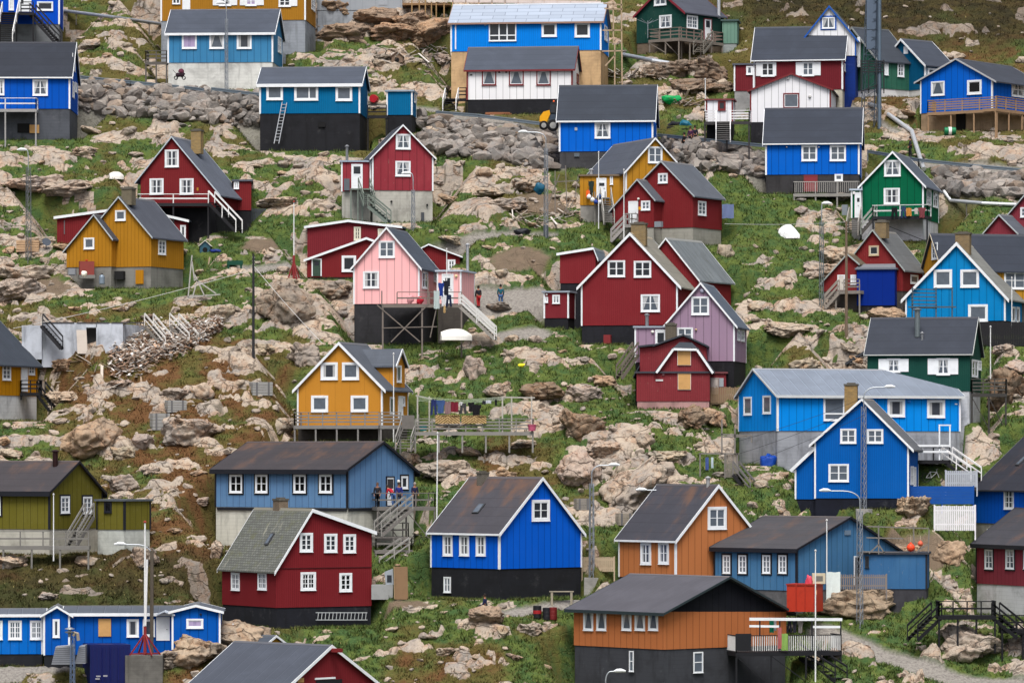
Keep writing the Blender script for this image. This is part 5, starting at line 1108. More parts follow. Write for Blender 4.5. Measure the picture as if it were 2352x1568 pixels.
# ---------------------------------------------------------------- rocks
def boulder_material():
    m_, nt, b = newmat('weathered_rock', .95); b.inputs['Specular IOR Level'].default_value = .15
    tc = nd(nt, 'ShaderNodeNewGeometry').outputs['Position']; oi = nd(nt, 'ShaderNodeObjectInfo')
    off = nd(nt, 'ShaderNodeVectorMath', {0: tc, 1: nd(nt, 'ShaderNodeCombineXYZ', {0: MT(nt, 'MULTIPLY', oi.outputs['Random'], 90.0), 1: 3.0, 2: MT(nt, 'MULTIPLY', oi.outputs['Random'], 31.0)}).outputs[0]}, operation='ADD').outputs[0]
    c, hb = rockcol(nt, off)
    c = MX(nt, MT(nt, 'MULTIPLY', SS(nt, oi.outputs['Random'], .6, 1.0), .5), c, C4((150, 142, 134)))
    tint = nd(nt, 'ShaderNodeMix', {0: 1.0, 6: c, 7: oi.outputs['Color']}, data_type='RGBA', blend_type='MULTIPLY').outputs[2]
    nt.links.new(tint, b.inputs['Base Color']); bump(nt, b, hb, .3, .9); return m_
BM_ = boulder_material()
import bmesh
from mathutils import noise as mnoise
def rock_mesh(seed, sub=4, cuts=9, rough=.10, strata=False, cr=(.55, .9)):
    r = random.Random(seed); bm = bmesh.new(); bmesh.ops.create_icosphere(bm, subdivisions=sub, radius=1.0)
    pl = []
    for k in range(cuts):
        n = V((r.gauss(0, 1), r.gauss(0, 1), r.gauss(0, 1) * .8)).normalized(); pl.append((n, r.uniform(*cr)))
    pl.append((V((r.uniform(-.25, .25), r.uniform(-.25, .25), 1)).normalized(), r.uniform(.45, .7)))
    off = V((r.uniform(0, 50), r.uniform(0, 50), r.uniform(0, 50)))
    for v in bm.verts:
        p = v.co.copy()
        for n, d in pl:
            e = p.dot(n) - d
            if e > 0: p -= n * e * .93
        nn = mnoise.fractal(p * 1.5 + off, 1.0, 2.0, 4) * rough * 1.6 + mnoise.noise(p * 5 + off) * rough * (.8 if strata else .4) + (mnoise.noise(p * 11 + off) * rough * .35 if strata else 0)
        k = abs(mnoise.noise(p * V((1.2, 1.2, 2.4)) + off * 2)) if True else 1
        if strata: q = p.z * 3.2 + mnoise.noise(p * .9 + off); p = p * (1 + .07 * (q - math.floor(q) - .5)) 
        v.co = p * (1 + nn) - p * max(0, .06 - k) * 1.6
    me = bpy.data.meshes.new('boulder'); bm.to_mesh(me); bm.free(); me.materials.append(BM_)
    me.polygons.foreach_set('use_smooth', np.ones(len(me.polygons), bool)); return me
RM = [rock_mesh(100 + i, 4, 7 + i % 6, .09 + .03 * (i % 3)) for i in range(14)]
RB_ = [rock_mesh(300 + i, 5, 15 + i % 7, .13 + .03 * (i % 3), True) for i in range(12)]
rnd = random.Random(5)
def boulder(u, v0, v1, w, lab, mesh=None, slant=0, tint=None, grp='boulders on the hillside', flatk=1.0):
    """u centre column, v0 top row, v1 bottom row, w width in frame units"""
    p = spot(u, v1 - (v1 - v0) * .12); s = F / p.y; W = w / s; hh = (v1 - v0) / s
    o = bpy.data.objects.new('boulder', mesh or rnd.choice(RM)); COL.objects.link(o)
    o.location = (p.x, p.y + W * .22, p.z + hh * .32); o.scale = (W * .60, W * .52 * flatk, hh * .78); o.rotation_euler = (rnd.uniform(-.15, .15), math.radians(slant) + rnd.uniform(-.08, .08), rnd.uniform(0, .7) + rnd.choice((0, 3.14)))
    o.color = tint or (1, rnd.uniform(.95, 1.0), rnd.uniform(.9, 1.0), 1); tag(o, lab, 'boulder', grp); BO.append((p.x, p.y, W)); return o
BO = []
OR = (1.0, .85, .70, 1); GY = (.72, .74, .76, 1); DKB = (.62, .54, .46, 1)
BR = (.78, .66, .56, 1); DL = (.55, .5, .46, 1)
BIG = [
 (720, 14, 60, 70, 'brown outcrop rock at the right wall of the mustard house', 6, BR), (778, 4, 54, 96, 'tall brown fractured rock below the grey building', -4, BR), (790, 50, 92, 130, 'lower brown ledge of the outcrop beside the mustard house', 4, BR), (868, 18, 62, 110, 'middle brown rock of the top outcrop', 5, BR), (900, 52, 96, 130, 'low reddish ledge in the middle of the top outcrop', -3, (.86, .68, .54, 1)), (948, 30, 72, 90, 'brown rock of the outcrop under the raw wood terrace', 8, BR),
 (1502, 150, 186, 80, 'left dark lichen-covered rock below the green deck house', 6, DL), (1560, 138, 178, 100, 'middle dark lichen-covered rock below the green deck house', -5, DL), (1628, 146, 192, 110, 'right dark lichen-covered rock beside the red annex', 4, DL), (1590, 180, 214, 120, 'lowest dark ledge below the green deck house', 3, DL), (1660, 186, 216, 60, 'small dark rock left of the red annex base', 3, DL),
 (436, 957, 1026, 122, 'broad fissured beige boulder below the two grey wooden crates', 0, None), (206, 972, 1050, 150, 'long slanting orange-brown boulder above the olive house', 24, OR), (280, 1026, 1058, 56, 'cracked boulder right of the long slanting orange boulder', 0, None),
 (286, 1088, 1130, 66, 'pale rounded boulder right of the olive gable', 10, None), (462, 880, 916, 48, 'round beige boulder up the slope from the upper grey crate', 0, None), (505, 700, 744, 62, 'chunky boulder in the grass beside the dark utility pole', 0, None),
 (172, 704, 716, 28, 'small rusty orange boulder below the ochre house', 0, OR), (660, 636, 748, 110, 'huge grey slanting boulder under the red-footed flagpole', 28, (.74, .72, .7, 1)), (760, 640, 690, 110, 'broad grey ledge rock left of the pink house', 0, (.85, .82, .78, 1)),
 (700, 790, 848, 84, 'large pale boulder left of the mustard gable house', -12, None), (650, 958, 992, 46, 'round boulder at the left end of the wooden deck', 0, None), (942, 1036, 1074, 58, 'grey-beige boulder beside the slate blue gable', 0, None),
 (1022, 1054, 1100, 100, 'wide pale boulder right of the white pole behind slate blue house', -6, None), (1078, 1030, 1050, 70, 'low pale boulder below the laundry deck', -10, None), (1336, 952, 1014, 104, 'dark split outcrop boulder right of the laundry deck', -18, DKB),
 (1480, 1003, 1036, 42, 'upright rounded boulder below the boarded red house', 0, None), (1330, 1040, 1126, 92, 'steep pale boulder behind the lattice lamp post', -32, None), (1382, 1020, 1054, 86, 'flat pale slab above the steep boulder', 0, None), (1448, 1084, 1168, 172, 'long diagonal beige rock rib left of the orange house', -34, None),
 (1532, 1062, 1094, 42, 'squarish boulder between the rock rib and the drying frame', 0, None), (1528, 1038, 1066, 100, 'broken pale ledge behind the squarish boulder', 0, None), (1590, 936, 984, 80, 'brown boulder under the boarded red house', 0, DKB), (1640, 938, 986, 60, 'tan boulder below the boarded house fence', 0, OR),
 (1090, 816, 874, 56, 'tall pale boulder on the green slope below the pink house', 0, None), (1146, 876, 916, 60, 'rounded boulder above the laundry deck', 0, None), (1246, 884, 924, 120, 'dark-faced flat boulder right of the laundry deck posts', 0, DKB), (1340, 886, 926, 80, 'tan boulder next to the dark-faced flat boulder', 0, None),
 (1669, 563, 592, 38, 'smooth round pale boulder on the grass right of red houses', 0, None), (1116, 1392, 1434, 84, 'big rounded brown boulder in front of the sitting person', 0, (.9, .8, .7, 1)), (1153, 1438, 1464, 28, 'small pale boulder beside the big brown one', 0, None), (1220, 1432, 1462, 60, 'pale rounded boulder near the rusty barrels', 0, None),
 (1960, 1350, 1425, 172, 'huge brown boulder behind the white fenced balcony', 0, (.86, .78, .66, 1)), (2226, 1442, 1520, 136, 'large angular boulder under the black landing', -14, None), (2186, 1432, 1470, 56, 'smaller leaning boulder beside the black stairs', -20, None), (200, 1276, 1298, 52, 'low boulder below the olive house deck', 0, None),
 (330, 1256, 1306, 74, 'grey cliff boulder behind the white flagpole', 0, GY), (498, 1244, 1284, 28, 'upright boulder at the foot of the pale foundation', 0, None), (540, 1432, 1506, 190, 'broad ribbed rock hump above the warehouse roof', 0, (.9, .84, .76, 1)), (2102, 1142, 1190, 78, 'mossy boulder in front of the cobalt house', 0, (.9, .84, .74, 1)),
 (2318, 846, 926, 90, 'steep brown boulder behind the dark green house', -14, DKB),    (990, 44, 96, 130, 'rounded brown outcrop end left of the metal-roofed house', 14, (.86, .7, .56, 1)),
 (790, 170, 210, 60, 'blocky pale rock behind the petrol blue house', 0, None), (860, 178, 200, 60, 'tan rock slab right of the petrol blue roof', 0, None), (1930, 566, 606, 86, 'smooth grey-pink slab above the small red gable house', 0, None), (1885, 600, 640, 90, 'cracked pale slab on the green slope left of red house', 0, None),
 (2040, 705, 740, 120, 'broad golden ledge below the ultramarine box', 0, OR), (640, 452, 474, 96, 'pair of flat boulders below the petrol blue house', 0, None), (1205, 408, 440, 80, 'light boulder left of the ochre buoy house', 0, None), (1165, 455, 480, 80, 'flat light boulder above the gravel track', 0, None), (1120, 430, 452, 100, 'long pale boulder right of the faded red tower house', 0, None),
 (60, 610, 656, 130, 'long rounded slab left of the ochre house', 0, None), (40, 640, 690, 120, 'big tilted slab at the left edge', 12, None), (1815, 740, 770, 120, 'pale wide slab right of the mauve house', 0, None), (1200, 1010, 1030, 60, 'low slab below the laundry walkway', 0, None), (2080, 1250, 1290, 70, 'lichen-orange rock beside the red buoy', 0, OR), (2180, 1240, 1300, 70, 'rust-stained rock left of the maroon house', 0, OR),
 (452, 1462, 1530, 130, 'rock hump covering the right end of the blue hut base', -10, (.9, .84, .76, 1)), (392, 1496, 1536, 90, 'grey rock below the red braced flagpole foot', 0, GY), (1680, 850, 880, 60, 'light slab above the azure house', 0, None), (150, 420, 455, 130, 'pale flat bedrock slab right of the lattice lamp at left', 0, None), (80, 400, 440, 120, 'wide pale bedrock slab on the far left slope', 0, None), (330, 1000, 1030, 50, 'lichen boulder left of the broad fissured one', 0, None),
]
for i, (u, v0, v1, w, lab, sl_, tn) in enumerate(BIG): boulder(u, v0, v1, w, lab, RB_[(i * 5) % 12] if w > 52 else RM[(i * 5) % 14], sl_, tn)
# smaller boulders, individually, where the slope is stony
HB_ = [(h_.root.location.copy(), h_.label) for h_ in H.values()]
def nearest_house(p): return min(HB_, key=lambda q: (q[0] - p).length)[1]
cnt = 0; tries = 0
while cnt < 236 and tries < 9000:
    tries += 1; u = rnd.uniform(0, 2352); v = rnd.uniform(90, 1560); p = G(u, v); d = float(samp(RG, np.array([u]), np.array([v]))[0])
    if rnd.random() > d / 9 or fld(near, p.x, p.y) < 1.0 or fld(path, p.x, p.y) > .2 or any(math.hypot(p.x - a, p.y - b) < (c + .8) * .7 for a, b, c in BO): continue
    if cnt < 236:
        w = rnd.choice((13, 15, 18, 20, 24, 28, 36, 50, 66)) * rnd.uniform(.8, 1.2); hh = w * rnd.uniform(.28, .6) * (.8 if w > 40 else 1); lb = nearest_house(p)
        boulder(u, v - hh, v, w, 'one of the loose weathered boulders nearest the ' + ' '.join(lb.split()[:7]), rnd.choice(RB_) if w > 40 else None, rnd.uniform(-14, 14), None if rnd.random() < .7 else (OR if rnd.random() < .4 else GY)); cnt += 1
# loose stones: one mesh, far too many to count
def stones():
    tmpl = []
    for i in range(10):
        me = rock_mesh(400 + i, 2, 9, .04, False, (.34, .72)); n = len(me.vertices); a = np.zeros(n * 3); me.vertices.foreach_get('co', a); f = np.zeros(len(me.polygons) * 3, int); me.polygons.foreach_get('vertices', f); tmpl.append((a.reshape(-1, 3), f.reshape(-1, 3))); bpy.data.meshes.remove(me)
    vs, fs, cl = [], [], []; k = 0
    def add(p, sx, sy, sz, tint):
        nonlocal k
        a, f = tmpl[rnd.randrange(10)]; t = rnd.uniform(0, 6.28); R = np.array([[math.cos(t), -math.sin(t), 0], [math.sin(t), math.cos(t), 0], [0, 0, 1]]); tl = rnd.uniform(-.6, .6); T = np.array([[1, 0, 0], [0, math.cos(tl), -math.sin(tl)], [0, math.sin(tl), math.cos(tl)]])
        vs.append((a * np.array([sx, sy, sz])) @ T.T @ R.T + np.array([p.x, p.y, p.z])); fs.append(f + k); k += len(a); cl.append(np.tile(np.array([*tint, 1.0]), (len(a), 1)))
    for (a, b), (c, e), h0, h1 in BANKS:
        n = int((c - a) * 1.9 * (h0 + 12) / 30)
        for i in range(n):
            t = rnd.random(); u = a + (c - a) * t; v = b + (e - b) * t + 8 + rnd.uniform(-h0 - 6, h0 + 10); p = spot(u, v)
            if fld(near, p.x, p.y) < .4: continue
            s = rnd.choice((.18, .22, .28, .36, .48, .66, 1.0)) * rnd.uniform(.8, 1.2); g = rnd.uniform(.45, 1.02); w_ = rnd.random()
            add(p + UP * s * .25, s, s * .85, s * rnd.uniform(.55, .85), (g * .92, g * .93, g * .95) if w_ < .86 else (g * 1.0, g * .88, g * .78))
    i = 0
    while i < 4000:
        u = rnd.uniform(-40, 2390); v = rnd.uniform(0, 1600); p = G(u, v); d = float(samp(RG, np.array([u]), np.array([v]))[0])
        i += 1
        if rnd.random() > d / 9 + .06 or fld(near, p.x, p.y) < .3 or fld(path, p.x, p.y) > .3: continue
        s = rnd.choice((.12, .16, .2, .26, .34, .46)); q = V((p.x, p.y, hgt(p.x, p.y))); g = rnd.uniform(.9, 1.25); add(q + UP * s * .15, s * 1.25, s, s * rnd.uniform(.5, .85), (g, g * .94, g * .87))
    co = np.concatenate(vs); f = np.concatenate(fs); cc = np.concatenate(cl)
    me = bpy.data.meshes.new('loose_stones'); me.from_pydata(co.tolist(), [], f.tolist()); at = me.attributes.new('tint', 'FLOAT_COLOR', 'POINT'); at.data.foreach_set('color', cc.ravel())
    m_, nt, b = newmat('loose_stone', .95); p = nd(nt, 'ShaderNodeNewGeometry').outputs['Position']; c, hb = rockcol(nt, p); c2 = MX(nt, .55, c, C4((140, 138, 136)))
    nt.links.new(nd(nt, 'ShaderNodeMix', {0: 1.0, 6: c2, 7: nd(nt, 'ShaderNodeAttribute', attribute_name='tint').outputs[0]}, data_type='RGBA', blend_type='MULTIPLY').outputs[2], b.inputs['Base Color']); bump(nt, b, hb, .08, .6)
    me.materials.append(m_); o = bpy.data.objects.new('loose_stones', me); COL.objects.link(o); o['kind'] = 'stuff'
stones()
# grass and heather: short leaning blades gathered in tufts
def grass():
    N = 800000
    u = rng.uniform(-30, 2382, N); v = rng.uniform(-20, 1600, N); Y = F / (24 + 9 * v / 1568); X = (u - CX) / F * Y
    i = np.clip(np.searchsorted(xs, X) - 1, 0, nx - 2); j = np.clip(np.searchsorted(ys, Y) - 1, 0, ny - 2)
    tf = fbm(X / .9 + 3, Y / .7, 3); keep = (rockm[j, i] < .4) & (path[j, i] < .35) & (dirt[j, i] < .5) & (foot[j, i] > .05) & (rub[j, i] < .5) & (tf > -.16 + .10 * rng.standard_normal(N))
    X, Y, i, j, tf = X[keep], Y[keep], i[keep], j[keep], tf[keep]; n = len(X)
    fx = (X - xs[i]) / (xs[i + 1] - xs[i]); fy = (Y - ys[j]) / (ys[j + 1] - ys[j])
    Z = z[j, i] * (1 - fx) * (1 - fy) + z[j, i + 1] * fx * (1 - fy) + z[j + 1, i] * (1 - fx) * fy + z[j + 1, i + 1] * fx * fy
    ln = (.10 + .22 * np.clip(tf + .25, 0, 1)) * rng.uniform(.7, 1.4, n) * (.7 + .5 * lush[j, i]); az = rng.uniform(0, 6.283, n); lean = rng.uniform(.5, 1.5, n)
    wd = rng.uniform(.018, .042, n); az2 = az + 1.57
    b0 = np.stack([X - np.cos(az2) * wd, Y - np.sin(az2) * wd, Z - .03], 1); b1 = np.stack([X + np.cos(az2) * wd, Y + np.sin(az2) * wd, Z - .03], 1); tp = np.stack([X + np.cos(az) * ln * lean, Y + np.sin(az) * ln * lean, Z + ln], 1)
    co = np.stack([b0, b1, tp], 1).reshape(-1, 3).astype(np.float32)
    L = np.clip(lush[j, i] + .14 * rng.standard_normal(n), 0, 1)[:, None]; Rr = sm(rust[j, i] + .16 * rng.standard_normal(n), .35, .85)[:, None]
    c = np.array(OLIVE[:3]) * (1 - L) + (np.array(GREEN[:3]) * .6 + np.array(GREEN2[:3]) * .4) * L; c = c * (1 - Rr) + np.array(RUST[:3]) * Rr
    hh_ = heath[j, i][:, None] * .9; c = c * (1 - hh_) + np.array(C4((50, 45, 30))[:3]) * hh_
    st = (rng.random(n) < .05)[:, None]; c = np.where(st, np.array(STRAW[:3]), c) * (rng.uniform(.86, 1.16, n) * (1 + .5 * fbm(X / .7, Y / .5, 2)))[:, None]
    cc = np.repeat(np.concatenate([c, np.ones((n, 1))], 1), 3, 0).astype(np.float32)
    me = bpy.data.meshes.new('grass'); me.vertices.add(3 * n); me.vertices.foreach_set('co', co.ravel()); me.loops.add(3 * n); me.loops.foreach_set('vertex_index', np.arange(3 * n, dtype=np.int32)); me.polygons.add(n); me.polygons.foreach_set('loop_start', np.arange(0, 3 * n, 3, dtype=np.int32)); me.update()
    at = me.attributes.new('blade', 'FLOAT_COLOR', 'POINT'); at.data.foreach_set('color', cc.ravel())
    m_, nt, b = newmat('grass_blades', .9); b.inputs['Specular IOR Level'].default_value = .1
    nt.links.new(nd(nt, 'ShaderNodeAttribute', attribute_name='blade').outputs[0], b.inputs['Base Color'])
    me.materials.append(m_); o = bpy.data.objects.new('grass', me); COL.objects.link(o); o['kind'] = 'stuff'
grass()
# ---------------------------------------------------------------- small things
STEEL = (150, 156, 164)
def metal(c=STEEL, r=.45, m=.6): return plain(c, r, m, .3, 'metal')
def lattice(mb, p, q, w, n=3, step=.55, r=.022, m=0):
    p, q = V(p), V(q); L = (q - p).length; d = (q - p) / L; x = V((1, 0, 0)); y = d.cross(x).normalized(); x = y.cross(d).normalized()
    leg = [(x * math.cos(2 * math.pi * k / n + .5) + y * math.sin(2 * math.pi * k / n + .5)) for k in range(n)]
    for l in leg: mb.beam(p + l * w, q + l * w * .8, r * 2.2, None, m)
    s = max(2, int(L / step))
    for i in range(s):
        a, b = i / s, (i + 1) / s
        for k in range(n):
            l0, l1 = leg[k], leg[(k + 1) % n]; wa, wb = w * (1 - .2 * a), w * (1 - .2 * b)
            mb.beam(p + d * L * a + l0 * wa, p + d * L * b + l1 * wb, r * 1.3, None, m)
            if i % 2 == 0: mb.beam(p + d * L * a + l0 * wa, p + d * L * a + l1 * wa, r * 1.3, None, m)
LG = 'lattice street lamps'
def lamp(u, vt, vb, lab, arm=0, armv=0, w=.20, n=3, col=STEEL, base=None, grp=LG, Y=None, straight=.0):
    """lattice lamp post; arm is the reach of the lamp in frame units, negative to the left"""
    p = spot(u, vb) if Y is None else V((X_of(u, Y), Y, hgt(X_of(u, Y), Y)))
    t = thing('street_lamp', lab, 'street lamp', p, grp); y = p.y; top = P(u, vt, y); mb = MB()
    zt = top.z - (1.4 if arm else .5); j = V((p.x, y, zt)); lattice(mb, p - UP * .6, j, w, n); mb.build('mast', metal(col), t)
    ab = MB()
    if arm:
        e = P(u + arm, vt + armv, y); pts = [j - UP * .3, j + UP * .7]
        for k in range(1, 7): a = k / 6 * math.pi / 2; pts.append(V((p.x + (e.x - p.x) * (1 - math.cos(a)) * .55, y, j.z + .7 + (e.z - j.z - .7) * math.sin(a))))
        pts.append(e); ab.tube(pts, .045, 8); hd = e; dx = 1 if arm > 0 else -1
    else: ab.tube([j - UP * .3, top], .05, 8); hd = top; dx = -1; 
    ab.build('arm', metal((176, 182, 188)), t)
    hb = MB(); hb.tube([hd + V((-.1 * dx, 0, .02)), hd + V((.12 * dx, 0, .06)), hd + V((.42 * dx, 0, .07)), hd + V((.72 * dx, 0, .02))], [.05, .13, .14, .06], 10); hb.build('lamp_head', plain((222, 226, 228), .4), t)
    if base: bb = MB(); bb.cbox(p - UP * 1.0, base * .75, base * .65, 2.2); bb.build('footing', concrete((150, 148, 144)), t)
    return t
lamp(65, 345, 600, 'tall lattice lamp post on the slope at the left edge', -6, 0, w=.26, col=(120, 124, 128)); lamp(520, 8, 216, 'thin lattice lamp post in front of the steel blue house', -5, 0, w=.16); lamp(1282, 90, 256, 'lattice lamp post in front of the white house with red windows', 4, 0, w=.18)
t = lamp(1254, 302, 545, 'lattice lamp post with a long arm beside the rubble slope', -44, 2, w=.2); mb = MB(); mb.cbox(V(t.location) + UP * .45, .42, .3, 1.1); mb.build('cabinet', plain((70, 76, 82)), t)
lamp(949, 398, 528, 'lattice lamp post before the faded red tower house', -7, 1, w=.18); lamp(1887, 468, 704, 'lattice lamp post on the green slope right of centre', 3, 0, w=.2, col=(120, 130, 132))
lamp(1984, 890, 1172, 'lattice lamp post in front of the cobalt house gable', 50, -1, w=.24, base=1.6); lamp(1359, 1066, 1338, 'double lattice lamp post beside the vivid blue house', 42, 2, w=.22, n=4, base=1.5); lamp(1545, 1121, 1340, 'lattice lamp post before the orange house', -62, 4, w=.2, col=(176, 180, 184))
lamp(1975, 1127, 1438, 'lattice lamp post by the huge brown boulder', -70, 0, w=.26); lamp(1391, 1541, 1640, 'curved lamp post at the bottom edge before the orange and black house', 22, 0, w=.05, n=3, col=(196, 206, 212)); 
t = lamp(348, 1250, 1462, 'wooden lamp pole with insulators behind the red-footed flagpole', -62, 0, w=.03, n=3, col=(96, 88, 80), grp='utility poles', Y=YH - 1.5); mb = MB(); mb.tube([V(t.location) - UP * .3, P(349, 1264, t.location.y)], .13, 8)
for k in range(4): mb.beam(P(349, 1282 + 13 * k, t.location.y), P(355, 1282 + 13 * k, t.location.y), .05, None)
mb.build('timber_pole', wood((92, 84, 74)), t)
def pole(u, vt, vb, lab, col=(226, 228, 228), r=.055, foot=None, Y=None, name='flagpole', cat='flagpole', grp='flagpoles', lean=0, knob=True):
    p = spot(u, vb) if Y is None else P(u, vb, Y)
    t = thing(name, lab, cat, p, grp); mb = MB(); z0 = p + UP * (1.3 if foot else -.5)
    mb.tube([z0, P(u + lean, vt, p.y)], [r, r * .7], 8); mb.build('pole', plain(col, .55, 0, .3), t)
    if knob: kb = MB(); q = P(u + lean, vt, p.y); kb.rev(q, [(r * .8, -.02), (r * 1.5, .04), (r * 1.2, .12), (.01, .16)], 8); kb.build('knob', plain((150, 60, 50) if foot else (200, 200, 200), .5), t)
    if foot:
        fb = MB(); fb.beam(p - UP * .2, p + UP * 1.9, .2)
        for a in range(4): c, s = math.cos(a * 1.571 + .5), math.sin(a * 1.571 + .5); fb.beam(p + V((c * foot, s * foot, -.1)), p + UP * 1.4, .09)
        for a in range(2): c, s = math.cos(a * 1.571 + .5), math.sin(a * 1.571 + .5); fb.beam(p + V((c * foot, s * foot, 0)), p - V((c * foot, s * foot, 0)), .09)
        fb.build('tripod_foot', plain((128, 40, 42), .6), t)
    return t
pole(675, 465, 640, 'white flagpole on a red foot left of the pink house', foot=.55); t = pole(333, 1200, 1500, 'tall white flagpole on a large red braced foot by the blue hut', r=.08, foot=1.15, Y=YH - 2.4)
mb = MB(); mb.cbox(V(t.location) - UP * 1.6, 2.6, 1.8, 3.0); mb.build('plinth', concrete((104, 102, 98)), t)
mb = MB(); mb.tube([P(338, 1284, t.location.y - .1), P(334, 1436, t.location.y - .1)], .075, 8); mb.build('lower_pole', plain((226, 226, 226), .5), t)
pole(1003, 996, 1205, 'white pole beside the slate blue house deck', lean=2, Y=SD[0].c.y + .2); pole(1620, 184, 268, 'white pole beside the small white porch shed'); pole(1899, 1196, 1325, 'white pole before the slate blue gable', Y=SDh.Yc + 1); pole(1873, 1266, 1560, 'white flagpole with red tip on the white fenced balcony', Y=BD[0].c.y - .2)
pole(2275, 752, 880, 'white pole beside the dark green house deck'); pole(1026, 574, 697, 'white pole on the pink house deck', Y=PD[0].c.y + .6, r=.045); pole(904, 814, 1000, 'white pole at the corner of the mustard house', Y=MG.Yc - .7, r=.05); pole(1375, 352, 512, 'white pole by the door of the ochre buoy house', Y=YOB - 2.6, r=.045)
pole(123, 1137, 1272, 'white pole in front of the olive green house', Y=OL.Yc - 1.3, r=.05); pole(2324, 640, 738, 'thin white pole beside the sky blue gable', Y=SKY.Yc - .6, r=.045); pole(535, 1436, 1486, 'short white pole on the rock hump above the warehouse'); pole(1433, 392, 560, 'white pole on the porch of the red house', Y=Yq - 1.6, r=.045)
def upole(u, vt, vb, lab, col, r): 
    t = pole(u, vt, vb, lab, col, r, name='utility_pole', cat='utility pole', grp='utility poles', knob=False); mb = MB(); y = t.location.y
    for k in range(3): mb.beam(P(u - 3, vt + 8 + k * 8, y), P(u + 4, vt + 8 + k * 8, y), .05)
    mb.build('insulator', plain((190, 190, 186), .4), t); return t
up1 = upole(582, 583, 822, 'dark utility pole on the rust-coloured slope', (44, 44, 48), .12); up2 = upole(1944, 508, 775, 'brown wooden utility pole before the blue container', (112, 96, 80), .13)
def wire(pts, lab, r=.022, col=(190, 190, 188)):
    mb = MB(); q = []
    for a, b in zip(pts[:-1], pts[1:]):
        for k in range(12): s = k / 12; q.append(a.lerp(b, s) - UP * (4 * s * (1 - s)) * (b - a).length * .012)
    q.append(pts[-1]); mb.tube(q, r, 5); o = mb.build('cable', plain(col, .6), None, q[0]); tag(o, lab, 'cable', 'overhead cables')
wire([P(583, 618, up1.location.y), P(30, 754, up1.location.y - 4)], 'pale cable running left down the slope from the dark utility pole'); wire([P(584, 612, up1.location.y), P(740, 788, up1.location.y - 6)], 'pale cable running right from the dark pole to the mustard house')
wire([P(1944, 510, up2.location.y), P(1664, 514, up2.location.y + 1)], 'thin cable from the wooden pole to the red porch house', .015); 
for k, (a, b) in enumerate(((935, 1000), (955, 1030), (975, 1060))): wire([P(1985, a - 22, 321.5), P(1690, b + 14, 330)], ('upper', 'middle', 'lower')[k] + ' of the three dark cables crossing the azure house', .014, (50, 54, 60))
def rail(pts, lab, h=.72):
    q = [spot(u, v + h * sv(v)) + UP * h for u, v in pts]; t = thing('guardrail', lab, 'guardrail', q[0] - UP * h, 'road guardrails'); mb = MB(); pb = []
    for a, b in zip(q[:-1], q[1:]):
        d = (b - a); mb.beam(a, b, .05, .3); mb.beam(a + UP * .09 - V((0, .05, 0)), b + UP * .09 - V((0, .05, 0)), .06, .07); mb.beam(a - UP * .09 - V((0, .05, 0)), b - UP * .09 - V((0, .05, 0)), .06, .07)
        n = max(1, int(d.length / 3.2))
        for i in range(n + 1): pb.append(a + d * (i / n))
    mb.build('rail_beam', metal((120, 132, 142), .5, .5), t)
    for p in pb: m2 = MB(); m2.beam(p - UP * 1.6, p + UP * .12, .1); m2.build('post', metal((110, 116, 122), .6, .4), t)
rail([(182, 178), (300, 190), (410, 200)], 'long grey guardrail above the left rubble bank'); rail([(423, 201), (468, 207)], 'short piece of guardrail between two longer ones'); rail([(486, 205), (600, 218)], 'guardrail ending behind the petrol blue house')
rail([(1002, 258), (1100, 267), (1284, 290)], 'guardrail in front of the white house with red windows'); rail([(1510, 313), (1640, 324), (1762, 336)], 'guardrail below the white porch shed'); rail([(1993, 358), (2110, 369), (2230, 381), (2370, 394)], 'long guardrail above the right rubble bank')
def pipe(pts, lab, r=.16, col=(176, 182, 190), sup=True):
    q = [spot(u, v + 6) + UP * .28 for u, v in pts]; t = thing('heating_pipe', lab, 'pipe', q[0], 'insulated pipes'); mb = MB(); mb.tube(q, r, 10); mb.build('pipe', metal(col, .4, .6), t)
    for a, b in zip(q[:-1], q[1:]):
        n = max(1, int((b - a).length / 3))
        for i in range(n): p = a + (b - a) * ((i + .5) / n); m2 = MB(); m2.beam(p - UP * 1.2, p, .09); m2.cbox(p - UP * .16, .3, .3, .08); m2.build('support', wood((100, 96, 92)), t)
pipe([(147, 32), (260, 42), (370, 58)], 'silver pipe running from the top left blue house'); pipe([(1430, 133), (1500, 142), (1566, 152)], 'silver pipe ending at the dark outcrop', .2); pipe([(1952, 228), (2000, 243), (2022, 252)], 'silver pipe behind the radio mast', .2)
pipe([(2040, 264), (2094, 303), (2112, 360), (2122, 392)], 'bent silver pipe running downhill left of the terrace house', .2, (206, 210, 214)); pipe([(2160, 432), (2184, 466), (2256, 469), (2334, 472)], 'angled pale pipe right of the emerald house', .17, (206, 210, 214)); pipe([(1992, 812), (1966, 836), (1943, 850)], 'black pipe leaving the dark green house', .17, (46, 48, 52))
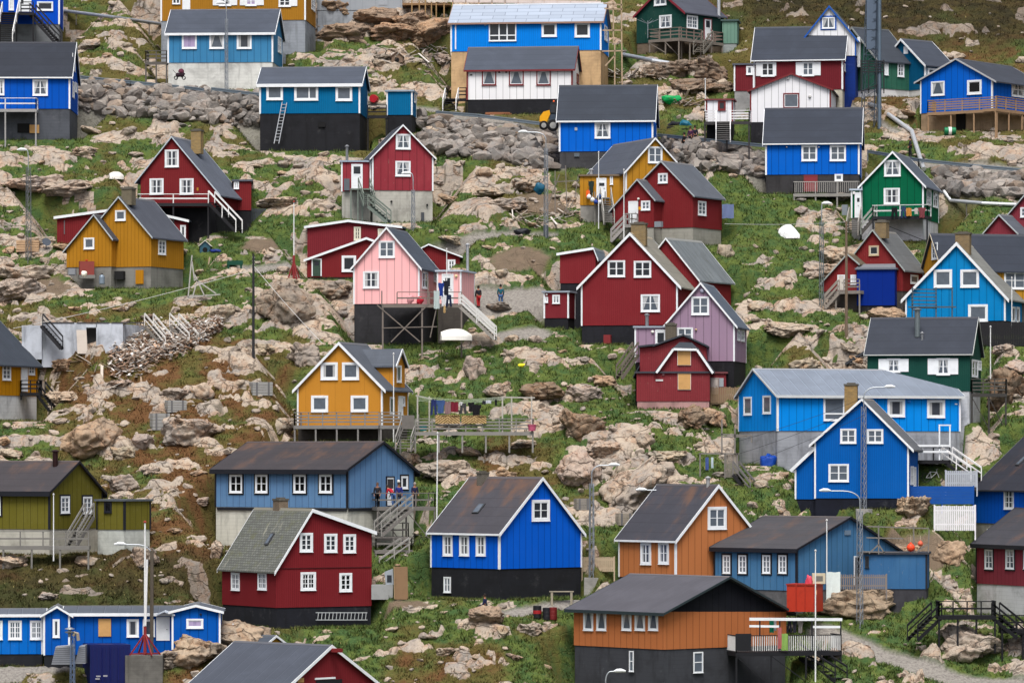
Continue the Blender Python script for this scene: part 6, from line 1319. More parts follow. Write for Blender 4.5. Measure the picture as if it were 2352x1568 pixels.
# radio mast
p = spot(2008, 292); t = thing('radio_mast', 'tall steel lattice radio mast with a dark panel cage at top right', 'radio mast', p); y = p.y
mb = MB(); A0, A1 = P(1990, 292, y), P(1992, -60, y); lattice(mb, A0 + V((.25, .6, 0)), A1 + V((.6, .6, 0)), .85, 4, .8, .028); mb.build('lattice_tower', metal((84, 96, 110)), t)
mb = MB(); mb.tube([P(2020, 296, y - .4), P(2020, -60, y - .4)], .17, 10); mb.build('mast_tube', metal((108, 124, 140)), t)
mb = MB(); mb.cbox(P(2003, 34, y + .3), 1.0, .5, 2.7); mb.cbox(P(2003, 92, y + .3), 1.0, .5, 1.7); mb.build('antenna_panel', plain((86, 100, 118), .5), t)
mb = MB()
for k in range(5): mb.beam(P(1978, 141 + 6 * k, y - .6), P(2030, 141 + 6 * k, y - .6), .1)
for u in (1978, 1995, 2013, 2030): mb.beam(P(u, 138, y - .62), P(u, 215, y - .62), .1)
mb.beam(P(1980, 210, y - .7), P(2016, 194, y - .7), .1); mb.build('service_platform', plain((38, 40, 44)), t)
# people
def person(u, vf, lab, face, coat, legs, hair=(30, 24, 22), H_=1.72, pose='stand', Y=None, skin=(150, 104, 82), grp=None, lift=None):
    if Y is None: p = spot(u, vf)
    else: p = P(u, vf, Y)
    k = H_ / 1.72; t = thing('person', lab, 'person', p, 'people outdoors'); ca, sa = math.cos(face), math.sin(face)
    def w(x, f, z): return V((p.x + (x * ca - f * sa) * k, p.y + (x * sa + f * ca) * k, p.z + z * k))   # x right, f forward
    hip, knee, ank = .92, .5, .08; lean = 0; hz = 0
    if pose == 'sit': hip = .48
    if pose == 'bend': lean = .55
    def sk(name, pts, edges, rad, m, parent):
        me = bpy.data.meshes.new(name); me.from_pydata([tuple(w(*q) - p) for q in pts], edges, []); me.materials.append(m); o = bpy.data.objects.new(name, me); COL.objects.link(o); o.parent = parent
        o.modifiers.new('skin', 'SKIN').use_smooth_shade = True
        if not me.skin_vertices: me.skin_vertices.new()
        for v_, r in zip(me.skin_vertices[0].data, rad): v_.radius = (r * k, r * k)
        me.skin_vertices[0].data[0].use_root = True; s = o.modifiers.new('sub', 'SUBSURF'); s.levels = 1; s.render_levels = 2; return o
    sp = [(0, 0, hip), (0, lean * .3, hip + .22), (0, lean * .62, hip + .45 - lean * .2), (0, lean * .8 + .01, hip + .57 - lean * .3), (0, lean * .95 + .03, hip + .67 - lean * .35), (0, lean * 1.0 + .04, hip + .78 - lean * .4)]
    rad = [.13, .12, .14, .055, .085, .07]; ed = [(i, i + 1) for i in range(5)]; pts = list(sp); arm = []
    for s in (-1, 1):
        i = len(pts); cz = sp[2][2]; f = sp[2][1]; pts += [(.19 * s, f, cz + .02), (.25 * s, f + .02, cz - .26), (.22 * s, f + .14, cz - .46), (.21 * s, f + .19, cz - .54)]; rad += [.055, .045, .032, .03]; ed += [(2, i), (i, i + 1), (i + 1, i + 2), (i + 2, i + 3)]; arm.append(i)
        for q in range(4): pts.append((.21 * s + .02 * (q - 1.5) * 1.0, f + .2 + .01 * q, cz - .62 + .012 * abs(q - 1))); rad.append(.009); ed.append((i + 3, len(pts) - 1))
        pts.append((.17 * s, f + .24, cz - .56)); rad.append(.01); ed.append((i + 3, len(pts) - 1))
    leg = []
    for s in (-1, 1):
        i = len(pts)
        if pose == 'sit': pts += [(.1 * s, .02, hip - .02), (.11 * s, .42, hip), (.11 * s, .44, .09), (.11 * s, .6, .04)]
        else: pts += [(.1 * s, .0, hip - .06), (.11 * s, .04 + .05 * s, knee), (.11 * s, -.02 + .07 * s, ank), (.12 * s, .13 + .07 * s, .03)]
        rad += [.09, .062, .045, .04]; ed += [(0, i), (i, i + 1), (i + 1, i + 2), (i + 2, i + 3)]; leg.append(i)
    body = sk('body', pts, ed, rad, plain(skin, .6, 0, .1, 'skin'), t)
    jp = [pts[0], pts[1], pts[2]] ; jr = [.155, .15, .165]; je = [(0, 1), (1, 2)]
    for i in arm: b = len(jp); jp += [pts[i], pts[i + 1], pts[i + 2]]; jr += [.078, .066, .052]; je += [(2, b), (b, b + 1), (b + 1, b + 2)]
    sk('jacket', jp, je, jr, plain(coat, .8, 0, .3, 'cloth'), t)
    tp = [pts[0]]; tr = [.15]; te = []
    for i in leg: b = len(tp); tp += [pts[i], pts[i + 1], pts[i + 2]]; tr += [.105, .08, .066]; te += [(0, b), (b, b + 1), (b + 1, b + 2)]
    sk('trousers', tp, te, tr, plain(legs, .8, 0, .3, 'cloth'), t)
    for i in leg: mb = MB(); a, b = w(*pts[i + 2]), w(*pts[i + 3]); mb.tube([a - (b - a) * .3, a, b, b + (b - a) * .25], [.045, .062, .055, .03], 8); mb.build('shoe', plain((24, 22, 22), .6), t)
    hc = w(*sp[4]).lerp(w(*sp[5]), .6); mb = MB(); q = w(sp[5][0], sp[5][1] - .03, sp[5][2] + .01); mb.tube([q - UP * .12 * k, q - UP * .04 * k, q + UP * .05 * k, q + UP * .1 * k], [.088, .104, .088, .03], 10); mb.build('hair', plain(hair, .7), t)
    f = sp[5]; nb = MB(); c = w(0, f[1] + .075, f[2] - .05); nb.tube([c + UP * .03, w(0, f[1] + .105, f[2] - .07), c - UP * .03], [.008, .016, .008], 6); nb.build('nose', plain(skin, .6, 0, .1, 'skin'), body)
    for s in (-1, 1): eb = MB(); eb.rev(w(.034 * s, f[1] + .066, f[2] - .03), [(.004, 0), (.012, .006), (.004, .012)], 8, 0, (w(0, 1, 0) - w(0, 0, 0))); eb.build('eye', plain((20, 18, 18), .3), body)
    for s in (-1, 1): eb = MB(); eb.rev(w(.082 * s, f[1], f[2] - .05), [(.02, -.02), (.026, 0), (.02, .02)], 8); eb.build('ear', plain(skin, .6, 0, .1, 'skin'), body)
    return t
person(1150, 703, 'person in a teal jacket and blue jeans walking up the gravel', 0, (20, 84, 98), (60, 96, 142)); person(1099, 706, 'person in a dark jacket and red trousers beside the pink house', .5, (28, 30, 40), (168, 34, 40), Y=Yp + 4)
person(1114, 1408, 'person in a navy jacket sitting behind the big brown boulder', 1.2, (20, 28, 66), (36, 38, 46), pose='sit'); person(1586, 340, 'person in dark purple beside the guardrail below the porch shed', 2.6, (60, 26, 60), (26, 26, 32)); person(1596, 338, 'person in navy standing at the guardrail below the porch shed', 3.4, (22, 24, 40), (24, 24, 30)); person(1572, 354, 'person in black at the white gate above the ochre roof', 1.0, (18, 18, 22), (18, 18, 22))
person(2091, 361, 'person in a dark coat on the road above the emerald house', 1.6, (28, 30, 44), (28, 28, 34))
fc, zd = SD
def ondeck(fc_, zd_, u, d): q = fc_.px(u, 700, -d); return V((q.x, q.y, zd_))
for (u, d, lab, fa, co, le, po, hr) in ((873, .9, 'person in dark clothes at the left end of the slate blue house deck', 3.0, (26, 28, 36), (30, 30, 36), 'stand', (90, 70, 60)), (908, .8, 'person in a red jacket bending over on the slate blue house deck', .9, (168, 24, 44), (70, 100, 150), 'bend', (40, 30, 26)), (925, 1.3, 'person in a blue jacket under the small window on the deck', 3.3, (30, 40, 110), (30, 30, 40), 'stand', (40, 32, 28)), (960, 1.1, 'grey-haired person in navy on the right of the deck', 3.6, (26, 28, 60), (28, 28, 36), 'stand', (150, 142, 136))):
    q = ondeck(fc, zd, u, d); uu, vv = proj(q); person(uu, vv, lab, fa, co, le, hr, pose=po, Y=q.y)
# laundry
def sheet(p, w, h, col, lab, kind='cloth', cat='laundry', grp=None, name='garment', dx=V((1, 0, 0)), pat=None):
    """hanging cloth with folds; p is the middle of its upper edge"""
    n, m_ = 9, 7; th = .02; mb = MB(); ph = random.random() * 6; ny_ = dx.cross(UP)
    def q(i, j, o):
        s, t_ = i / n, j / m_; ww = w
        if kind == 'shirt': ww = w * (1.0 if t_ > .32 else 1.45 - .3 * t_)
        x = (s - .5) * ww
        if kind == 'trousers' and t_ > .35: x += (1 if s > .5 else -1) * .03 * (t_ - .35) * 3
        return p + dx * x - UP * (h * t_ + .02 * math.sin(s * 9 + ph)) + ny_ * (.035 * math.sin(s * 11 + ph + t_ * 2) * (.3 + t_) + o)
    for o in (0, th):
        for i in range(n):
            for j in range(m_):
                if kind == 'trousers' and j / m_ > .38 and i == n // 2: continue
                c = [q(i, j, o), q(i + 1, j, o), q(i + 1, j + 1, o), q(i, j + 1, o)]; mb.poly(c if o == 0 else c[::-1], [(i / n, j / m_)] * 4, 0, True)
    o = mb.build(name, pat or plain(col, .9, 0, .4, 'cloth'), None, p); tag(o, lab, cat, grp); return o
q = PD[0]
for (u, v0, v1, w, c, lab, kd) in ((1003, 668, 708, 13, (176, 190, 190), 'pale grey towel hanging from the pink house deck rail', 'cloth'), (1013, 650, 680, 9, (24, 52, 130), 'blue jacket on the pink house washing line', 'shirt'), (1025, 645, 677, 10, (24, 26, 40), 'dark jacket on the washing line by the pink house door', 'shirt'), (1019, 679, 703, 9, (206, 208, 212), 'white shirt low on the pink house washing line', 'shirt'), (1031, 677, 703, 11, (26, 34, 62), 'navy trousers beside the white shirt on the pink house deck', 'trousers'), (1021, 700, 718, 5, (190, 160, 110), 'small tan cloth hanging below the white shirt', 'cloth')):
    sheet(q.px(u, v0, .12), w / 28., (v1 - v0) / 28., c, lab, kd, grp='laundry by the pink house')
p0 = WD[0]; YW = p0.c.y
fr = thing('washing_line', 'wooden washing line frame with several lines on the laundry deck', 'washing line', p0.px(960, 990, -1.2)); mb = MB()
for u in (959, 986, 1154, 1175, 1221): mb.beam(P(u, 992, YW + (1.6 if u in (986, 1175) else .5)), P(u, 910, YW + (1.6 if u in (986, 1175) else .5)), .11)
mb.beam(P(956, 908, YW + .5), P(990, 916, YW + 1.7), .1); mb.beam(P(1152, 912, YW + .5), P(1228, 913, YW + 1.7), .1); mb.build('frame', wood((176, 172, 164)), fr); mb = MB()
for k in range(4): mb.tube([P(958, 911 + k * 3, YW + .55 + k * .3), P(1060, 919 + k * 3, YW + .55 + k * .3), P(1160, 911 + k * 2, YW + .55 + k * .3)], .012, 5)
mb.build('line', plain((200, 214, 190), .6), fr)
for (u, v0, v1, w, c, lab, kd) in ((996, 917, 952, 12, (34, 46, 96), 'navy trousers at the left end of the deck washing line', 'trousers'), (1012, 919, 948, 14, (58, 84, 132), 'blue jeans shirt second from the left on the washing line', 'shirt'), (1028, 922, 950, 14, (132, 106, 108), 'mauve jumper third from the left on the washing line', 'cloth'), (1044, 923, 945, 17, (112, 26, 44), 'wine red towel in the middle of the washing line', 'cloth'), (1059, 923, 931, 9, (214, 214, 216), 'small white cloth right of the wine red towel', 'cloth'), (1064, 926, 950, 13, (62, 62, 64), 'grey trousers right of the small white cloth', 'trousers'), (1082, 924, 945, 10, (18, 18, 24), 'black top on the washing line left of the long black coat', 'shirt'), (1094, 929, 955, 16, (16, 16, 22), 'long black coat hanging lowest on the washing line', 'shirt'), (1112, 920, 928, 8, (40, 42, 52), 'small dark cloth near the right of the washing line', 'cloth'), (1122, 919, 926, 12, (198, 204, 214), 'pale cloth near the right end of the washing line', 'cloth'), (1139, 917, 931, 5, (24, 24, 30), 'narrow dark sock at the far right of the washing line', 'cloth')):
    sheet(P(u, v0, YW + .7), w / 29.5, (v1 - v0) / 29.5, c, lab, kd, grp='laundry on the deck washing line')
def rugmat():
    m_, nt, b = newmat('patterned_rug', .95); uv, u, v = uvs(nt)
    r = MT(nt, 'ABSOLUTE', MT(nt, 'SUBTRACT', u, .5)); e = MT(nt, 'ADD', MT(nt, 'MULTIPLY', r, 2.2), v); z1 = MT(nt, 'GREATER_THAN', MT(nt, 'SINE', MT(nt, 'MULTIPLY', e, 20.0)), .1); z2 = MT(nt, 'GREATER_THAN', NZ(nt, vec3(nt, MT(nt, 'MULTIPLY', u, 22.0), MT(nt, 'MULTIPLY', v, 9.0)), 1.0, 2.0), .52)
    c = MX(nt, z1, C4((196, 168, 118)), C4((122, 96, 60))); c = MX(nt, MT(nt, 'MULTIPLY', z2, .6), c, C4((70, 52, 36))); nt.links.new(c, b.inputs['Base Color']); return m_
RUG = rugmat()
def rug(u0, u1, v0, v1, lab):
    mb = MB(); a, b = p0.px(u0, v0, .06), p0.px(u1, v0, .06); h = (v1 - v0) / 29.5; n = 16; d = b - a
    for s, y in ((0, 0.0), (1, .05)):
        for i in range(n):
            for j in range(5):
                def q_(i_, j_): return a + d * (i_ / n) - UP * (h * j_ / 5) + V((0, -.03 * math.sin(i_ * .9) - y, 0))
                c = [q_(i, j), q_(i + 1, j), q_(i + 1, j + 1), q_(i, j + 1)]; mb.poly(c, [(i_ / n, 1 - j_ / 5) for i_, j_ in ((i, j), (i + 1, j), (i + 1, j + 1), (i, j + 1))], 0, True)
    mb.cbox((a + b) / 2 + UP * .02 + V((0, .03, 0)), d.length, .24, .05); o = mb.build('patterned_rug', RUG, None, a); tag(o, lab, 'rug', 'rugs hung over the deck railing')
rug(1000, 1056, 954, 972, 'left patterned beige rug hung over the deck railing'); rug(1060, 1117, 955, 972, 'right patterned beige rug hung over the deck railing')
for (u, c, lab) in ((972, (40, 150, 156), 'turquoise plastic tub at the left end of the laundry deck'), (1222, (190, 90, 120), 'pink basket at the right end of the laundry deck')):
    t = thing('plastic_tub', lab, 'tub', P(u, 989, YW + .4)); mb = MB(); mb.tube([P(u, 989, YW + .5), P(u, 975, YW + .5)], [.26, .32], 14); mb.build('tub', plain(c, .5), t); mb = MB(); mb.tube([P(u, 976, YW + .5), P(u, 974.5, YW + .5)], .35, 14); mb.build('rim', plain(c, .5), t)
g = GD[0]
for (u, v0, v1, w, c, lab, kd) in ((2055, 477, 503, 13, (14, 16, 22), 'black trousers hanging on the emerald house deck rail', 'trousers'), (2076, 474, 500, 10, (44, 62, 96), 'blue jeans hanging on the emerald house deck rail', 'trousers'), (2088, 478, 496, 12, (190, 130, 60), 'orange-brown cloth on the emerald house deck', 'cloth'), (2118, 477, 500, 12, (120, 60, 66), 'colourful jacket at the right end of the emerald house deck rail', 'shirt'), (2105, 478, 492, 8, (190, 186, 180), 'pale cloth beside the colourful jacket', 'cloth')): sheet(g.px(u, v0, .12), w / 26.8, (v1 - v0) / 26.8, c, lab, kd, grp='laundry on the emerald house deck')
g = BD[0]
for (u, v0, v1, w, c, lab, kd, o_) in ((1801, 1454, 1492, 15, (128, 162, 84), 'lime green towel over the white balcony fence', 'cloth', .12), (1790, 1440, 1488, 9, (170, 96, 96), 'red striped towel on the balcony left of the lime towel', 'cloth', .1), (1775, 1424, 1452, 10, (20, 130, 96), 'green towel hanging under the balcony top rail', 'cloth', -.3), (1816, 1424, 1452, 8, (26, 28, 40), 'dark trousers on the balcony line right of the red towel', 'trousers', -.3), (1828, 1425, 1452, 7, (44, 44, 54), 'charcoal shirt on the balcony line', 'shirt', -.3), (1841, 1424, 1453, 9, (120, 116, 112), 'grey jumper at the right end of the balcony line', 'shirt', -.3), (1783, 1424, 1448, 6, (204, 196, 200), 'white cloth on the balcony line beside the green towel', 'cloth', -.3)): sheet(g.px(u, v0, o_), w / 32.5, (v1 - v0) / 32.5, c, lab, kd, grp='laundry on the white fenced balcony')
sheet(P(1914, 1313, SDh.Yc - .9), 1.0, 1.95, (214, 224, 222), 'white sheet draped over the left end of the grey pallet fence', grp=None)
tq = P(1672, 469, Yq + 4); sheet(tq, 1.0, 1.2, (104, 118, 156), 'blue blanket hanging beside the red porch house', grp=None)
# tanks, barrels, boxes
def barrel(u, v, lab, c, c2=None, r=.3, h=.88, lying=False, Y=None, yaw=0.0):
    p = spot(u, v) if Y is None else P(u, v, Y); t = thing('barrel', lab, 'barrel', p, 'barrels'); ax = V((math.cos(yaw), math.sin(yaw), 0)) if lying else UP; o = p + (UP * r - ax * h / 2 if lying else V((0, 0, 0)))
    mb = MB(); mb.rev(o, [(r * .97, 0), (r, .03), (r, h * .32), (r * 1.04, h * .34), (r, h * .36), (r, h * .64), (r * 1.04, h * .66), (r, h * .68), (r, h - .03), (r * .97, h)], 18, 0, ax); mb.build('drum', plain(c, .5, .2, .5), t)
    if c2: b2 = MB(); b2.rev(o, [(r * 1.045, h * .36), (r * 1.045, h * .64)], 18, 0, ax); b2.build('band', plain(c2, .5), t)
    lb = MB(); lb.rev(o + ax * h, [(r * .9, -.02), (r * .9, .012), (.02, .014)], 18, 0, ax); lb.build('lid', plain(c, .5, .2, .5), t)
barrel(859, 238, 'red barrel lying between the petrol blue house and its shed', (170, 24, 40), lying=True, r=.36, yaw=1.4); barrel(1234, 1420, 'upright black and red barrel on the path by the boulders', (34, 34, 38), (150, 30, 36)); barrel(1256, 1424, 'black barrel right of the black and red one', (34, 34, 40)); barrel(1270, 1424, 'rusty red barrel at the right of the group of three', (110, 34, 34)); barrel(2182, 311, 'green barrel with a white band lying below the terrace', (20, 110, 70), (220, 220, 214), lying=True, r=.36, h=1.0)
t = thing('gas_cylinder', 'grey gas cylinder against the ochre house base', 'gas cylinder', P(234, 653, Yo - .3)); mb = MB(); mb.rev(P(234, 653, Yo - .3), [(.2, 0), (.24, .05), (.24, .62), (.16, .76), (.06, .8)], 14); mb.build('cylinder', plain((126, 140, 154), .5, .3), t); mb = MB(); mb.rev(P(234, 653, Yo - .3) + UP * .8, [(.09, 0), (.09, .1), (.04, .12)], 10); mb.build('valve', metal((90, 90, 90)), t)
def boxy(name, lab, cat, u0, u1, v0, v1, dp, mat_, Y=None, rz=0.0, grp=None, extra=None, parts=()):
    um = (u0 + u1) / 2; p = spot(um, v1) if Y is None else P(um, v1, Y); s = F / p.y; w, h = (u1 - u0) / s, (v1 - v0) / s; c = p + V((0, dp / 2, 0)); t = thing(name, lab, cat, p, grp); mb = MB(); mb.cbox(c + UP * h / 2, w, dp, h, 0, rz); b = mb.build('body', mat_, t); return t, c, w, h
def crate(u0, u1, v0, v1, lab, c=(152, 152, 150)):
    p = spot((u0 + u1) / 2, v1); s = F / p.y; w, h = (u1 - u0) / s * .86, (v1 - v0) / s; d = w * .6; t = thing('wooden_crate', lab, 'crate', p, 'grey wooden crates'); rz = .35; c0 = p + V((0, d / 2, 0)); R = lambda x, y, z: c0 + V((x * math.cos(rz) - y * math.sin(rz), x * math.sin(rz) + y * math.cos(rz), z))
    mb = MB(); k = 5
    for i in range(k):
        z_ = h * (i + .5) / k
        for y_ in (-d / 2, d / 2): mb.cbox(R(0, y_, z_), w, .04, h / k - .025, 0, rz)
        for x_ in (-w / 2, w / 2): mb.cbox(R(x_, 0, z_), .04, d, h / k - .025, 0, rz)
    mb.build('boards', wood(c), t); mb = MB(); mb.cbox(R(0, 0, h - .02), w - .04, d - .04, .05, 0, rz); mb.build('lid', wood(c), t)
    for x_ in (-w * .3, w * .3): mb = MB(); mb.cbox(R(x_, -d / 2 - .035, h / 2), .14, .04, h, 0, rz); mb.build('batten', wood((104, 104, 106)), t)
crate(571, 626, 880, 911, 'grey wooden crate left of the mustard house, highest of the three'); crate(377, 428, 920, 948, 'grey wooden crate on the slope, middle of the three'); crate(343, 390, 949, 988, 'grey wooden crate standing lowest, against the broad boulder'); crate(1414, 1454, 1180, 1208, 'weathered grey wooden crate left of the orange house', (150, 142, 130)); crate(1318, 1356, 1146, 1172, 'pale grey box behind the double lattice lamp', (136, 132, 126))
def doghouse(u, v, w, h, lab, c, rc):
    p = spot(u, v); s = F / p.y; w, h = w / s, h / s; t = thing('dog_house', lab, 'dog house', p, 'dog houses'); mb = MB(); d = w * 1.1; hw = h * .62; x = w / 2
    f = [V((-x, 0, 0)), V((x, 0, 0)), V((x, 0, hw)), V((0, 0, h)), V((-x, 0, hw))]; f = [p + q for q in f]; b = [q + V((0, d, 0)) for q in f]; mb.poly(f); mb.poly(b[::-1])
    for i in range(5): mb.poly([f[i], b[i], b[(i + 1) % 5], f[(i + 1) % 5]][::-1])
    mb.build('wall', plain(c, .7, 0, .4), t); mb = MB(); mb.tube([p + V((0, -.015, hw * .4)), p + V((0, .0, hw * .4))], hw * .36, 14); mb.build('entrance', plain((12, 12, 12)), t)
    mb = MB()
    for sg in (-1, 1): a = p + V((sg * (x + .12), -.12, hw - .1)); q = p + V((0, -.12, h + .03)); mb.obox(a, q - a, V((0, d + .24, 0)), UP * .06)
    mb.build('roof', plain(rc, .6, 0, .3), t)
doghouse(471, 580, 24, 26, 'small blue dog house with a white roof beside the long red house', (46, 84, 100), (216, 214, 204)); doghouse(912, 147, 26, 24, 'old wooden kennel with a round opening among the planks', (120, 100, 84), (140, 120, 104))
def ladder(a, b, w, lab, Y0, Y1, side=V((1, 0, 0))):
    p, q = P(*a, Y0), P(*b, Y1); t = thing('ladder', lab, 'ladder', q, 'ladders'); 
    for sg in (-.5, .5): mb = MB(); mb.beam(p + side * w * sg, q + side * w * sg, .06, .06); mb.build('side_rail', metal((170, 174, 180), .5, .4), t)
    n = int((q - p).length / .3)
    for i in range(1, n): mb = MB(); c = p.lerp(q, i / n); mb.beam(c - side * w / 2, c + side * w / 2, .05); mb.build('rung', metal((170, 174, 180), .5, .4), t)
h5 = H['pb']; ladder((654, 233), (635, 330), .42, 'aluminium ladder leaning on the petrol blue house', h5.Yc + .5, h5.Yc - 1.0)
hb = H['br2']; bq = hb.B.px(720, 1414, .35); b2 = hb.B.px(838, 1414, .35); t = thing('ladder', 'aluminium ladder hung sideways on the black base of the big red house', 'ladder', bq, 'ladders')
for dz in (.26, -.26): mb = MB(); mb.beam(bq + UP * dz, b2 + UP * dz, .06, .06); mb.build('side_rail', metal((190, 194, 198), .5, .4), t)
for i in range(14): mb = MB(); c = bq.lerp(b2, (i + .5) / 14); mb.beam(c + UP * .26 + V((.06, 0, 0)), c - UP * .26, .045); mb.build('rung', metal((190, 194, 198), .5, .4), t)
# pram
p = P(413, 183, H['sb'].Yc - .9); t = thing('pram', 'dark red pram with a folded hood before the whitewashed base', 'pram', p); mb = MB(); mb.tube([p + V((-.35, 0, .5)), p + V((-.2, 0, .42)), p + V((.25, 0, .45)), p + V((.4, 0, .62))], [.12, .2, .22, .14], 10); mb.build('carrycot', plain((44, 26, 38), .8), t)
mb = MB(); mb.rev(p + V((.1, 0, .62)), [(.26, 0), (.27, .14), (.2, .3), (.05, .38)], 12, 0, (.25, 0, 1)); mb.build('hood', plain((92, 40, 60), .8), t); mb = MB(); mb.tube([p + V((-.3, 0, .5)), p + V((-.62, 0, .86))], .025, 6); mb.beam(p + V((-.3, 0, .15)), p + V((.3, 0, .45)), .04); mb.beam(p + V((.3, 0, .15)), p + V((-.3, 0, .45)), .04); mb.build('frame', metal((40, 40, 44)), t)
for x in (-.36, .36):
    for y in (-.2, .2): mb = MB(); mb.tube([p + V((x + .15 * math.cos(a * .5236), y, .15 + .15 * math.sin(a * .5236))) for a in range(13)], .03, 6, 0, False); mb.build('wheel', plain((22, 22, 24)), t)
# loader
p = spot(1268, 297); Yl = H['bl'].Yc + 3.5; p = P(1268, 296, Yl); t = thing('wheel_loader', 'yellow wheel loader with dark glazed cab behind the royal blue house', 'loader', p); 
def at_(u, v, o=0): return P(u, v, Yl - o)
mb = MB(); pr = [(1239, 279), (1240, 268), (1248, 257), (1262, 253), (1264, 262), (1256, 280)]; a = [at_(u, v, .8) for u, v in pr]; b = [q_ + V((0, 1.5, 0)) for q_ in a]; mb.poly(a[::-1]); mb.poly(b)
for i in range(len(a)): mb.poly([a[i], b[i], b[(i + 1) % len(a)], a[(i + 1) % len(a)]][::-1])
mb.build('bonnet', plain((226, 160, 20), .4, 0, .3), t)
mb = MB(); mb.obox(at_(1262, 279, .7), V((1.5, 0, 0)), V((0, 1.4, 0)), UP * .75); mb.build('chassis', plain((58, 70, 84), .5), t)
mb = MB(); cp = [(1262, 262), (1266, 236), (1284, 235), (1290, 262)]; a = [at_(u, v, .7) for u, v in cp]; b = [q_ + V((0, 1.3, 0)) for q_ in a]; mb.poly(a[::-1]); mb.poly(b)
for i in range(4): mb.poly([a[i], b[i], b[(i + 1) % 4], a[(i + 1) % 4]][::-1])
cb = mb.build('cab', glass('dark'), t); mb = MB()
for (u0_, v0_), (u1_, v1_) in (((1262, 262), (1266, 236)), ((1266, 236), (1284, 235)), ((1276, 262), (1276, 236)), ((1284, 235), (1290, 262))): mb.beam(at_(u0_, v0_, .73), at_(u1_, v1_, .73), .07)
mb.build('cab_frame', plain((40, 44, 50), .5), cb); mb = MB(); mb.rev(at_(1272, 235, 0), [(.08, 0), (.09, .1), (.05, .16)], 10); mb.build('beacon', plain((226, 90, 30), .3), cb)
for u, r in ((1270, .52), (1249, .4)):
    c = at_(u, 288, .95); mb = MB(); mb.rev(c, [(r * .72, 0), (r, .05), (r, .38), (r * .72, .42)], 20, 0, (0, 1, 0)); w_ = mb.build('wheel', plain((24, 24, 26), .9), t); mb = MB(); mb.rev(c - V((0, .015, 0)), [(.05, -.02), (r * .55, 0), (r * .6, .1)], 16, 0, (0, 1, 0)); mb.build('rim', plain((150, 150, 146), .5), w_)
# boats
def hullboat(u0, u1, v0, v1, lab, flip, Y=None, col=(226, 224, 218), yaw=0.0, tarp=False):
    um = (u0 + u1) / 2; p = spot(um, v1 - 2) if Y is None else P(um, v1, Y); s = F / p.y; L, hh = (u1 - u0) / s, (v1 - v0) / s; t = thing('small_boat', lab, 'boat', p, 'small boats'); mb = MB(); n, m_ = 14, 10
    def q(i, j):
        x = i / n * 2 - 1; taper = max(0.02, 1 - max(0, x) ** 2.6 * .97) * (1 - .18 * max(0, -x) ** 2); a = math.pi * j / m_; yy = math.cos(a) * .27 * L * taper; zz = math.sin(a) ** .8 * hh * (1 - .25 * abs(x) ** 2.5) * (.55 + .45 * taper)
        if tarp: zz *= (1 - .5 * max(0, x))
        return p + V((x * L / 2 * math.cos(yaw) - yy * math.sin(yaw), x * L / 2 * math.sin(yaw) + yy * math.cos(yaw) + .3, zz if flip else hh - zz))
    for i in range(n):
        for j in range(m_): c = [q(i, j), q(i, j + 1), q(i + 1, j + 1), q(i + 1, j)]; mb.poly(c, None, 0, True)
    mb.poly([q(0, j) for j in range(m_ + 1)]); mb.build('hull', plain(col, .5, 0, .35), t)
    kb = MB(); kb.tube([q(i, m_ // 2) + UP * (.02 if flip else -.02) for i in range(n + 1)], .035, 6); kb.build('keel', plain(col, .5, 0, .35), t); gb = MB(); gb.tube([q(i, 0) for i in range(n + 1)], .035, 6); gb.tube([q(i, m_) for i in range(n + 1)], .035, 6); gb.build('gunwale', plain((190, 188, 180), .5), t)
hullboat(1012, 1084, 756, 781, 'white dinghy lying upside down under the pink house stairs', True, Y=PD[0].c.y - 1.2, yaw=.15); hullboat(1789, 1840, 518, 550, 'white tarp-covered boat on the green slope', True, yaw=-.5, tarp=True, col=(236, 237, 240)); hullboat(250, 284, 400, 416, 'small white upturned boat above the ochre house', True, yaw=.3)
# tarps and heaps
def heap(u0, u1, v0, v1, lab, col, name='tarpaulin', cat='tarp', rough=.25, Y=None):
    um = (u0 + u1) / 2; p = spot(um, v1 - (v1 - v0) * .2) if Y is None else P(um, v1, Y); s = F / p.y; W, hh = (u1 - u0) / s, (v1 - v0) / s; me = rock_mesh(rnd.randrange(9999), 3, 8, rough); me.materials.clear(); me.materials.append(plain(col, .5, 0, .3, 'tarp')); o = bpy.data.objects.new(name, me); COL.objects.link(o); o.location = p + UP * hh * .25; o.scale = (W * .6, W * .4, hh * .85); tag(o, lab, cat); return o
heap(1520, 1560, 227, 246, 'bright green tarpaulin heap beside the scrap wood', (0, 150, 78)); heap(1228, 1252, 415, 436, 'teal and blue net bundle on the lattice lamp post', (20, 84, 110), 'net_bundle', 'bundle', Y=spot(1254, 545).y - .3); heap(1750, 1781, 1040, 1076, 'blue tarp bundle against the grey base of the azure house', (4, 60, 150), Y=H['az'].Yc + .2); heap(484, 508, 572, 580, 'blue tarpaulin behind the blue dog house', (30, 50, 120)); heap(1180, 1215, 526, 540, 'black plastic bags beside the gravel track', (26, 28, 36), 'refuse_bags', 'bags'); heap(1190, 1212, 836, 845, 'small yellow plastic thing on the grass above the laundry deck', (226, 214, 40), 'plastic_toy', 'toy')
heap(936, 950, 677, 691, 'pile of pale pink cushions at the left end of the pink house deck', (214, 150, 156), 'cushion_pile', 'cushions', .2, Y=PD[0].c.y + .9); heap(958, 972, 678, 692, 'red blanket heap on the pink house deck', (190, 34, 54), 'blanket', 'blanket', .25, Y=PD[0].c.y + .8)
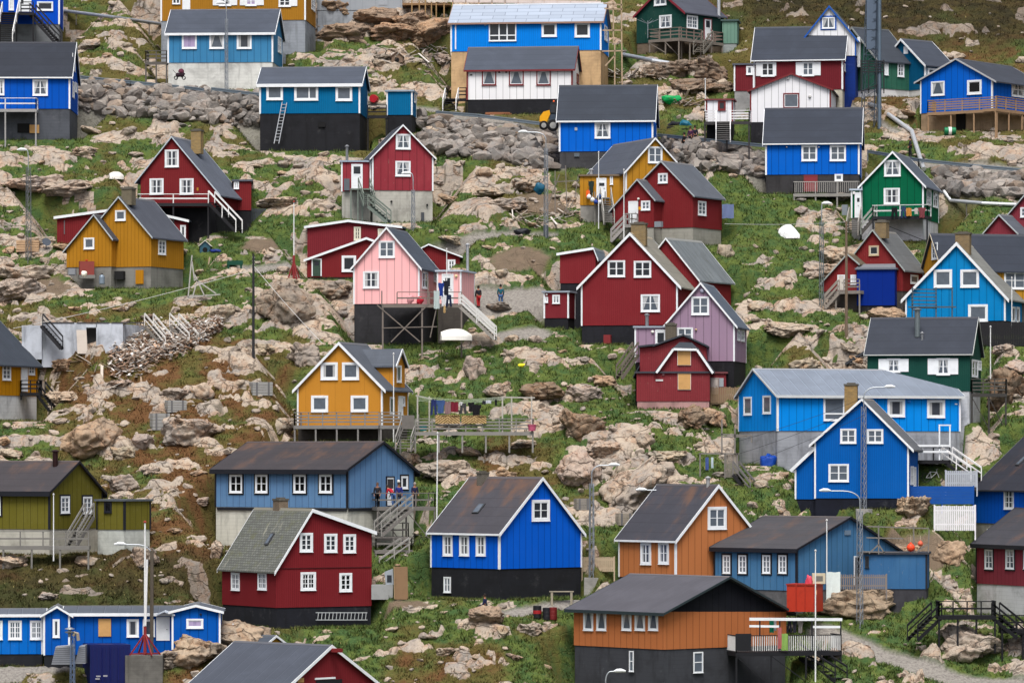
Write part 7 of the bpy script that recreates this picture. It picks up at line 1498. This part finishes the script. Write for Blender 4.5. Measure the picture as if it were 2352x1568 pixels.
def debris(name, lab, cat, region, n, cols, lmin, lmax, zup, wmin=.03):
    mb = MB(); ms = [wood(c) for c in cols]
    for i in range(n):
        u, v = region(); p = spot(u, v) + UP * rnd.uniform(.02, zup); L = rnd.uniform(lmin, lmax); a = rnd.uniform(0, 3.14); d = V((math.cos(a), math.sin(a) * .8, rnd.uniform(-.7, .7))).normalized() * L; mb.beam(p - d / 2, p + d / 2, rnd.uniform(wmin, .22), rnd.uniform(.02, .05), rnd.randrange(len(ms)))
    o = mb.build(name, ms, None, mb.v[0]); o['kind'] = 'stuff'; o['label'] = lab
def rheap():
    while True:
        t_ = rnd.random(); u = 250 + 260 * t_ ** .8; c = 832 - 78 * t_; h_ = 42 * (1 - t_) + 9; v = c + rnd.gauss(0, .5) * h_
        if 240 < u < 520: return u, v
debris('demolition_debris', 'heap of broken timber below the ruined white foundation', 'debris', rheap, 2800, [(178, 150, 128), (206, 200, 194), (142, 114, 94), (188, 174, 160), (122, 104, 92), (226, 222, 218)], .15, .55, .9, .1)
debris('timber_scraps', 'scattered planks', 'debris', lambda: rnd.choice([(rnd.uniform(870, 1060), rnd.uniform(112, 148)), (rnd.uniform(1550, 1615), rnd.uniform(228, 246)), (rnd.uniform(1170, 1330), rnd.uniform(488, 520)), (rnd.uniform(130, 330), rnd.uniform(830, 900)), (rnd.uniform(1395, 1525), rnd.uniform(172, 182))]), 230, [(190, 180, 168), (150, 130, 110), (206, 200, 194), (110, 100, 92)], .4, 2.2, .25)
# ruined foundation
p = spot(190, 812); t = thing('ruined_foundation', 'roofless whitewashed concrete foundation with an empty doorway', 'ruin', p); Yf = p.y; fcw = Face(P(50, 812, Yf), V((1, 0, 0)), V((0, -1, 0))); mb = MB()
for u0, u1, v0, v1, dy in ((50, 96, 747, 800, 0), (96, 198, 741, 818, .3), (221, 282, 742, 832, .3)): a, b = P(u0, v1 + 25, Yf + dy), P(u1, v1, Yf + dy); mb.obox(a, V((b.x - a.x, 0, 0)), V((0, .3, 0)), UP * (Z_of(v0, Yf) - a.z))
a = P(282, 842, Yf + .3); b = P(336, 760, Yf + 5); mb.obox(a, V((b.x - a.x, b.y - a.y, 0)), V((.1, .3, 0)), UP * (Z_of(744, Yf) - a.z)); mb.obox(P(198, 752, Yf + .3), V((.85, 0, 0)), V((0, .3, 0)), UP * .3); mb.obox(P(50, 800, Yf + .3), V((.3, 0, 0)), V((0, 5, 0)), UP * (Z_of(747, Yf) - Z_of(800, Yf))); mb.build('wall', concrete((188, 194, 204), False), t)
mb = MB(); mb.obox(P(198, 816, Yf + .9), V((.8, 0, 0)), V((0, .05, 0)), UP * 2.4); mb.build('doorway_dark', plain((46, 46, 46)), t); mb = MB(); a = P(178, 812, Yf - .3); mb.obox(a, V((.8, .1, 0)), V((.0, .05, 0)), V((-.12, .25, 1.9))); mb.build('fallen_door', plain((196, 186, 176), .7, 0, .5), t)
mb = MB()
for k in range(3): mb.obox(P(96 + 80 * k, 742, Yf + .25), V((2.6, 0, 0)), V((0, .4, 0)), UP * .08)
mb.build('wall_plate', wood((70, 70, 74)), t); stairs(t, P(96, 746, Yf - .5), P(142, 798, Yf - .6), .9, (40, 40, 44), (44, 44, 48), rails='l')
for k, (a, b) in enumerate((((342, 722), (390, 778)), ((400, 722), (445, 768)))):
    t2 = thing('broken_stairs', ('left', 'right')[k] + ' broken white-railed stairs standing in the timber debris', 'stairs', spot(b[0], b[1] + 20), 'broken stairs in the debris'); Yk = spot(b[0], b[1] + 25).y; stairs(t2, P(a[0], a[1] + 24, Yk + 1.5), P(b[0], b[1] + 24, Yk), 1.0, (120, 116, 110), (206, 204, 200))
# fences
def fence(u0, u1, v0, v1, lab, col, style='v', Y=None, Y2=None, post=True, name='fence', gapw=.03):
    a = spot(u0, v1) if Y is None else P(u0, v1, Y); b = P(u1, v1, Y2 or a.y); b.z = a.z; d = b - a; L = d.length; h = (v1 - v0) / (F / a.y); t = thing(name, lab, 'fence', a, 'fences'); e = d / L; nn = e.cross(UP); mb = MB()
    if style == 'v':
        n = int(L / .14)
        for i in range(n): mb.obox(a + e * (L * i / n) + nn * .03, e * (L / n - gapw), nn * .025, UP * (h * rnd.uniform(.97, 1.0)))
    else:
        n = max(2, int(h / .2))
        for i in range(n): mb.obox(a + UP * (h * i / n) + nn * .03, e * L, nn * .03, UP * (h / n - gapw))
    mb.build('boards', plain(col, .75, 0, .4), t); mb = MB(); mb.beam(a + UP * h * .25, b + UP * h * .25, .05, .1); mb.beam(a + UP * h * .8, b + UP * h * .8, .05, .1); mb.build('rails', plain(col, .75, 0, .4), t)
    k = max(1, int(L / 1.8))
    for i in range(k + 1): mb = MB(); mb.beam(a + d * (i / k) - UP * .7, a + d * (i / k) + UP * (h + .04), .1); mb.build('post', plain(col, .75, 0, .4), t)
    return t
fence(2146, 2240, 1160, 1218, 'white picket fence left of the steep-roofed blue house', (228, 228, 232)); fence(2092, 2236, 1116, 1157, 'solid blue board fence right of the cobalt house', (8, 76, 156), 'h', gapw=.006, Y=CO.Yc + 1.2); fence(2172, 2244, 1080, 1118, 'pale grey corrugated screen below the white-railed stairs', (176, 182, 192), Y=CO.Yc + 3.4); fence(1337, 1411, 1278, 1312, 'natural wood board fence behind the double lattice lamp', (178, 160, 136), Y=spot(1390, 1312).y - .3); fence(1913, 2036, 1318, 1353, 'grey pallet fence in front of the slate blue annex', (128, 120, 116), gapw=.06, Y=SDh.Yc - .5); fence(2246, 2360, 740, 796, 'black board fence under the sky blue house', (28, 28, 32), gapw=.01)
fence(1530, 1566, 326, 347, 'short white board gate beside the ochre roof', (220, 222, 222), 'h', gapw=.06); fence(577, 610, 480, 510, 'dark grey board fence right of the red railed house', (70, 76, 84))
# red container, shipping container, vents, siren mast
t, c, w_, h_ = boxy('waste_container', 'orange-red steel container in front of the slate blue house', 'container', 1817, 1885, 1342, 1404, 2.0, plain((176, 50, 28), .55, 0, .6), Y=SDh.Yc - 4.4, rz=-.35); mb = MB()
for x in (-.3, 0, .3): mb.cbox(c + V((x * w_ - .05, -1.05 + x * -.7, h_ / 2)), .08, .06, h_, 0, -.35)
mb.build('rib', plain((160, 44, 26), .55), t); mb = MB(); mb.cbox(c + UP * h_, w_ + .1, 2.1, .1, 0, -.35); mb.build('rim', plain((150, 40, 24), .55), t)
for x in (-.36, -.2, .3): mb = MB(); mb.cbox(c + V((x * w_, -1.02 - x * w_ * .36, h_ * .72)), .26, .012, .36, 0, -.35); mb.build('faded_patch', plain((206, 150, 110)), t)
t2, c2, w2, h2 = boxy('cardboard_box', 'pale box with printed patches lying on the red container', 'box', 1866, 1896, 1316, 1340, .6, plain((196, 186, 160), .8, 0, .6), Y=c.y); mb = MB(); mb.cbox(c2 + V((0, -.31, h2 * .5)), w2 * .6, .012, h2 * .5); mb.build('print', plain((110, 110, 104)), t2)
o = heap(1850, 1864, 1318, 1341, 'pink and red floral bag on the red container', (200, 70, 90), 'bag', 'bag', .3, Y=c.y)
p = P(205, 1640, Yg(1590)); t = thing('shipping_container', 'dark navy shipping container with two grey vent hoods at the bottom left', 'container', p); Yc_ = Yg(1590); a = P(207, 1640, Yc_); b = P(299, 1640, Yc_); hC = Z_of(1480, Yc_) - a.z; mb = MB(); mb.obox(a, V((b.x - a.x, .35, 0)), V((-1.6, 5.8, 0)), UP * hC); mb.build('body', plain((10, 24, 84), .55, .1, .3), t); mb = MB()
e = V((b.x - a.x, .35, 0))
for k in range(10): mb.obox(a + e * (.04 + k * .096) + V((0, -.04, .12)), e * .05, V((0, .05, 0)), UP * (hC - .24))
mb.build('corrugation', plain((12, 20, 80), .55, .1, .3), t)
for k in range(3): mb = MB(); q = a + e * (.3 + .2 * k); mb.tube([q + V((0, -.08, .1)), q + V((0, -.08, hC - .15))], .03, 8); mb.build('lock_bar', plain((20, 28, 96), .5), t)
mb = MB(); 
for u, v in ((226, 1552), (242, 1551), (224, 1558)): mb = MB(); mb.cbox(P(u, v, Yc_ - .1), .3, .02, .1); mb.build('data_plate', plain((150, 150, 156)), t)
for u0, u1, v0, v1, dy in ((118, 168, 1484, 1525, -.2), (172, 196, 1483, 1523, -.6)):
    q = [P(u0 + 10, v0, Yc_ + dy), P(u1, v0 - 3, Yc_ + dy), P(u1 - (0 if u0 < 150 else 0), v1, Yc_ + dy), P(u0, v1, Yc_ + dy)]; r_ = [x + V((0, 1.4, 0)) for x in q]; mb = MB(); mb.poly(q[::-1]); mb.poly(r_)
    for i in range(4): mb.poly([q[i], r_[i], r_[(i + 1) % 4], q[(i + 1) % 4]][::-1])
    vh = mb.build('vent_hood', plain((146, 150, 158), .6), t); mb = MB()
    for i in range(1, 9): s = i / 9; mb.beam(q[0].lerp(q[3], s) - V((0, .02, 0)), q[1].lerp(q[2], s) - V((0, .02, 0)), .03)
    mb.build('grille', plain((96, 100, 108), .6), vh)
p = P(166, 1640, Yg(1610)); t = thing('siren_mast', 'lattice mast with a mushroom siren in front of the navy container', 'siren mast', p); y = p.y; mb = MB(); lattice(mb, p, P(167, 1462, y), .2, 4, .4, .018); mb.build('mast', metal((120, 138, 166)), t); mb = MB(); mb.rev(P(160, 1462, y), [(.1, 0), (.12, .25), (.3, .3), (.34, .36), (.12, .42), (.1, .5), (.34, .55), (.3, .6), (.05, .68)], 16); mb.build('siren', plain((150, 156, 162), .4, .5), t); mb = MB(); mb.tube([P(168, 1460, y), P(172, 1452, y), P(178, 1454, y), P(180, 1470, y)], .12, 10); mb.build('duct', plain((150, 140, 126), .5), t)
# red tank, box and dish by the ochre house
t, c, w_, h_ = boxy('oil_tank', 'faded red square oil tank beside the ochre porch', 'tank', 181, 214, 600, 632, .9, plain((136, 62, 56), .6, 0, .5), Y=Yo + .2, rz=.2); mb = MB(); mb.rev(c + UP * h_, [(.08, 0), (.08, .1), (.14, .1), (.14, .16)], 10); mb.build('filler_cap', plain((196, 80, 40)), t); mb = MB(); mb.cbox(c - UP * .12, w_ * 1.1, 1.1, .3, 0, .2); mb.build('plinth', concrete((126, 126, 122)), t)
o = heap(187, 199, 619, 630, 'white jerrycan lying against the red oil tank', (226, 222, 208), 'jerrycan', 'jerrycan', .08, Y=Yo - .6)
t, c, w_, h_ = boxy('grey_cabinet', 'small grey cabinet left of the red oil tank', 'cabinet', 157, 174, 616, 632, .5, plain((120, 124, 132), .6, 0, .4), Y=Yo + .5); mb = MB(); mb.cbox(c + V((0, -.27, h_ * .5)), w_ * .8, .03, h_ * .8); mb.build('door', plain((132, 136, 142)), t)
p = spot(106, 572); t = thing('satellite_dish', 'dark satellite dish on the grass left of the ochre house', 'satellite dish', p); mb = MB(); mb.rev(p + UP * .5, [(.38, .16), (.3, .07), (.16, .02), (.02, 0)], 16, 0, (.3, -.8, .5)); mb.build('dish', plain((58, 66, 78), .6), t); mb = MB(); mb.beam(p - UP * .3, p + UP * .5, .06); mb.build('stand', metal((80, 80, 84)), t)
p = spot(63, 582); t = thing('plank_stack', 'stack of pale planks beside the left lattice lamp', 'plank stack', p); mb = MB()
for k in range(5): mb.cbox(p + V((0, .5, .1 + k * .2)), 1.9, 1.1, .17, 0, .05 * (k % 2))
mb.build('planks', wood((190, 158, 126)), t); mb = MB(); mb.cbox(p + V((0, .5, .02)), 1.5, 1.2, .1); mb.build('bearer', wood((120, 100, 84)), t)
def bench(u0, u1, vs, vb, lab, col, Y=None, back=False):
    p = spot((u0 + u1) / 2, vb) if Y is None else P((u0 + u1) / 2, vb, Y); s = F / p.y; w, h = (u1 - u0) / s, (vb - vs) / s; t = thing('bench', lab, 'bench', p, 'benches and tables'); mb = MB()
    for k in range(3): mb.cbox(p + V((0, .12 + .16 * k, h)), w, .14, .07)
    mb.build('seat', wood(col), t)
    for x in (-w * .4, w * .4): mb = MB(); mb.cbox(p + V((x, .25, h / 2 - .1)), .16, .35, h + .1); mb.build('leg', wood(col), t)
    if back: mb = MB(); mb.cbox(p + V((0, .52, h * 1.6)), w, .05, .3); mb.build('backrest', wood(col), t)
bench(1262, 1318, 1359, 1394, 'heavy stone-grey bench by the path below the vivid blue house', (150, 142, 126)); bench(521, 557, 608, 617, 'dark green wooden bench on the grass right of the ochre house', (24, 72, 56), back=True); bench(934, 990, 683, 697, 'red-legged white table on the pink house deck', (180, 44, 50), Y=PD[0].c.y + 1.0)
t, c, w_, h_ = boxy('plastic_pallet', 'blue plastic-wrapped pallet beside the white house base', 'pallet', 1071, 1107, 237, 262, 1.0, plain((96, 130, 190), .3, 0, .5), rz=.1); mb = MB(); mb.cbox(c + UP * .05, w_ * 1.06, 1.08, .12, 0, .1); mb.build('base', wood((120, 100, 80)), t); mb = MB()
for x in (-.25, .25): mb.cbox(c + V((x * w_, 0, h_ / 2)), .06, 1.03, h_ + .02, 0, .1)
mb.build('strap', plain((210, 214, 220)), t)
p = spot(1143, 266); t = thing('lumber_pile', 'pile of brown lumber under the white house', 'lumber pile', p); mb = MB()
for k in range(9): mb.cbox(p + V((rnd.uniform(-.2, .2), .2 + .12 * (k % 3), .06 + .1 * (k // 3))), 2.3 * rnd.uniform(.8, 1), .1, .08, 0, rnd.uniform(-.05, .05))
mb.build('boards', wood((150, 100, 72)), t)
# snowmobile
p = spot(1560, 304); t = thing('snowmobile', 'dark and turquoise snowmobile parked below the scrap wood', 'snowmobile', p); mb = MB(); mb.tube([p + V((-1.0, .3, .35)), p + V((-.6, .3, .55)), p + V((-.1, .3, .5)), p + V((.1, .3, .6))], [.12, .22, .2, .16], 10); mb.build('seat', plain((30, 32, 40)), t); mb = MB(); mb.tube([p + V((.0, .3, .4)), p + V((.35, .3, .62)), p + V((.75, .3, .5)), p + V((1.15, .3, .3))], [.14, .3, .28, .1], 10); mb.build('cowling', plain((30, 104, 130), .4), t); mb = MB(); mb.obox(p + V((-1.1, .1, .02)), V((1.5, 0, 0)), V((0, .4, 0)), UP * .26); mb.build('track', plain((24, 24, 26)), t)
for y in (.0, .6): mb = MB(); mb.beam(p + V((.2, y, .06)), p + V((1.3, y, .06)), .12, .05); mb.beam(p + V((1.3, y, .06)), p + V((1.5, y, .2)), .12, .05); mb.build('ski', plain((40, 40, 44)), t)
mb = MB(); mb.beam(p + V((.25, .3, .6)), p + V((.1, .3, .95)), .04); mb.beam(p + V((.1, .0, .95)), p + V((.1, .6, .95)), .04); mb.build('handlebar', metal((50, 50, 54)), t)
# buoys
def buoy(u, v, lab, c, r=.26, Y=None):
    p = P(u, v, Y); t = thing('buoy', lab, 'buoy', p - UP * r, 'fishing buoys'); mb = MB(); mb.rev(p, [(.01, -r), (r * .6, -r * .8), (r * .92, -r * .4), (r, 0), (r * .92, r * .4), (r * .6, r * .8), (r * .2, r * 1.05), (r * .2, r * 1.3)], 16); mb.build('float', plain(c, .4, 0, .15), t); mb = MB(); mb.tube([p + UP * r * 1.2, p + UP * r * 3], .015, 5); mb.build('rope', plain((180, 170, 150)), t)
yb = YOB - 1.7
for u, v, c, lab in ((1353, 452, (226, 226, 230), 'white buoy at the left of the group by the ochre house door'), (1361, 459, (222, 224, 228), 'white buoy second from left by the ochre house door'), (1369, 464, (34, 62, 140), 'blue buoy low in the middle of the group'), (1377, 452, (20, 60, 120), 'blue buoy on top of the group by the ochre house door'), (1379, 464, (226, 226, 230), 'white buoy at the right of the group by the ochre house door')): buoy(u, v, lab, c, .2, yb)
t, c, w_, h_ = boxy('orange_crate', 'orange plastic can hanging beside the ochre house door', 'can', 1346, 1355, 438, 453, .3, plain((230, 96, 20), .5), Y=YOB - .4); mb = MB(); mb.cbox(c + UP * (h_ + .04), w_ * .4, .1, .08); mb.build('spout', plain((210, 80, 16)), t)
sheet(P(1358, 416, YOB - .1), .35, 1.2, (34, 50, 46), 'dark green oilskin hanging by the ochre house door', 'shirt', grp=None)
YS = SDh.Yc + .3; buoy(2092, 1257, 'bright orange buoy hanging above the slate blue annex', (236, 74, 40), .3, YS); buoy(2114, 1248, 'small faded orange buoy right of the bright orange one', (206, 96, 70), .2, YS); buoy(930, 1248, 'orange float by the bicycle under the slate blue deck', (220, 120, 20), .22, SD[0].c.y + 1.4)
t = thing('pole_rack', 'weathered timber rack with poles on the slate blue annex roof', 'rack', P(2060, 1270, YS)); mb = MB()
for (a, b) in (((2018, 1272), (2018, 1206)), ((2100, 1272), (2098, 1208)), ((1990, 1208), (2134, 1213)), ((1990, 1234), (2075, 1236)), ((2018, 1250), (1996, 1270)), ((2018, 1250), (2032, 1270)), ((2098, 1272), (2132, 1248)), ((2134, 1215), (2132, 1270)), ((1980, 1266), (2130, 1271))): mb.beam(P(*a, YS), P(*b, YS), .09)
mb.build('poles', wood((120, 116, 112)), t)
t = thing('drying_frame', 'grey timber drying frame with two hanging towels below the azure house', 'drying frame', spot(1650, 1098)); y = t.location.y; mb = MB()
for (a, b) in (((1608, 1098), (1608, 1040)), ((1694, 1110), (1694, 1040)), ((1605, 1041), (1698, 1042)), ((1665, 1098), (1665, 1042)), ((1658, 1044), (1658, 962)), ((1688, 1044), (1688, 982)), ((1655, 997), (1726, 1000)), ((1660, 1003), (1716, 1002)), ((1726, 1000), (1726, 1016))): mb.beam(P(*a, y), P(*b, y), .11)
mb.build('frame', wood((122, 118, 114)), t); mb = MB()
for k in range(9): mb.beam(P(1666 + k * 3.2, 1096, y + .05), P(1666 + k * 3.2, 1044, y + .05), .08, .03)
mb.build('slats', wood((128, 122, 116)), t); stairs(t, P(1690, 1086, y - .2), P(1730, 1136, y - .9), 1.0, (34, 34, 38), (110, 108, 108))
sheet(P(1624, 1050, y), .25, .95, (70, 90, 150), 'blue towel hanging in the grey drying frame', grp='towels in the drying frame'); sheet(P(1636, 1050, y), .18, .8, (190, 206, 214), 'pale towel hanging in the grey drying frame', grp='towels in the drying frame')
t = thing('fish_rack', 'grey slatted drying rack before the sky blue gable', 'rack', P(2140, 726, SKY.Yc - .8)); y = SKY.Yc - .8; mb = MB()
for u in (2096, 2150, 2187): mb.beam(P(u, 740, y), P(u, 660, y), .1)
for k in range(6): mb.beam(P(2092, 664 + k * 8.5, y - .06), P(2152, 665 + k * 8.5, y - .06), .05, .09)
mb.beam(P(2086, 705, y - .08), P(2196, 705, y - .08), .09, .12); mb.beam(P(2150, 662, y), P(2190, 662, y), .07); mb.build('slats', wood((74, 88, 98)), t)
# bicycles
def bike(p, lab, c, yaw=0.0, parent=None):
    t = thing('bicycle', lab, 'bicycle', p, 'bicycles'); e = V((math.cos(yaw), math.sin(yaw), 0)); r = .33
    for x in (-.52, .52): c0 = p + e * x + UP * r; mb = MB(); mb.tube([c0 + e * r * math.cos(a * .3927) + UP * r * math.sin(a * .3927) for a in range(17)], .028, 6, 0, False); w_ = mb.build('wheel', plain((40, 40, 42), .6), t)
    P_ = lambda x, z_: p + e * x + UP * z_
    mb = MB(); 
    for a, b in (((-.52, .33), (-.18, .78)), ((-.18, .78), (.34, .74)), ((.34, .74), (-.1, .33)), ((-.1, .33), (-.18, .78)), ((-.1, .33), (-.52, .33)), ((.34, .74), (.52, .33)), ((.34, .74), (.31, .98))): mb.tube([P_(*a), P_(*b)], .024, 6)
    mb.build('frame', plain(c, .4), t); mb = MB(); mb.cbox(P_(-.2, .88), .24, .14, .06, 0, yaw); mb.build('saddle', plain((24, 24, 24)), t); n_ = e.cross(UP); mb = MB(); mb.tube([P_(.31, .98) - n_ * .28, P_(.33, 1.0) + n_ * .28], .02, 6); mb.build('handlebar', metal((160, 160, 164)), t)
bike(spot(2142, 1108), 'pale bicycle leaning in the shade behind the cobalt house', (200, 202, 204), .2); bike(P(957, 1252, SD[0].c.y + 1.6), 'dark bicycle under the slate blue house deck', (60, 60, 64), .1)
heap(922, 934, 1226, 1246, 'blue tarp standing under the slate blue house deck', (16, 52, 120), Y=SD[0].c.y + 1.5)
# wheelhouse and sheets by the big red house
yb = spot(905, 1372).y; t = thing('boat_wheelhouse', 'grey boat wheelhouse stranded beside the big red house', 'wheelhouse', P(900, 1340, yb)); q = [P(883, 1313, yb), P(902, 1306, yb), P(904, 1342, yb), P(886, 1342, yb)]; r_ = [x + V((0, 1.3, 0)) for x in q]; mb = MB(); mb.poly(q[::-1]); mb.poly(r_)
for i in range(4): mb.poly([q[i], r_[i], r_[(i + 1) % 4], q[(i + 1) % 4]][::-1])
mb.build('cabin', plain((150, 158, 166), .5), t); mb = MB(); mb.obox(P(889, 1336, yb - .03), V((.33, 0, 0)), V((0, .03, 0)), UP * .5); mb.build('window', glass('dark'), t); mb = MB(); mb.obox(P(853, 1376, yb - .1), V((1.55, 0, 0)), V((0, 1.4, 0)), UP * 1.05); mb.build('hull_box', plain((150, 152, 152), .7, 0, .5), t)
t = thing('plywood_sheet', 'tall brown plywood sheet leaning on the wooden stairs', 'plywood sheet', P(920, 1374, yb - .3)); mb = MB(); mb.obox(P(906, 1376, yb - .4), V((.98, .1, 0)), V((0, .04, 0)), V((-.05, .3, 2.35))); mb.build('sheet', plain((126, 100, 74), .85, 0, .5), t); mb = MB(); mb.beam(P(906, 1374, yb - .45), P(905, 1300, yb - .2), .06); mb.build('edge_strip', wood((150, 126, 96)), t)
# scrap poles around the ochre house, timber scaffold and buildings at the top
t = thing('pole_scaffold', 'rickety grey pole scaffold left of the ochre buoy house', 'scaffold', spot(1300, 500)); y = t.location.y; mb = MB()
for (a, b) in (((1275, 512), (1275, 392)), ((1303, 510), (1299, 380)), ((1272, 418), (1330, 415)), ((1288, 505), (1310, 458)), ((1296, 505), (1318, 458)), ((1320, 455), (1328, 405)), ((1260, 470), (1285, 400))): mb.beam(P(*a, y), P(*b, y), .08)
mb.build('poles', wood((116, 110, 104)), t)
t = thing('broken_mast_frame', 'fallen grey timber frame with a leaning white pole right of the ochre house', 'frame', spot(450, 690)); y = t.location.y; mb = MB()
for (a, b) in (((431, 696), (441, 586)), ((441, 600), (447, 645)), ((447, 630), (470, 680)), ((452, 648), (440, 690)), ((447, 640), (496, 674)), ((432, 682), (506, 676))): mb.beam(P(*a, y), P(*b, y), .1)
mb.build('timbers', wood((170, 168, 164)), t)
bm = H['bm']; y = bm.Yc - .5; t = thing('timber_scaffold', 'raw timber scaffold at the gable of the silver-roofed blue house', 'scaffold', P(1412, 196, y)); mb = MB()
for (a, b) in (((1412, 198), (1412, 102)), ((1429, 196), (1427, 0)), ((1409, 100), (1408, -20)), ((1383, 118), (1428, 117)), ((1384, 70), (1428, 70)), ((1390, 152), (1412, 128)), ((1386, 8), (1430, 12)), ((1388, 20), (1430, 22))): mb.beam(P(*a, y), P(*b, y), .12)
mb.build('timbers', wood((172, 150, 126)), t)
hg = House('grey concrete building half hidden at the top edge', 'building', 'building', None); hg.vol(728, 924, 926, 26, 24, -70, -72, flat=True, D=7, wall=(150, 156, 164), ws='p', wear=.2, found=(150, 156, 164), roof=(110, 112, 116), trim=None, pad=False); hg.patch('A', 869, -30, 889, 12, plain((156, 162, 170)), 'door', .03)
Yt = Yg(40); t = thing('wooden_terrace', 'raw wood terrace on posts right of the grey building', 'terrace', P(980, 30, Yt)); mb = MB()
for u in (946, 963, 977, 991, 1002, 1020): mb.beam(P(u, 40, Yt), P(u, -20, Yt), .12)
mb.build('posts', wood((150, 122, 84)), t); mb = MB(); mb.obox(P(924, 12, Yt), V((4.6, 0, 0)), V((0, 2.5, 0)), UP * .2); mb.build('floor', wood((140, 110, 80)), t); mb = MB()
for v in (-2, 3): mb.beam(P(980, v, Yt - .1), P(1036, v, Yt - .1), .06, .12)
mb.build('railing', wood((220, 214, 206)), t)
Yt = Yg(46); t = thing('scaffold_rail', 'new timber frame with white boards behind the silver roof', 'scaffold', P(1200, 8, Yt)); mb = MB(); mb.beam(P(1035, 2, Yt), P(1380, 6, Yt), .1, .3); mb.build('white_board', wood((214, 200, 196)), t); mb = MB()
for k in range(12): mb.beam(P(1040 + k * 30, 30, Yt), P(1040 + k * 30, -10, Yt), .1)
mb.build('posts', wood((190, 156, 120)), t)
t = thing('clothes_dryer', 'rotary clothes dryer in front of the dark green deck house', 'clothes dryer', P(1488, 88, H['dg'].Yc - 1.0)); y = t.location.y; mb = MB(); mb.beam(P(1488, 88, y), P(1488, 48, y), .06); mb.build('pole', metal(), t); mb = MB()
for a in range(6): mb.beam(P(1488, 55, y), P(1488, 55, y) + V((1.0 * math.cos(a), .9 * math.sin(a), .42)), .03)
mb.build('arms', metal(), t)
# ---------------------------------------------------------------- water, sky, light, camera
mb = MB(); mb.poly([(-3000, -3000, 0), (3000, -3000, 0), (3000, 300, 0), (-3000, 300, 0)])
m_, nt, b = newmat('sea_water', .12); b.inputs['Base Color'].default_value = (.02, .035, .045, 1); p = nd(nt, 'ShaderNodeNewGeometry').outputs['Position']; bump(nt, b, NZ(nt, p, .25, 6.0, .6), .5, .6)
o = mb.build('sea', m_, None, (0, 0, 0)); o['kind'] = 'structure'
w = bpy.data.worlds.new('World'); sc.world = w; w.use_nodes = True; nt = w.node_tree
sky = nt.nodes.new('ShaderNodeTexSky'); sky.sky_type = 'NISHITA'; sky.sun_disc = False
EL, AZ = math.radians(61), math.radians(183)     # azimuth of the sun, clockwise from +Y
sky.sun_elevation = EL; sky.sun_rotation = AZ; sky.air_density = 1.0; sky.dust_density = 6.0; sky.ozone_density = .6
bg = nt.nodes['Background']; hs = nt.nodes.new('ShaderNodeHueSaturation'); hs.inputs['Saturation'].default_value = .55; nt.links.new(sky.outputs[0], hs.inputs['Color']); nt.links.new(hs.outputs[0], bg.inputs[0]); bg.inputs[1].default_value = .11
sl = bpy.data.lights.new('sun', 'SUN'); sl.energy = 1.9; sl.angle = math.radians(24); sl.color = (1, .975, .94); so = bpy.data.objects.new('sun', sl); COL.objects.link(so)
d = V((math.sin(AZ) * math.cos(EL), math.cos(AZ) * math.cos(EL), math.sin(EL))); so.rotation_euler = (-d).to_track_quat('-Z', 'Y').to_euler(); so.location = (0, 200, 200)
cd = bpy.data.cameras.new('camera'); cam = bpy.data.objects.new('camera', cd); COL.objects.link(cam); sc.camera = cam
cam.location = (0, 0, Z0); cam.rotation_euler = (math.pi / 2, 0, 0); cd.sensor_width = 36; cd.lens = F / 2352 * 36; cd.shift_y = (VH - 784) / 2352; cd.clip_start = 1; cd.clip_end = 5000
sc.view_settings.view_transform = 'Standard'; sc.view_settings.look = 'None'; sc.view_settings.exposure = 0.55; sc.view_settings.gamma = 1
sc.cycles.max_bounces = 4; sc.cycles.diffuse_bounces = 2; sc.cycles.glossy_bounces = 2
